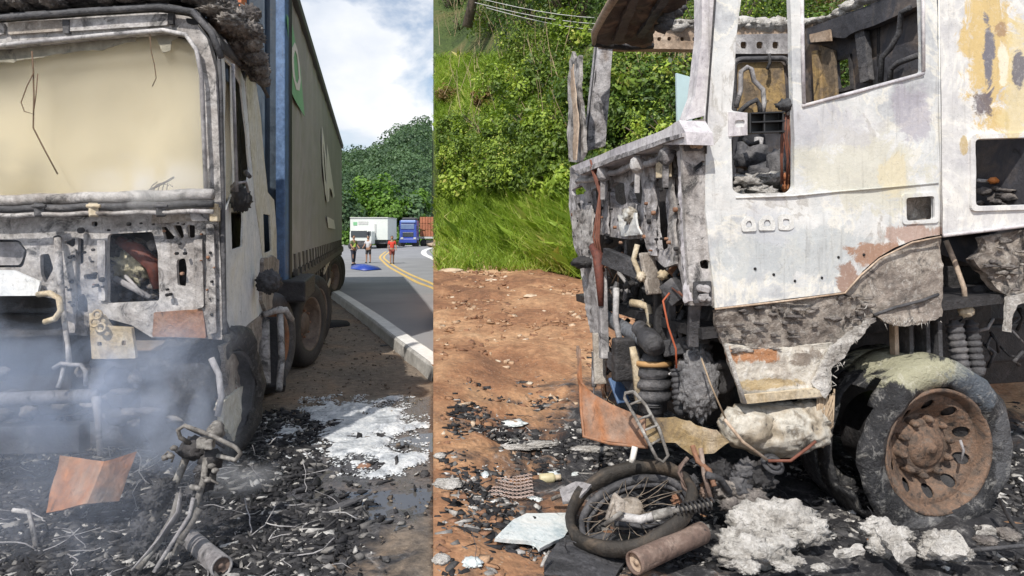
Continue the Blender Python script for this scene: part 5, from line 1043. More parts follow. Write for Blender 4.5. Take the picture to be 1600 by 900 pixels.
mb = MB(); mb.blob(pw(1552, 282, RS, -.25), (.035, .03, .025), .6, 2); mb.build('orange_scrap', plain('orange_scrap_paint', (.62, .22, .06), .6), RT, True)
shR('bunk_plate', [(1572, 318), (1600, 282), (1640, 300), (1640, 320)], t=.01, off=-.2, mat=M_rtan, grid=.1); rodR('bunk_rod', [(1528, 282, -.3), (1560, 284, -.3), (1620, 290, -.3)], .012, M_ash2, RS)
M_coarse = burnt('grey_brown_charred_fibre', [(.28, (.07, .06, .055)), (.42, (.19, .16, .14)), (.56, (.34, .30, .265)), (.72, (.48, .44, .40)), (.82, (.16, .13, .11))], scale=4.5, soot=.35, speck=.55, bump=1.1, streak=.1, fine=42, chalk=.3, bscale=1.3)
# lower burnt panels
shR('fender_panel', [(1318, 458), (1345, 427), (1375, 404), (1425, 379), (1471, 372), (1474, 468), (1470, 494), (1440, 503), (1408, 505), (1386, 500), (1368, 494), (1352, 478), (1332, 464)], t=.03, grid=.05, warp=.018, wf=7, rag=.006, mat=M_fib, off=-.03)
rodR('fender_fold', [(1366, 492, .0), (1400, 480, .01), (1440, 470, .01), (1466, 460, 0)], .010, M_soot2, RS)
shR('lower_fender', [(1366, 492), (1470, 462), (1472, 494), (1440, 506), (1405, 510), (1385, 505)], t=.02, grid=.05, warp=.02, wf=9, rag=.01, mat=M_fib, off=0)
shR('step_cover', [(1118, 485), (1318, 461), (1340, 466), (1364, 492), (1345, 520), (1322, 545), (1318, 470)][:6]+[(1300, 540), (1200, 548), (1132, 538), (1120, 510)], t=.03, grid=.035, warp=.028, wf=6, rag=.006, mat=M_coarse, off=-.02)
shR('step_cover', [(1300, 540), (1330, 520), (1350, 500), (1368, 500), (1340, 530), (1315, 560), (1300, 580), (1298, 612), (1287, 622), (1270, 600)], t=.02, grid=.05, warp=.03, wf=8, rag=.014, mat=M_wash, off=.02)
M_rpatch = burnt('rust_and_cream_step_panel', [(.28, (.26, .22, .18)), (.45, (.48, .44, .38)), (.6, (.62, .59, .53)), (.76, (.40, .34, .28))], scale=3.4, soot=.1, speck=.4, bump=.7, chalk=.25, stains=[rust_st(1180, 555, (.16, .05), (.42, .19, .08), .95), rust_st(1200, 600, (.25, .03), (.45, .32, .13), .7), rust_st(1255, 560, (.1, .05), (.20, .16, .13), .8)])
shR('step_panel', [(1132, 536), (1200, 546), (1302, 536), (1312, 556), (1298, 578), (1300, 608), (1286, 620), (1164, 632), (1150, 596)], t=.03, grid=.05, warp=.022, wf=7, rag=.005, mat=M_rpatch, off=.0)
shR('step_lip', [(1160, 618), (1286, 606), (1289, 619), (1164, 631)], t=.03, grid=.05, warp=.008, mat=M_ylw, off=.03); rodR('step_edge', [(1134, 538, .03), (1150, 590, .03), (1164, 630, .03)], .012, M_wash, RS)
mb = MB()
for i in range(46):
    u = random.random(); x = 1125+u*235; y = 484-u*24+random.uniform(0, 55+20*math.sin(u*6)); mb.blob(pw(x, y, RS, .0), (random.uniform(.012, .05), .012, random.uniform(.006, .014)), 1.2, 2, 3)
mb.build('flaking_insulation', M_fluff, RT, True)['kind'] = 'stuff'
mb = MB()
for i in range(16):
    t = random.random(); x = 1365-t*75+random.uniform(-12, 10); y = 470+t*130; L_ = random.uniform(.02, .05); p = pw(x, y, RS, .02); mb.tube([p, p+Vector((random.uniform(-.02, .02), -.02, -L_*.5)), p+Vector((random.uniform(-.03, .03), 0, -L_))], [.004, .003, .001], 4)
for i in range(26):
    x = random.uniform(1380, 1472); p = pw(x, 500+random.uniform(-6, 6), RS, .02); L_ = random.uniform(.01, .04); mb.tube([p, p+Vector((random.uniform(-.02, .02), 0, -L_))], [.003, .001], 4)
mb.build('fibre_fringe', M_wash, RT, True)['kind'] = 'stuff'
# melted tank / bumper lump
mb = MB(); mb.blob(pw(1210, 668, RS, -.12), (.33, .16, .16), .13, 5, 1.5, seed=3); mb.blob(pw(1165, 665, RS, -.08), (.16, .12, .12), .2, 4, 1.8, seed=5); mb.blob(pw(1262, 655, RS, -.08), (.13, .1, .12), .25, 4, 2.2, seed=8)
mb.build('melted_tank', M_alum, RT, True)
rodR('tank_strap', [(1132, 655, .05), (1160, 690, .08), (1198, 718, .06)], .009, M_rtan, RS); rodR('tank_strap', [(1200, 720, .06), (1235, 720, .1), (1262, 700, .08), (1274, 690, .06)], .009, M_cable, RS)
mb = MB(); mb.lathe([(.03, 0), (.05, .01), (.07, 0), (.05, -.02)], pw(1208, 726, RS, .03), (.2, -.6, .7), 20, warp=.01, close=True); mb.lathe([(.02, .01), (.03, .02), (.045, .01), (.03, -.01)], pw(1208, 724, RS, .04), (.2, -.6, .7), 16, close=True); mb.build('coil_bundle', M_soot2, RT, True)
mb = MB()
for i in range(30): mb.tube([pw(1290+random.uniform(-14, 14), 600+random.uniform(-12, 40), RS, -.02), pw(1288+random.uniform(-14, 14), 650+random.uniform(-10, 20), RS, .0), pw(1278+random.uniform(-10, 10), 690+random.uniform(-10, 10), RS, 0)], .006, 4)
mb.build('frayed_cables', M_cable2, RT, True)
# undercarriage
def bR(nm, px, py, off, sz, m, bv=.015, rz=13):
    mb = MB(); mb.box(pw(px, py, RS, off), sz, Matrix.Rotation(math.radians(rz), 3, 'Z')); return mb.build(nm, m, RT, bevel=bv)
def cyl(nm, a, b, r, m, n=16, par=RT):
    mb = MB(); a = Vector(a); b = Vector(b); ax = (b-a).normalized(); L_ = (b-a).length
    pf = [(0, 0), (r*.5, 0), (r*.55, .02), (r*.95, .025), (r, .035)]; kk = 7
    for i in range(kk): f0 = .1+.8*i/kk; pf += [(r, L_*f0), (r*.86, L_*(f0+.01)), (r*.86, L_*(f0+.05)), (r*random.uniform(.96, 1.1), L_*(f0+.06))]
    pf += [(r*.8, L_-.02), (r*.5, L_), (0, L_)]; mb.lathe(pf, a, ax, n, warp=.006); return mb.build(nm, m, par, True)
bR('chassis_rail', 1350, 545, -.75, (3.8, .08, .28), M_soot); bR('chassis_rail', 1350, 560, -1.6, (3.8, .08, .28), M_soot)
bR('engine_block', 1150, 560, -1.15, (1.1, .8, .75), M_soot, .05); bR('radiator', 1075, 520, -1.1, (.12, 1.4, .75), M_soot, .02)
bR('gearbox', 1330, 620, -1.1, (.9, .5, .4), M_soot, .06); bR('inner_wheel_arch', 1480, 430, -.9, (1.6, .1, .7), M_soot, .02)
bR('bulkhead', 1300, 470, -.6, (2.6, .05, .45), M_soot, .01); bR('rear_shade_panel', 1620, 480, -1.1, (1.6, .1, 1.2), M_soot, .01)  # rear panel is a dark backing standing for the shaded gap behind the wheel
cyl('axle_beam', pw(1400, 720, RS, -.2), pw(1400, 720, RS, -2.2), .07, M_soot); cyl('spring_canister', pw(1090, 520, RS, -.35), pw(1096, 640, RS, -.3), .085, M_soot2); cyl('air_tank', pw(1020, 520, RS, -1.2), pw(1100, 620, RS, -1.0), .1, M_soot2)
# front cross tube, ribbed cone, grey panels
rodR('front_cross_tube', [(934, 486, 5.6), (960, 504, 5.1), (1000, 528, 4.6), (1028, 543, 4.35)], [.055, .052, .05, .05], burnt('blue_grey_tube', [(.3, (.07, .075, .09)), (.6, (.16, .17, .19)), (.75, (.26, .26, .27))], scale=6, soot=.25, bump=.4), n=14)
mb = MB(); c_ = P(1020, 538, 4.36)
mb.lathe([(0, .05), (.035, .05), (.04, .03), (.065, .03), (.07, 0), (.07, -.12), (.055, -.13), (.055, -.3)], c_, (.1, -1, -.2), 22); mb.build('tube_end_clamp', M_soot2, RT, True)
for k in range(6):
    mb = MB(); mb.lathe([(.052, -.006), (.062, 0), (.052, .006)], P(1000+k*4.5, 526+k*2.6, 4.62-.045*k), (P(1028, 543, 4.35)-P(1000, 528, 4.6)), 16, close=True); mb.build('clamp_ring', M_soot2, RT, True)
mb = MB(); mb.beam(P(1036, 545, 4.4), P(1092, 535, 4.3), .06, .10); mb.build('cross_member', M_soot2, RT, bevel=.008)
mb = MB(); mb.add([P(952, 548, 5.0), P(992, 588, 4.6), P(992, 616, 4.6), P(952, 572, 5.0)], [(0, 1, 2, 3)]); mb.build('dark_side_plate', M_soot2, RT, solid=.02)
mb = MB(); mb.tube([P(988, 542, 4.5), P(994, 570, 4.5), P(998, 630, 4.45)], [.02, .03, .025], 6); mb.build('bent_bracket', M_ylw, RT, True)
mb = MB(); c_ = P(1020, 590, 4.5); mb.lathe([(0, .30), (.06, .30), (.07, .27), (.095, .255), (.10, .235), (.085, .225), (.105, .20), (.11, .17), (.09, .16), (.115, .13), (.12, .10), (.095, .09), (.12, .06), (.12, .02), (.09, .01), (.09, -.06), (.07, -.07), (.07, -.14), (.085, -.15), (.08, -.22), (0, -.22)], c_-Vector((0, 0, .15)), (0, 0, 1), 24, warp=.006); mb.build('air_spring', M_soot2, RT, True)
mb = MB(); mb.lathe([(.10, 0), (.118, .01), (.118, .035), (.10, .04)], P(1021, 573, 4.5), (0, .1, 1), 24, close=True); mb.build('tan_ring', plain('tan_ring', (.42, .25, .11), .6), RT, True)
cyl('damper', P(1020, 600, 4.45), P(1020, 640, 4.45), .055, M_soot2); cyl('damper', P(1060, 570, 4.3), P(1066, 650, 4.25), .05, M_soot2)
mb = MB(); mb.blob(P(1092, 600, 4.15), (.11, .08, .21), .28, 5, 3.0, seed=11); mb.blob(P(1085, 560, 4.15), (.06, .05, .05), .5, 3, 2.2); mb.build('melted_filter_housing', burnt('grey_melted_metal', [(.3, (.06, .06, .065)), (.55, (.20, .20, .21)), (.72, (.46, .45, .45))], scale=6, soot=.25, bump=.9, rough=.45), RT, True)
mb = MB(); mb.lathe([(0, 0), (.05, 0), (.06, .015), (.09, .015), (.10, 0), (.10, -.1)], pw(1128, 590, RS, -.2), RS.n, 20); mb.build('fan_hub', M_soot, RT, True)
for k in range(60):
    x = random.uniform(940, 1110); y = random.uniform(380, 640); d = 4.1+(1110-x)*.007+random.uniform(-.05, .2); pts = [(x, y, d)]
    for j in range(4): x = min(1125, max(930, x+random.uniform(-10, 10))); y += random.uniform(-4, 22); pts.append((x, y, d+random.uniform(-.05, .05)))
    rodR('burnt_wire', pts, random.uniform(.0025, .005), random.choice([M_soot, M_wirer, M_cable, M_cable2, M_ash2]), n=4)
for k in range(42):
    x = random.uniform(925, 1075); y = random.uniform(375, 560); d = 4.2+(1075-x)*.009+random.uniform(0, .3); pts = [(x, y, d)]
    for j in range(3): x = min(1070, max(928, x+random.uniform(-14, 14))); y += random.uniform(6, 30); pts.append((x, y, d+random.uniform(-.04, .04)))
    rodR('hose', pts, random.uniform(.006, .022), random.choice([M_soot, M_soot, M_soot2, M_soot2, M_rust2, M_ash2]), n=6)
rodR('coolant_pipe', [(986, 473, 4.75), (1000, 475, 4.7), (1012, 480, 4.68), (1017, 500, 4.68), (1014, 520, 4.7)], .026, M_ylw); rodR('coolant_pipe', [(963, 450, 4.9), (962, 500, 4.85), (968, 530, 4.8)], .022, M_ash2); rodR('brake_lever', [(996, 382, 4.6), (990, 405, 4.6), (1000, 430, 4.6), (1010, 440, 4.55)], .018, M_ylw)
rodR('red_cable', [(1046, 458, 4.1), (1036, 470, 4.08), (1044, 510, 4.08), (1056, 545, 4.08), (1057, 575, 4.1)], .006, plain('orange_cable', (.40, .10, .045), .7)); rodR('thin_cable', [(1096, 560, 4.0), (1110, 600, 3.95), (1134, 655, 3.95)], .005, M_cable2); rodR('thin_cable', [(1050, 450, 4.1), (1075, 470, 4.0), (1060, 455, 4.0)], .005, M_cable)
mb = MB()
for i in range(8): mb.tube([P(925+random.uniform(-6, 6), 250+random.uniform(0, 20), 5.2), P(938, 300+random.uniform(-10, 10), 5.1), P(930+random.uniform(-5, 8), 370, 5.05), P(936+random.uniform(-4, 8), 420+random.uniform(-10, 30), 5.0)], .008, 5)
mb.build('wiring_loom', M_cable, RT, True)
mb = MB(); mb.tube([P(926, 385, 5.1), P(934, 400, 5.0), P(937, 440, 5.0), P(939, 478, 5.0)], [.03, .04, .03, .02], 8); mb.build('rust_red_arm', M_red, RT, True)
mb = MB(); mb.blob(P(912, 410, 5.5), (.09, .06, .05), .5, 3, 2); mb.build('charred_lamp', M_soot, RT, True)
for k in range(70):
    x = random.uniform(932, 1072); y = random.uniform(372, 640 if x > 1000 else 520); d = 4.25+(1075-x)*.008+random.uniform(0, .35); m = random.choice([M_soot, M_soot, M_soot2, M_soot2, M_ash2, M_rust2, M_fib]); r = random.uniform(.015, .04)
    mb = MB()
    if k % 3 == 0: mb.box(P(x, y, d), (r*random.uniform(1, 2.4), r*1.5, r*random.uniform(.6, 2)), Matrix.Rotation(random.uniform(-1, 1), 3, 'Y')@Matrix.Rotation(random.uniform(-.5, .5), 3, 'X')); mb.build('bracket', m, RT, bevel=.004)
    elif k % 3 == 1:
        L_ = r*random.uniform(1, 3); mb.lathe([(0, 0), (r*.5, 0), (r*.6, .006), (r*.6, L_*.5), (r*.8, L_*.5), (r*.8, L_*.7), (r*.5, L_*.72), (r*.5, L_), (0, L_)], P(x, y, d), (random.uniform(-1, 1), random.uniform(-1, .3), random.uniform(-1, 1)), 14); mb.build('fitting', m, RT, True)
    else: mb.blob(P(x, y, d), (r, r, r*.8), .9, 3, 3.4); mb.build('melted_fitting', m, RT, True)
for (x, y, r, m) in [(1002, 432, .03, M_ylw), (1036, 430, .03, M_ylw), (978, 565, .025, M_alum), (985, 335, .05, M_alum)]:
    mb = MB(); mb.blob(P(x, y, 4.25 if x > 990 else 4.7), (r, r*.8, r), .7, 3, 3); mb.build('melted_fitting', m, RT, True)
for (a, b, w, h, m) in [((1010, 395, 4.45), (1022, 460, 4.4), .12, .03, M_fib), ((1048, 440, 4.2), (1068, 470, 4.15), .16, .1, M_soot2), ((945, 400, 4.95), (1005, 425, 4.6), .05, .12, M_soot2), ((940, 420, 5.05), (944, 560, 5.0), .06, .06, M_ash2), ((1085, 475, 4.0), (1082, 540, 4.05), .06, .06, M_soot2), ((935, 520, 5.2), (938, 600, 5.15), .09, .03, M_fib), ((960, 590, 4.8), (975, 630, 4.7), .10, .02, M_blue2), ((1048, 470, 4.4), (1050, 550, 4.4), .12, .04, M_soot2)]:
    mb = MB(); mb.beam(P(*a), P(*b), w, h); mb.build('bracket', m, RT, bevel=.006)
# rear gap: rod, springs, mud flap remains
rodR('tan_rod', [(1478, 376, -.2), (1492, 410, -.15), (1506, 450, -.12), (1509, 478, -.12)], .016, M_rtan, RS); mb = MB(); mb.blob(pw(1509, 486, RS, -.12), (.05, .04, .04), .4, 3); mb.build('rod_joint', M_ylw, RT, True)
cyl('shock_absorber', pw(1490, 500, RS, -.2), pw(1505, 590, RS, -.15), .05, M_soot2); cyl('shock_absorber', pw(1515, 500, RS, -.25), pw(1530, 590, RS, -.2), .05, M_soot2)
cyl('air_cylinder', pw(1522, 455, RS, -.2), pw(1578, 462, RS, -.2), .045, M_soot)
for (x, w) in ((1396, .05), (1412, .12), (1440, .1), (1460, .09)):
    mb = MB(); mb.beam(pw(x, 500, RS, -.2), pw(x+2, 560, RS, -.2), w, .03); mb.build('inner_slat', M_soot2 if x != 1396 else M_rtan, RT, bevel=.004)
shR('rear_insulation', [(1536, 372), (1560, 366), (1600, 360), (1700, 356), (1700, 470), (1600, 462), (1580, 470), (1560, 452), (1548, 430), (1530, 418), (1524, 405), (1540, 395)], t=.06, grid=.035, warp=.05, wf=5, rag=.010, mat=M_coarse, off=-.03)
shR('insulation_tail', [(1575, 465), (1600, 458), (1610, 470), (1590, 476), (1582, 500), (1581, 520), (1572, 518), (1574, 490)], t=.02, grid=.05, warp=.02, rag=.004, mat=M_wash, off=.0)
mb = MB()
for i in range(24): mb.blob(pw(random.uniform(1538, 1650), random.uniform(370, 460), RS, 0), (random.uniform(.015, .05), .012, random.uniform(.008, .016)), 1.2, 2, 3)
mb.build('flaking_insulation', M_fluff, RT, True)['kind'] = 'stuff'
for k in range(14):
    x = random.uniform(1490, 1600); y = random.uniform(480, 560); rodR('hose', [(x, y, -.35), (x+random.uniform(-20, 20), y+15, -.3), (x+random.uniform(-30, 30), y+random.uniform(10, 60), -.35)], random.uniform(.006, .015), random.choice([M_soot, M_soot2, M_ash2]), RS, 6)
# the big burnt wheel
wc = pw(1466, 706, RS, .02); ax = RS.n; WH = MB(); R_ = .545; Wd = .60
prof = [(R_*.71, -.03), (R_*.72, .0), (R_*.80, .025), (R_*.92, .02), (R_*.985, -.015), (R_*1.0, -.06), (R_*1.01, -.12), (R_*1.0, -.25), (R_*1.02, -.27), (R_*1.02, -.36), (R_*.99, -.375), (R_*1.02, -.39), (R_, -Wd+.06), (R_*.96, -Wd), (R_*.66, -Wd)]
def keepf(a, j):
    # angle a measured from horizontal-left
    return not (j in (4, 5, 6) and (math.radians(138+10*math.sin(j*2.1)) < a < math.radians(212+9*math.sin(j*1.7))))
WH.lathe(prof, wc, ax, 110, warp=.024, keep=keepf, seed=2)
M_btyre = burnt('burnt_tyre_ash_highlights', [(.3, (.009, .009, .011)), (.55, (.024, .025, .029)), (.72, (.075, .075, .082))], scale=6, soot=.2, speck=.2, bump=1.0, streak=0, rough=.5, chalk=.22, fine=26, stains=[(tuple(wc+Vector((-.12, 0, .50))), (.30, .6, .11), (.42, .41, .29), .9), (tuple(wc+Vector((.25, 0, .42))), (.22, .5, .16), (.13, .16, .20), .6), (tuple(wc+Vector((.45, 0, .0))), (.08, .5, .3), (.16, .165, .18), .5), (tuple(wc+Vector((-.05, 0, -.45))), (.35, .5, .08), (.2, .2, .21), .5)])  # yellowish ash on top; grey-blue stains paint highlights on the rubber
tyre = WH.build('wheel', M_btyre, RT, True, solid=.018, label='burnt truck wheel with split rubber')
M_rimr = burnt('rusty_rim_steel', [(.28, (.06, .048, .042)), (.42, (.125, .09, .07)), (.55, (.20, .125, .085)), (.66, (.15, .12, .10)), (.78, (.27, .245, .22))], scale=9, soot=.3, speck=.55, bump=.6, streak=.2)
WP = Plane(wc, ax)
def circ(r, n, cx=0, cy=0): return [(cx+r*math.cos(2*math.pi*k/n), cy+r*math.sin(2*math.pi*k/n)) for k in range(n)]
holes = [circ(.037, 12, .265*math.cos(a), .265*math.sin(a)) for a in [2*math.pi*(k+.5)/10 for k in range(10)]]
sheet('rim', tyre, WP, circ(.335, 64), holes, t=.012, mat=M_rimr, off=0, grid=.03, warp=.003, px=False, curve=lambda u, v, p: p+ax*(-.05-.10*max(0, min(1, (.30-math.hypot(u, v))/.10))**1.2+.055*max(0, min(1, (.185-math.hypot(u, v))/.02))))
mb = MB(); mb.lathe([(.33, -.06), (.345, -.02), (.362, .012), (.378, .02), (.385, .005), (.372, -.03)], wc, ax, 64, warp=.004); mb.build('rim_lip', M_rimr, tyre, True); mb = MB(); mb.lathe([(.372, -.03), (.31, -.07), (.25, -.12), (.25, -.55)], wc, ax, 48); mb.build('rim_barrel', M_soot, tyre, True)
mb = MB(); mb.lathe([(0, -.02), (.03, -.02), (.035, -.03), (.10, -.035), (.125, -.05), (.135, -.085), (.135, -.12)], wc-ax*.035, ax, 36); mb.lathe([(0, -.008), (.028, -.01), (.034, -.03)], wc+RS.U*.015-ax*.035, ax, 10); mb.build('hub_cap', M_rimr, tyre, True)
for k in range(10):
    a = 2*math.pi*k/10+.2; c_ = wc+(RS.U*math.cos(a)+Vector((0, 0, 1))*math.sin(a))*.172
    c_ = c_-ax*.075; mb = MB(); mb.lathe([(0, .02), (.012, .018), (.015, .004), (.021, .0), (.024, -.02), (.024, -.06), (.022, -.1)], c_, ax+Vector((random.uniform(-.06, .06), 0, random.uniform(-.06, .06))), 8 if k % 2 else 10, warp=.003); mb.build('wheel_nut', M_rimr, tyre, True)
mb = MB(); mb.tube([wc+RS.U*.16+Vector((0, 0, .06))+ax*.0, wc+RS.U*.175+ax*.01, wc+RS.U*.165+Vector((0, 0, -.07))], .008, 6); mb.build('hub_pipe', M_ash2, tyre, True)
truck_wheel('wheel', RT, RS.pt(1.72, 0, -1.95).x, RS.pt(1.72, 0, -1.95).y, .33, .5, M_tyre, M_rust2, ax=-RS.n, w=.35, nuts=0)
# pale blue sheet glimpsed through the opening
bq = FAR.at(1068, 250, -1.2); mb = MB(); p4 = [FAR.at(x, y, -1.2) for x, y in [(1055, 115), (1081, 122), (1078, 260), (1058, 260)]]; mb.add(p4, [(0, 1, 2, 3)])
o = mb.build('pale_blue_board', plain('pale_blue_board', (.50, .66, .70), .5, 0, .05), None, solid=.03); tag(o, 'pale blue board standing beyond the cab, seen through its windscreen opening', 'board')
# ------------------------------------------------------------------ debris of both places
def zL(x, y): return gl(x, y)
def zR(x, y): return gr0(x, y)
def gnd(px, py, zf, lim=30):
    r = ray(px, py); y = 2.2
    while y < lim and CH+r.z*y > zf(r.x*y, y): y += .01
    return Vector((r.x*y, y, zf(r.x*y, y)))
def chipmat(name, stops, rough=.8):
    m, t, n, l, out = newmat(name); a = n.new('ShaderNodeAttribute'); a.attribute_name = 'tint'; g = n.new('ShaderNodeNewGeometry').outputs['Position']
    b = n.new('ShaderNodeBsdfPrincipled'); l.new(b.outputs[0], out.inputs[0]); c = ramp(n, l, a.outputs['Fac'], stops)
    q = noise_n(n, l, g, 45, 6, .75); c = mixc(n, l, .7, c, ramp(n, l, q, [(.3, (.2, .2, .2)), (.7, (.8, .8, .8))]), 'OVERLAY'); l.new(c, b.inputs[0]); b.inputs['Roughness'].default_value = rough
    bp = n.new('ShaderNodeBump'); bp.inputs['Strength'].default_value = .7; bp.inputs['Distance'].default_value = .008; l.new(q, bp.inputs['Height']); l.new(bp.outputs[0], b.inputs['Normal']); return m
def chips(name, pts, smin, smax, flat, mat, label, cat, tl=(0, 1), lift=.4, power=2.0, tilt=.5, elong=1.0):
    P3 = np.array([tuple(p) for p in pts]); n = len(P3); s = smin+(smax-smin)*rng.random(n)**power
    cube = np.array([(x, y, z) for x in (-.5, .5) for y in (-.5, .5) for z in (-.5, .5)]); v = cube[None]+rng.normal(size=(n, 8, 3))*.16
    v[:, :, 2] *= flat*rng.uniform(.5, 1.5, (n, 1)); v[:, :, 0] *= rng.uniform(.8, 1+elong, (n, 1)); v *= s[:, None, None]
    a = rng.uniform(0, 6.28, n); tx_ = rng.normal(size=n)*tilt; ca, sa, ct, st_ = np.cos(a), np.sin(a), np.cos(tx_), np.sin(tx_)
    y_ = v[:, :, 1]*ct[:, None]-v[:, :, 2]*st_[:, None]; z_ = v[:, :, 1]*st_[:, None]+v[:, :, 2]*ct[:, None]; x_ = v[:, :, 0]*ca[:, None]-y_*sa[:, None]; y2 = v[:, :, 0]*sa[:, None]+y_*ca[:, None]
    z_ += (v[:, :, 0]*.0)
    V_ = np.stack([x_, y2, z_], 2)+P3[:, None, :]; V_[:, :, 2] += (s*lift*flat)[:, None]
    q = np.array([(0, 1, 3, 2), (4, 6, 7, 5), (0, 4, 5, 1), (2, 3, 7, 6), (0, 2, 6, 4), (1, 5, 7, 3)]); Fq = (q[None]+np.arange(n)[:, None, None]*8).reshape(-1, 4)
    me = bpy.data.meshes.new(name); me.vertices.add(8*n); me.vertices.foreach_set('co', V_.reshape(-1)); me.loops.add(len(Fq)*4); me.loops.foreach_set('vertex_index', Fq.reshape(-1)); me.polygons.add(len(Fq)); me.polygons.foreach_set('loop_start', np.arange(len(Fq))*4)
    try: me.polygons.foreach_set('loop_total', np.full(len(Fq), 4))
    except Exception: pass
    at = me.attributes.new('tint', 'FLOAT', 'POINT'); at.data.foreach_set('value', np.repeat(np.clip(rng.uniform(tl[0], tl[1], n), 0, 1), 8)); me.update(calc_edges=True); me.materials.append(mat)
    o = bpy.data.objects.new(name, me); COL.objects.link(o); return tag(o, label, cat, None, 'stuff')
def scatter(n, box, zf, dens=None, side=1):
    out = []; tries = 0
    while len(out) < n and tries < n*12:
        tries += 1; x = random.uniform(box[0], box[1]); y = random.uniform(box[2], box[3])
        if side*(x/y-SEAM) < .006: continue
        if dens and random.random() > dens(x, y): continue
        out.append((x, y, zf(x, y)))
    return out
M_chip = chipmat('char_chips', [(0, (.006, .006, .008)), (.6, (.022, .022, .026)), (.82, (.07, .068, .07)), (.93, (.22, .21, .20)), (1, (.55, .54, .52))])
M_chipw = chipmat('ash_chips', [(0, (.13, .125, .12)), (.6, (.36, .35, .34)), (1, (.70, .69, .67))])
M_pebb = chipmat('dirt_pebbles', [(0, (.20, .10, .06)), (.6, (.36, .20, .11)), (.9, (.52, .38, .26)), (1, (.66, .57, .46))])
M_foam = chipmat('white_foam', [(0, (.60, .63, .66)), (1, (.82, .84, .86))], .5)
dl = lambda x, y: (burnL(x, y)*(.35+.9*max(0, .5+fbm(x, y, 1.3, 3))))*min(1, max(.04, 1-((x+1.75)/.45 if y > 4.15 else (x+1.1)/.4)))
dr = lambda x, y: (burnR(x, y)*(.35+.9*max(0, .5+fbm(x, y, 1.3, 3))))
chips('charred_debris', scatter(62000, (-3.9, -.5, 2.7, 7.0), zL, dl, -1), .003, .036, .45, M_chip, 'black and grey charred fragments covering the ground before the smoking cab', 'debris', elong=2.2, power=3.5, tilt=.8)
chips('ash_fragments', scatter(1300, (-3.6, -.7, 2.8, 6.2), zL, lambda x, y: dl(x, y)*max(0, fbm(x+4, y, 1.5, 3))*2, -1), .006, .04, .3, M_chipw, 'scattered white ash flakes among the black debris by the smoking cab', 'debris', power=3)
chips('charred_debris', scatter(62000, (-.5, 5.2, 2.8, 8.5), zR, dr, 1), .003, .036, .45, M_chip, 'black and grey charred fragments covering the dirt around the burnt cab on the right', 'debris', elong=2.2, power=3.5, tilt=.8)
chips('ash_fragments', scatter(1700, (-.5, 4.2, 2.9, 7.5), zR, lambda x, y: dr(x, y)*max(0, fbm(x+7, y, 1.2, 3))*2, 1), .006, .05, .3, M_chipw, 'white and grey ash flakes strewn around the wrecked motorcycle wheel', 'debris', power=3)
chips('dirt_clods', scatter(8000, (-2.2, 3, 3, 17.5), zR, lambda x, y: (1-burnR(x, y)*.97)*(.3+max(0, fbm(x, y, .8, 3))) if y < bank(x) else 0, 1), .006, .06, .5, M_pebb, 'loose pale clods and pebbles on the reddish dirt', 'gravel', power=5)
chips('shoulder_pebbles', scatter(2500, (-4.5, -.3, 3.5, 14), zL, lambda x, y: .7*(1-burnL(x, y)) if x < -.86-(y-7.5)*.37 else 0, -1), .004, .022, .5, chipmat('grey_brown_pebbles', [(0, (.10, .08, .065)), (.6, (.22, .18, .14)), (1, (.40, .35, .29))]), 'small pebbles scattered on the brown shoulder beside the kerb', 'gravel', tl=(0, .8), power=3)
# foam on the wet shoulder
def foamf(x, y):
    q = (x*F/y+CX, HY+(CH-.0)*F/y); px, py = q
    c = max(1-math.hypot((px-560)/105, (py-672)/56), .75*(1-math.hypot((px-615)/62, (py-712)/34)), .6*(1-math.hypot((px-470)/55, (py-690)/26)))
    return c*.95+1.1*fbm(x*1.0, y*.8, 4.2, 6)*.6-.24
V = []; Fc = []; nx_, ny_ = 230, 260; X0, X1, Y0, Y1 = -2.05, -.45, 4.15, 7.0; val = []
for i in range(ny_+1):
    y = Y0+(Y1-Y0)*i/ny_
    for j in range(nx_+1):
        x = X0+(X1-X0)*j/nx_; q = foamf(x, y) if x < SEAM*y-.03 else -1; val.append(q)
        V.append((x, y, gl(x, y)+.018*fbm(x, y, 2.5, 4)-.01+min(.022, max(-.01, q*.10))+.006*noise.noise(Vector((x*38, y*38, 0)))+.004))
for i in range(ny_):
    for j in range(nx_):
        a = i*(nx_+1)+j; id_ = (a, a+1, a+nx_+2, a+nx_+1)
        if min(val[k] for k in id_) > -.02: Fc.append(id_)
us = sorted(set(k for f in Fc for k in f)); rm = {k: i for i, k in enumerate(us)}
M_fo = burnt('wet_white_foam', [(.3, (.24, .26, .29)), (.46, (.50, .53, .57)), (.6, (.74, .76, .78))], scale=6, soot=0, speck=.6, bump=.8, streak=0, rough=.45, fine=70)
tag(mesh_obj('foam', [V[k] for k in us], [[rm[k] for k in f] for f in Fc], M_fo, None, True), 'white firefighting foam spread over the wet shoulder', 'foam', None, 'stuff')
ff = []
while len(ff) < 2600:
    x = random.uniform(X0, X1); y = random.uniform(Y0, Y1)
    if x < SEAM*y-.03 and -.22 < foamf(x, y) < .1: ff.append((x, y, gl(x, y)+.018*fbm(x, y, 2.5, 4)-.002))
chips('foam_flecks', ff, .003, .016, .3, M_foam, 'small white foam flecks fading out around the main foam patch', 'foam', tl=(0, .7), tilt=.1)
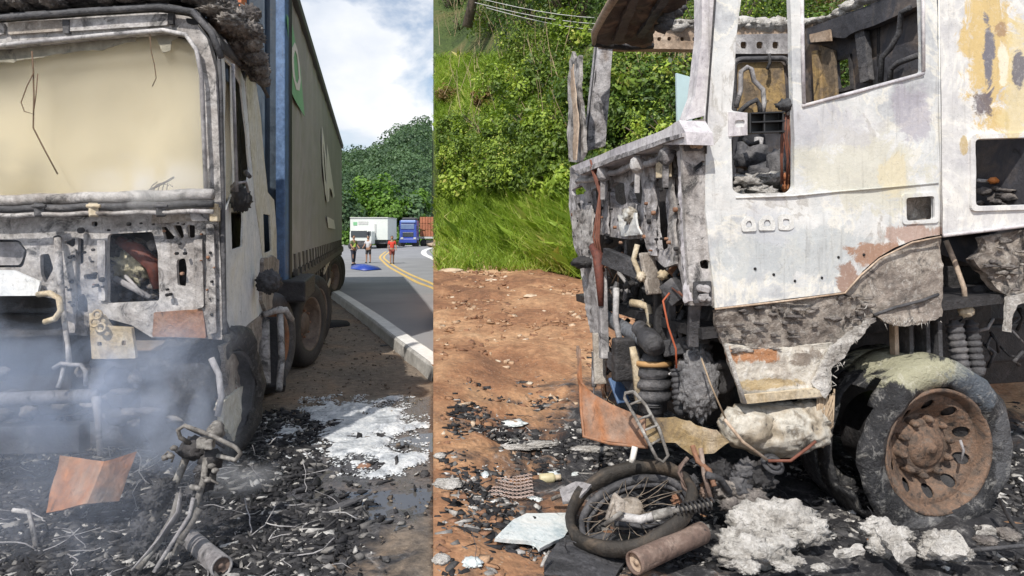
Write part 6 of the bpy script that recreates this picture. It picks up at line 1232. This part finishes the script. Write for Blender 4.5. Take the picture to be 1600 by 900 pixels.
def nuggets(name, pts, smin, smax, mat, label, cat, tl=(0, 1), power=5):
    iv, if_ = ico(1); iv = np.array([tuple(v) for v in iv]); n = len(pts); P3 = np.array(pts); s = smin+(smax-smin)*rng.random(n)**power
    v = iv[None]*(1+rng.normal(size=(n, len(iv), 1))*.28)*rng.uniform(.5, 1.3, (n, 1, 3))*s[:, None, None]; v[:, :, 2] *= .7; v += P3[:, None, :]; v[:, :, 2] += s[:, None]*.25
    me = bpy.data.meshes.new(name); fq = (np.array(if_)[None]+np.arange(n)[:, None, None]*len(iv)).reshape(-1, 3); me.vertices.add(len(iv)*n); me.vertices.foreach_set('co', v.reshape(-1)); me.loops.add(len(fq)*3); me.loops.foreach_set('vertex_index', fq.reshape(-1)); me.polygons.add(len(fq)); me.polygons.foreach_set('loop_start', np.arange(len(fq))*3)
    try: me.polygons.foreach_set('loop_total', np.full(len(fq), 3))
    except Exception: pass
    at = me.attributes.new('tint', 'FLOAT', 'POINT'); at.data.foreach_set('value', np.repeat(np.clip(rng.uniform(tl[0], tl[1], n), 0, 1), len(iv))); me.update(calc_edges=True); me.materials.append(mat)
    o = bpy.data.objects.new(name, me); COL.objects.link(o); return tag(o, label, cat, None, 'stuff')
nuggets('charcoal_lumps', scatter(16000, (-3.9, -.5, 2.7, 7.0), zL, dl, -1), .004, .028, M_chip, 'rounded charcoal lumps mixed in the debris before the smoking cab', 'debris')
nuggets('charcoal_lumps', scatter(18000, (-.5, 5.2, 2.8, 8.5), zR, dr, 1), .004, .028, M_chip, 'rounded charcoal lumps mixed in the debris around the cab on the right', 'debris')
nuggets('grey_ash', scatter(6000, (-.5, 4.6, 2.9, 7.0), zR, lambda x, y: dr(x, y)*max(0, fbm(x+3, y, 1.6, 3))*2, 1), .004, .03, M_chipw, 'fine grey-white ash lumps around the big wheel', 'debris')
for side, box, zf, df, lb in ((-1, (-3.4, -.8, 2.9, 5.4), zL, dl, 'thin burnt wires tangled in the debris before the smoking cab'), (1, (-.3, 3.6, 3.0, 6.0), zR, dr, 'thin burnt wires tangled in the debris beside the spoked wheel')):
    mb = MB()
    for (x, y, z) in scatter(150, box, zf, df, side):
        p = Vector((x, y, z+.02)); dd = Vector((random.uniform(-1, 1), random.uniform(-1, 1), .1)).normalized(); pts = [p]
        for k in range(5): dd = (dd+Vector((random.uniform(-.7, .7), random.uniform(-.7, .7), random.uniform(-.3, .3)))).normalized(); p = p+dd*random.uniform(.02, .07); p.z = max(p.z, z+.008); pts.append(p.copy())
        if min(side*(q.x/q.y-SEAM) for q in pts) > .004: mb.tube(pts, random.uniform(.0015, .004), 4)
    tag(mb.build('tangled_wires', M_ash2 if side < 0 else M_soot2, None, True), lb, 'wires', None, 'stuff')
# water: shallow sheet whose shore follows the ground relief
V = []; Fc = []
ring = []
for k in range(48):
    a = 2*math.pi*k/48; r = 1+.22*noise.noise(Vector((math.cos(a)*1.5, math.sin(a)*1.5, 2)))
    ring.append((-.83+.42*r*math.cos(a)+.0, 4.75+1.15*r*math.sin(a)))
ring = [(min(x, SEAM*y-.004), y) for x, y in ring]; V = [(-.83, 4.75, -.011)]+[(x, y, -.011) for x, y in ring]; Fc = [(0, k+1, (k+1) % 48+1) for k in range(48)]
mw, t, n, l, out = newmat('puddle_water'); b = n.new('ShaderNodeBsdfPrincipled'); l.new(b.outputs[0], out.inputs[0]); b.inputs['Base Color'].default_value = (.10, .095, .09, 1); b.inputs['Roughness'].default_value = .07; b.inputs['Specular IOR Level'].default_value = .9
g = n.new('ShaderNodeNewGeometry').outputs['Position']; q = noise_n(n, l, g, 9, 3, .5); bp = n.new('ShaderNodeBump'); bp.inputs['Strength'].default_value = .08; bp.inputs['Distance'].default_value = .01; l.new(q, bp.inputs['Height']); l.new(bp.outputs[0], b.inputs['Normal'])
tag(mesh_obj('puddle_water', V, Fc, mw), kind='structure')
# individual pieces
def plate(name, label, cat, pts, mat, th=.012, holes=None, sub=3, amp=.02, group=None, faces=None):
    mb = MB(); V_ = [P(*p) for p in pts]; mb.add(V_, faces or [tuple(range(len(V_)))]); o = mb.build(name, mat, None, False, solid=th)
    if sub:
        m = o.modifiers.new('s', 'SUBSURF'); m.subdivision_type = 'SIMPLE'; m.levels = m.render_levels = sub; o.modifiers.move(1, 0)
        tx = bpy.data.textures.new('dent', 'CLOUDS'); tx.noise_scale = .12; d_ = o.modifiers.new('d', 'DISPLACE'); d_.texture = tx; d_.strength = amp; d_.texture_coords = 'GLOBAL'; o.modifiers.move(2, 1)
    return tag(o, label, cat, group)
plate('rusty_plate', 'creased orange rusty metal plate lying before the smoking cab front', 'metal plate', [(97, 712, 3.95), (163, 722, 3.80), (211, 706, 3.95), (185, 783, 3.8), (137, 788, 3.66), (76, 802, 3.8), (90, 742, 3.9), (197, 745, 3.88)], M_rust, .012, faces=[(0, 1, 4, 5, 6), (1, 2, 7, 3, 4)], sub=3, amp=.03)
M_bar = burnt('ochre_scorched_bar', [(.3, (.10, .07, .045)), (.45, (.24, .17, .08)), (.6, (.38, .31, .22)), (.75, (.20, .13, .09))], scale=6, soot=.2, speck=.5, bump=.5)
def tubes(mb, list_):
    for pts, r in list_: mb.tube([P(*p) for p in pts], r, 8)
MC = thing('wrecked_motorcycle', 'wrecked burnt motorcycle frame lying before the left cab, handlebar loop raised', 'motorcycle', P(275, 860, 3.35))
M_pale = burnt('pale_burnt_alloy', [(.3, (.06, .055, .05)), (.5, (.17, .16, .15)), (.7, (.38, .37, .35))], scale=8, soot=.25, speck=.4, bump=.4)
def part(nm, list_, m, par=MC):
    mb = MB(); tubes(mb, list_); return mb.build(nm, m, par, True)
part('handlebar', [([(296, 692, 3.45), (282, 684, 3.42), (278, 672, 3.42), (288, 665, 3.42), (330, 680, 3.4), (368, 699, 3.38), (376, 708, 3.38), (368, 719, 3.4), (340, 712, 3.45)], .011)], M_pale)
part('handlebar', [([(292, 668, 3.46), (330, 686, 3.46), (352, 700, 3.46)], .008)], M_soot2)
mb = MB(); mb.box(P(318, 691, 3.42), (.05, .06, .05)); mb.box(P(328, 694, 3.40), (.04, .05, .045)); mb.build('headlamp_bracket', M_pale, MC, bevel=.008)
mb = MB(); mb.blob(P(305, 700, 3.5), (.07, .07, .06), .5, 3, 2.2); mb.blob(P(330, 718, 3.48), (.06, .05, .05), .5, 3, 2.2); mb.blob(P(322, 745, 3.48), (.05, .05, .07), .5, 3, 2.2); mb.build('charred_headlamp', M_soot, MC, True)
mb = MB(); mb.blob(P(336, 675, 3.55), (.045, .05, .05), .4, 3, 2); mb.build('melted_mirror', M_pale, MC, True)
part('fork_leg', [([(297, 700, 3.5), (285, 730, 3.5), (270, 765, 3.5), (250, 800, 3.48), (225, 830, 3.45)], .020)], M_pale); part('fork_leg', [([(322, 715, 3.45), (318, 750, 3.42), (306, 790, 3.4), (285, 838, 3.35), (272, 868, 3.32)], .016)], M_pale)
part('frame_tube', [([(281, 770, 3.42), (270, 810, 3.38), (245, 850, 3.3), (215, 890, 3.22)], .018)], M_pale); part('frame_tube', [([(302, 778, 3.38), (296, 806, 3.34), (268, 850, 3.28), (240, 895, 3.2)], .010)], M_ash2); part('frame_tube', [([(312, 795, 3.38), (292, 826, 3.34), (280, 845, 3.3)], .020), ([(278, 843, 3.3), (287, 850, 3.3)], .012)], M_pale)
plate_ = MB(); plate_.add([P(283, 762, 3.4), P(276, 800, 3.34), P(250, 840, 3.28), P(205, 892, 3.2), P(212, 895, 3.24), P(262, 836, 3.33), P(285, 800, 3.38)], [(0, 1, 5, 6), (1, 2, 4, 5), (2, 3, 4)]); plate_.build('mudguard', M_ash2, MC, True, solid=.006)
mb = MB()
for (x, y, r) in [(255, 762, .06), (245, 780, .07), (222, 825, .06), (240, 830, .06), (228, 850, .07), (215, 865, .06), (250, 870, .05), (302, 770, .05), (315, 735, .04)]: mb.blob(P(x, y, 3.45), (r*.8, r*.8, r*.7), .9, 4, 4.5)
mb.build('burnt_engine', M_soot2, MC, True)
mb = MB()
for (x, y) in [(330, 728), (336, 735), (325, 750), (312, 765), (304, 762), (272, 700), (266, 712), (258, 715)]: mb.blob(P(x, y, 3.4), (.018, .02, .014), .4, 2, 2)
mb.tube([P(256, 712, 3.45), P(262, 706, 3.45), P(272, 712, 3.45), P(268, 722, 3.45)], .006, 6); mb.tube([P(320, 745, 3.4), P(341, 756, 3.4)], .006, 6); mb.tube([P(298, 760, 3.4), P(313, 764, 3.38)], .012, 6); mb.build('small_fittings', M_pale, MC, True)
def pipe(name, label, a, b, r, m, mcap, depthdir=None):
    a = P(*a); b = P(*b); ax_ = (b-a).normalized(); L_ = (b-a).length; root = thing(name, label, 'pipe', (a+b)/2)
    mb = MB(); mb.lathe([(r*.9, -.004), (r, .006), (r*.97, L_*.3), (r*.97, L_*.6), (r*1.03, L_-.02), (r*1.03, L_), (r*.86, L_), (r*.84, L_-.02)], a, ax_, 24, warp=.004); mb.build('pipe_body', m, root, True)
    mb = MB(); mb.lathe([(0, L_-.012), (r*.25, L_-.012), (r*.3, L_-.022), (r*.6, L_-.02), (r*.86, L_-.018)], a, ax_, 20); mb.build('pipe_end', mcap, root, True); return root
M_muf = burnt('scorched_silencer_steel', [(.3, (.07, .045, .038)), (.5, (.16, .11, .09)), (.7, (.32, .25, .21))], scale=7, soot=.2, speck=.4, bump=.3)
pipe('exhaust_silencer', 'short scorched exhaust silencer lying before the left motorcycle wreck', (296, 842, 3.62), (347, 886, 3.25), .048, M_ash2, M_muf)
# tee bar, sticks, lumps on the left
def stick(name, label, cat, pts, r, m, flat=False):
    mb = MB(); mb.tube([P(*p) for p in pts], r, 6); return tag(mb.build(name, m, None, True), label, cat)
stick('bent_rod', 'pale bent rod standing out of the ash at the lower left', 'rod', [(20, 797, 3.6), (45, 800, 3.6), (49, 815, 3.6), (57, 858, 3.55)], .012, M_ash)
stick('charred_stick', 'thin black charred stick lying across the white foam edge', 'stick', [(590, 678, 5.5), (606, 684, 5.45), (622, 691, 5.4)], .012, M_soot)
plate('charred_strip', 'dark pointed flat strip lying between debris and puddle', 'metal strip', [(508, 797, 4.02), (540, 785, 4.1), (582, 773, 4.15), (545, 790, 4.05), (520, 800, 4.0)], M_soot2, .012, sub=2, amp=.01)
def lump(name, label, cat, p, r, m, amp=.5, sub=3, fr=2.4, group=None):
    mb = MB(); mb.blob(P(*p), r, amp, sub, fr); return tag(mb.build(name, m, None, True), label, cat, group)
lump('charred_lump', 'round black lump in the puddle near the right edge of the left photograph', 'lump', (664, 742, 4.6), (.032, .03, .03), M_soot)
for (x, y, r, lb) in [(458, 848, .035, 'largest white ash chunk on the black debris before the puddle'), (418, 812, .03, 'white ash chunk just right of the left motorcycle wreck'), (463, 758, .025, 'small white chunk below the foam beside the front wheel'), (520, 745, .02, 'white crumb on the debris near the dark pointed strip'), (432, 822, .022, 'grey-white crumb beside the white ash chunk')]:
    lump('ash_chunk', lb, 'ash chunk', (x, y, 1.6*F/(y-HY)), (r, r*.8, r*.6), M_wash)
for (x, y, lb) in [(567, 728, 'pinkish grey plate at the puddle rim, far one'), (600, 540, 'dark scrap on the shoulder close to the kerb')]:
    lump('flat_scrap', lb, 'scrap', (x, y, 1.6*F/(y-HY)), (.06, .05, .012), M_rust2 if y > 700 else M_soot, .3)
# ---- right: wrecked motorcycle rear wheel and swing arm
MR = thing('wrecked_motorcycle', 'burnt motorcycle rear wheel with bent spokes, swing arm and spring lying beside the right cab', 'motorcycle', P(985, 840, 3.95))
wc2 = P(985, 792, 3.95); a_e = (P(1085, 762, 3.95)-wc2); na = Vector((-.34, -.20, .92)).normalized(); R2 = .365
M_hoop = burnt('scorched_tyre_hoop', [(.3, (.02, .018, .016)), (.5, (.035, .030, .026)), (.68, (.12, .09, .065)), (.8, (.26, .21, .15))], scale=5, soot=.2, speck=.3, bump=.5)
mb = MB(); mb.lathe([(R2*.90, .05), (R2*.98, .06), (R2*1.03, .03), (R2*1.03, -.01), (R2*.97, -.035), (R2*.90, -.02)], wc2, na, 72, warp=.012, close=True); wty = mb.build('tyre', M_hoop, MR, True)
mb = MB(); mb.lathe([(R2*.80, .0), (R2*.86, .012), (R2*.885, .0), (R2*.87, -.045), (R2*.80, -.04)], wc2+Vector((.015, -.01, -.02)), na, 64, warp=.006, close=True); mb.build('rim', M_soot2, wty, True)
mb = MB(); mb.lathe([(R2*.74, -.02), (R2*.77, -.01), (R2*.79, -.03), (R2*.76, -.05)], wc2+Vector((.02, -.01, -.03)), na, 64, warp=.01, close=True); mb.build('inner_bead', M_soot2, wty, True)
M_spoke = burnt('dusty_spoke', [(.3, (.10, .08, .065)), (.7, (.28, .23, .18))], scale=9, soot=.2)
hubc = wc2-Vector((.03, 0, .02)); uu = Vector((0, 0, 1)).cross(na).normalized(); vv = na.cross(uu)
mb = MB(); mb.lathe([(0, .05), (.03, .05), (.035, .03), (.06, .03), (.085, .015), (.10, .012), (.105, -.01), (.10, -.05)], hubc, na, 30, warp=.003); mb.build('hub', burnt('dusty_hub_alloy', [(.3, (.12, .10, .085)), (.5, (.26, .22, .18)), (.7, (.38, .34, .30))], scale=9, soot=.15, bump=.5), wty, True)
for k in range(26):
    a = 2*math.pi*k/26; b_ = a+(.35 if k % 2 else -.35); mb = MB(); p0 = hubc+(uu*math.cos(a)+vv*math.sin(a))*.10; p1 = wc2+(uu*math.cos(b_)+vv*math.sin(b_))*R2*.83-na*.02; mb.tube([p0, (p0+p1)/2+Vector((random.uniform(-.02, .02), random.uniform(-.02, .02), random.uniform(-.02, .01))), p1], .0028, 4); mb.build('spoke', M_spoke, wty, True)
mb = MB(); mb.beam(P(948, 812, 3.75), P(960, 775, 3.75), .03, .02); mb.beam(P(958, 772, 3.75), P(975, 788, 3.72), .025, .025); mb.box(P(968, 790, 3.72), (.05, .04, .06)); mb.build('brake_arm', M_fib, MR, bevel=.006)
part('swing_arm', [([(965, 806, 3.74), (1000, 812, 3.72), (1030, 804, 3.72), (1075, 794, 3.75)], .024)], M_ash2, MR); part('swing_arm', [([(960, 818, 3.85), (1010, 824, 3.85), (1060, 812, 3.85)], .016)], M_soot2, MR)
part('axle', [([(945, 820, 3.72), (972, 800, 3.70)], .014)], M_pale, MR)
part('shock_body', [([(1020, 806, 3.68), (1050, 799, 3.68)], .026), ([(1050, 799, 3.68), (1112, 787, 3.7)], .014)], M_pale, MR)
hp = []; A_ = P(1056, 798, 3.68); B_ = P(1114, 786, 3.7); dd_ = (B_-A_); q1 = dd_.cross(Vector((0, 0, 1))).normalized(); q2 = dd_.cross(q1).normalized()
for k in range(120): a = k/120*2*math.pi*9; hp.append(A_+dd_*(k/119)+(q1*math.cos(a)+q2*math.sin(a))*.028)
mb = MB(); mb.tube(hp, .0055, 5); mb.build('shock_spring', M_soot, MR, True)
for pts, r, m in [([(1075, 715, 4.0), (1062, 730, 4.0), (1068, 760, 3.95), (1082, 775, 3.9)], .012, M_muf), ([(1070, 720, 3.97), (1060, 738, 3.97), (1074, 765, 3.93)], .008, M_muf), ([(1095, 700, 4.0), (1100, 740, 3.95), (1112, 785, 3.9)], .014, M_muf), ([(1082, 696, 4.02), (1090, 720, 3.98), (1108, 735, 3.95), (1116, 760, 3.9)], .016, M_rust2), ([(1105, 742, 3.9), (1125, 748, 3.95), (1140, 770, 3.95)], .02, M_soot2)]: part('frame_tube', [(pts, r)], m, MR)
for k, (x, y, r, m) in enumerate([(1080, 755, .05, M_soot2), (1125, 735, .07, M_soot), (1150, 760, .10, M_soot2), (1185, 745, .09, M_soot), (1165, 735, .07, M_soot2), (1060, 780, .04, M_rust2), (1105, 770, .04, M_muf)]):
    mb = MB(); mb.blob(P(x, y, 4.05), (r, r*.8, r*.9), .6, 4, 2.6); mb.build('melted_casting', m, MR, True)
# pipe, orange panel, ladder frame, burnt bar
pipe('rusty_silencer', 'brown rusty tube with capped end lying below the spoked wheel', (1098, 832, 3.72), (990, 880, 3.42), .056, M_muf, M_rtan)
plate('orange_bent_panel', 'curved orange-brown rusty panel with raised tip standing before the torn cab front', 'metal panel',
      [(903, 541, 4.75), (907, 545, 4.7), (911, 598, 4.55), (930, 618, 4.5), (957, 633, 4.4), (1008, 652, 4.2), (1012, 697, 4.15), (952, 691, 4.3), (912, 681, 4.45), (908, 640, 4.5), (905, 590, 4.6)], M_rust, .014, faces=[(0, 1, 2, 10), (2, 3, 9, 10), (3, 4, 7, 8, 9), (4, 5, 6, 7)], sub=3, amp=.03)
stick('panel_rim', 'thick rusty rolled lower rim of the orange bent panel', 'metal rim', [(903, 541, 4.74), (906, 590, 4.6), (908, 640, 4.48), (912, 682, 4.42), (952, 693, 4.28), (1012, 699, 4.12)], .010, M_rust)
LD = thing('wire_rack', 'pale ladder-like metal rack leaning on the orange bent panel', 'rack', P(1010, 690, 4.05))
part('rack_rail', [([(990, 612, 4.1), (977, 614, 4.1), (976, 622, 4.1), (1000, 665, 4.05), (1026, 716, 4.0), (1036, 722, 4.0), (1044, 712, 4.0), (1030, 670, 4.05), (1008, 632, 4.1), (990, 612, 4.1)], .010)], M_pale, LD)
for (a, b) in [((998, 655), (1018, 648)), ((1008, 672), (1028, 664)), ((1018, 694), (1036, 684)), ((985, 632), (1002, 625))]: part('rack_rung', [([(a[0], a[1], 4.04), (b[0], b[1], 4.05)], .007)], M_pale, LD)
plate('burnt_bar', 'yellow-brown scorched flat bar reaching from the orange panel to the melted tank', 'metal bar', [(1010, 655, 4.15), (1055, 652, 4.1), (1078, 664, 4.08), (1120, 672, 4.0), (1140, 690, 3.98), (1115, 706, 4.0), (1085, 712, 4.02), (1055, 692, 4.05), (1012, 692, 4.1)], M_bar, .02, sub=3, amp=.03, faces=[(0, 1, 7, 8), (1, 2, 3, 4, 5, 6, 7)])
stick('white_post', 'short white post standing under the orange bent panel', 'post', [(992, 698, 4.1), (989, 715, 4.1), (986, 722, 4.1)], .018, M_print)
def gp(px, py, dz=0): p = gnd(px, py, zR); return (px, py, p.y, dz)
def flatplate(name, label, cat, pxs, mat, th, lift=.02, sub=3, amp=.01, group=None):
    V_ = [gnd(x, y, zR)+Vector((0, 0, lift)) for x, y in pxs]; mb = MB(); mb.add(V_, [tuple(range(len(V_)))]); o = mb.build(name, mat, None, False, solid=th)
    if sub:
        m = o.modifiers.new('s', 'SUBSURF'); m.subdivision_type = 'SIMPLE'; m.levels = m.render_levels = sub; o.modifiers.move(1, 0)
        tx = bpy.data.textures.new('dent', 'CLOUDS'); tx.noise_scale = .12; d_ = o.modifiers.new('d', 'DISPLACE'); d_.texture = tx; d_.strength = amp; d_.texture_coords = 'GLOBAL'; o.modifiers.move(2, 1)
    return tag(o, label, cat, group)
M_tile = burnt('broken_white_board', [(.3, (.42, .50, .54)), (.5, (.62, .67, .68)), (.7, (.76, .76, .73))], scale=5, soot=.12, speck=.3, bump=.25, streak=0)
flatplate('broken_board', 'broken white board with a dark hole lying left of the spoked wheel', 'board', [(772, 856), (800, 826), (822, 815), (888, 814), (892, 834), (880, 852), (842, 872), (835, 862)], M_tile, .02, .03)
mb = MB(); c_ = gnd(832, 823, zR)+Vector((0, 0, .052)); mb.lathe([(0, 0), (.022, 0), (.024, -.012)], c_, (0, 0, 1), 14); bh = mb.build('board_hole', M_hole, bpy.data.objects['broken_board'], True, loc=None)
bpy.data.objects['broken_board'].location = (0, 0, 0)
flatplate('charred_sheet', 'dark charred sheet spread below the spoked wheel', 'sheet', [(850, 890), (880, 850), (905, 845), (1000, 850), (985, 880), (960, 915), (850, 915)], M_soot2, .012, .035, amp=.03)
stick('pale_pipe', 'long pale thin pipe leading from the dirt up to the spoked wheel', 'pipe', [(788, 820, gnd(788, 818, zR).y), (830, 800, gnd(830, 798, zR).y), (872, 780, gnd(872, 775, zR).y)], .012, M_print)
stick('pale_strip', 'short pale strip resting above the long thin pipe', 'strip', [(862, 780, 4.35), (900, 765, 4.3), (930, 756, 4.25)], .014, M_fib)
plate('grey_bracket', 'pale grey crushed bracket touching the left side of the spoked wheel', 'bracket', [(876, 765, 4.25), (900, 752, 4.25), (925, 760, 4.2), (905, 782, 4.15), (880, 790, 4.15)], M_ash2, .02, sub=3, amp=.05)
bt = thing('plastic_bottle', 'small cream-coloured bottle lying on its side on the ash', 'bottle', gnd(855, 757, zR)); c_ = gnd(855, 757, zR)+Vector((-.055, 0, .035))
mb = MB(); mb.lathe([(0, 0), (.028, .002), (.033, .012), (.033, .09), (.028, .105), (.015, .112), (.014, .118)], c_, (1, .1, .05), 18, warp=.003); mb.build('bottle_body', plain('cream_plastic', (.50, .45, .28), .5, 0, .15, 20), bt, True)
mb = MB(); mb.lathe([(.017, .112), (.02, .114), (.02, .15), (0, .152)], c_, (1, .1, .05), 14); mb.build('bottle_cap', M_ylw, bt, True)
# expanded metal mesh
gm = thing('metal_grille', 'piece of diamond-pattern pinkish metal mesh lying on the dirt', 'grille', gnd(795, 770, zR)); c_ = gnd(795, 766, zR)+Vector((0, 0, .03)); mb = MB()
for i in range(7):
    for s in (-1, 1):
        pts = []
        for j in range(13): pts.append(c_+Vector(((j-6)*.026, (i-3)*.062+s*(.0155 if j % 2 else -.0155)+.0, .01*math.sin(j*.6))))
        mb.tube(pts, .0045, 4)
mb.build('mesh_strands', burnt('pinkish_scorched_metal', [(.3, (.28, .2, .17)), (.7, (.5, .4, .36))], soot=.1), gm, True)
for (x, y, w, h, m, lb, nm) in [(797, 664, 26, 10, 'b', 'pale blue plastic film scrap on the dark ash behind the bottle', 'plastic_scrap'), (738, 884, 16, 9, 'b', 'pale blue film scrap near the bottom edge of the dirt', 'plastic_scrap'), (690, 880, 14, 10, 'w', 'crumpled grey film at the bottom left corner of the dirt', 'plastic_scrap'), (758, 747, 6, 8, 'b', 'tiny glass-like blue scrap above the metal mesh', 'plastic_scrap'), (833, 786, 14, 7, 'b', 'pale blue scrap between mesh and thin pipe', 'plastic_scrap'),
     (868, 793, 12, 6, 'w', 'cream scrap touching the thin pipe end', 'plastic_scrap'), (700, 760, 24, 14, 'w', 'patch of pale crumpled ash foil at the left border of the dirt', 'ash_foil'), (687, 716, 9, 6, 'w', 'pale stone on the dirt near the left border', 'pale_stone'), (800, 703, 40, 7, 'w', 'long pale ash strip behind the metal mesh', 'ash_foil'), (840, 697, 30, 9, 'w', 'white ash sheet next to the orange panel base', 'ash_foil'),
     (920, 705, 30, 8, 'w', 'grey-white plate just below the orange panel', 'ash_foil'), (880, 745, 24, 9, 'b', 'bluish ash scrap behind the spoked wheel', 'ash_foil')]:
    p = gnd(x, y, zR); k = p.y/F; mb = MB(); mb.blob(p+Vector((0, 0, .015)), (w*k, h*k*1.7, .018), .38, 4, 2.2); tag(mb.build(nm, M_tile if m == 'b' else M_wash, None, True), lb, 'scrap' if nm != 'pale_stone' else 'stone')
# crumpled white insulation heaps
def heap(label, cx_, cy_, w, h, d, n, m, tall=.6, seed=0):
    mb = MB(); random.seed(100+seed)
    for i in range(n):
        x = cx_+random.uniform(-.5, .5)*w; y = cy_+random.uniform(-.5, .5)*h; r = random.uniform(.25, .5)*h/F*d; mb.blob(P(x, y, d+(cy_-y)*.003), (r*1.35, r*.8, r*tall), .42, 4, 2.6)
    return tag(mb.build('ash_heap', m, None, True), label, 'ash heap')
heap('large crumpled white ash heap between silencer and big wheel', 1213, 838, 120, 80, 3.75, 12, M_wash, .85, 1)
heap('flat grey-white ash at the foot of the large crumpled heap', 1225, 880, 150, 30, 3.5, 9, M_wash, .6, 2)
heap('low ash heap under the front of the big wheel', 1385, 838, 40, 40, 3.7, 5, M_wash, .8, 3)
heap('ash heap in the middle below the big wheel rim', 1470, 850, 60, 40, 3.6, 7, M_wash, .8, 4)
heap('ash crumbs right of the wheel foot', 1545, 835, 70, 26, 3.7, 6, M_fluff, .6, 5)
heap('grey ash heap under the melted tank', 1165, 770, 70, 40, 4.0, 7, M_fluff, .8, 6)
for (pts, lb) in [([(1358, 822, 3.75), (1386, 815, 3.7), (1432, 870, 3.45), (1410, 882, 3.45), (1380, 850, 3.6)], 'long white ash-covered slab leaning under the wheel, left one'), ([(1470, 830, 3.65), (1498, 835, 3.6), (1515, 868, 3.48), (1480, 876, 3.48), (1450, 862, 3.5)], 'white ash-covered slab below the rim, right one'), ([(1522, 822, 3.75), (1548, 826, 3.72), (1556, 838, 3.68), (1530, 838, 3.7)], 'small square white chip right of the wheel foot'), ([(1300, 868, 3.5), (1345, 862, 3.55), (1350, 868, 3.5), (1305, 874, 3.48)], 'thin white strip left of the leaning slab')]:
    plate('ash_slab', lb, 'slab', pts, M_wash, .03, sub=4, amp=.07)
stick('steel_rod', 'dark straight rod lying on the ash at the lower right', 'rod', [(1515, 860, 3.6), (1560, 856, 3.6), (1610, 852, 3.6)], .012, M_soot2); stick('steel_rod', 'dark slanting rod behind the right side of the big wheel', 'rod', [(1562, 780, 4.1), (1580, 815, 3.95), (1600, 840, 3.8)], .012, M_soot)
stick('pale_spear', 'thin pale pointed splinter below the broken board', 'splinter', [(846, 885, 3.4), (852, 872, 3.45), (858, 862, 3.5)], .008, M_wash)
for (x, y, w, h, lb) in [(1565, 385, 0, 0, '')][:0]: pass
# slabs of stone at the edge of the bank
for (x, y, r, lb) in [(690, 384, .35, 'flat brown stone slab at the left end of the bank foot'), (705, 425, .22, 'pale flat stone on the sunlit dirt below the bank'), (745, 410, .2, 'low pale stone beside the grass at the bank foot'), (830, 465, .12, 'pale stone in the middle of the sunlit dirt')]:
    p = gnd(x, y, zR); mb = MB(); mb.blob(p+Vector((0, 0, .02)), (r, r*.8, r*.22), .35, 3, 1.6); tag(mb.build('stone_slab', M_rtan if y < 400 else burnt('pale_stone', [(.3, (.42, .30, .20)), (.7, (.68, .56, .42))], soot=0), None, True), lb, 'stone')
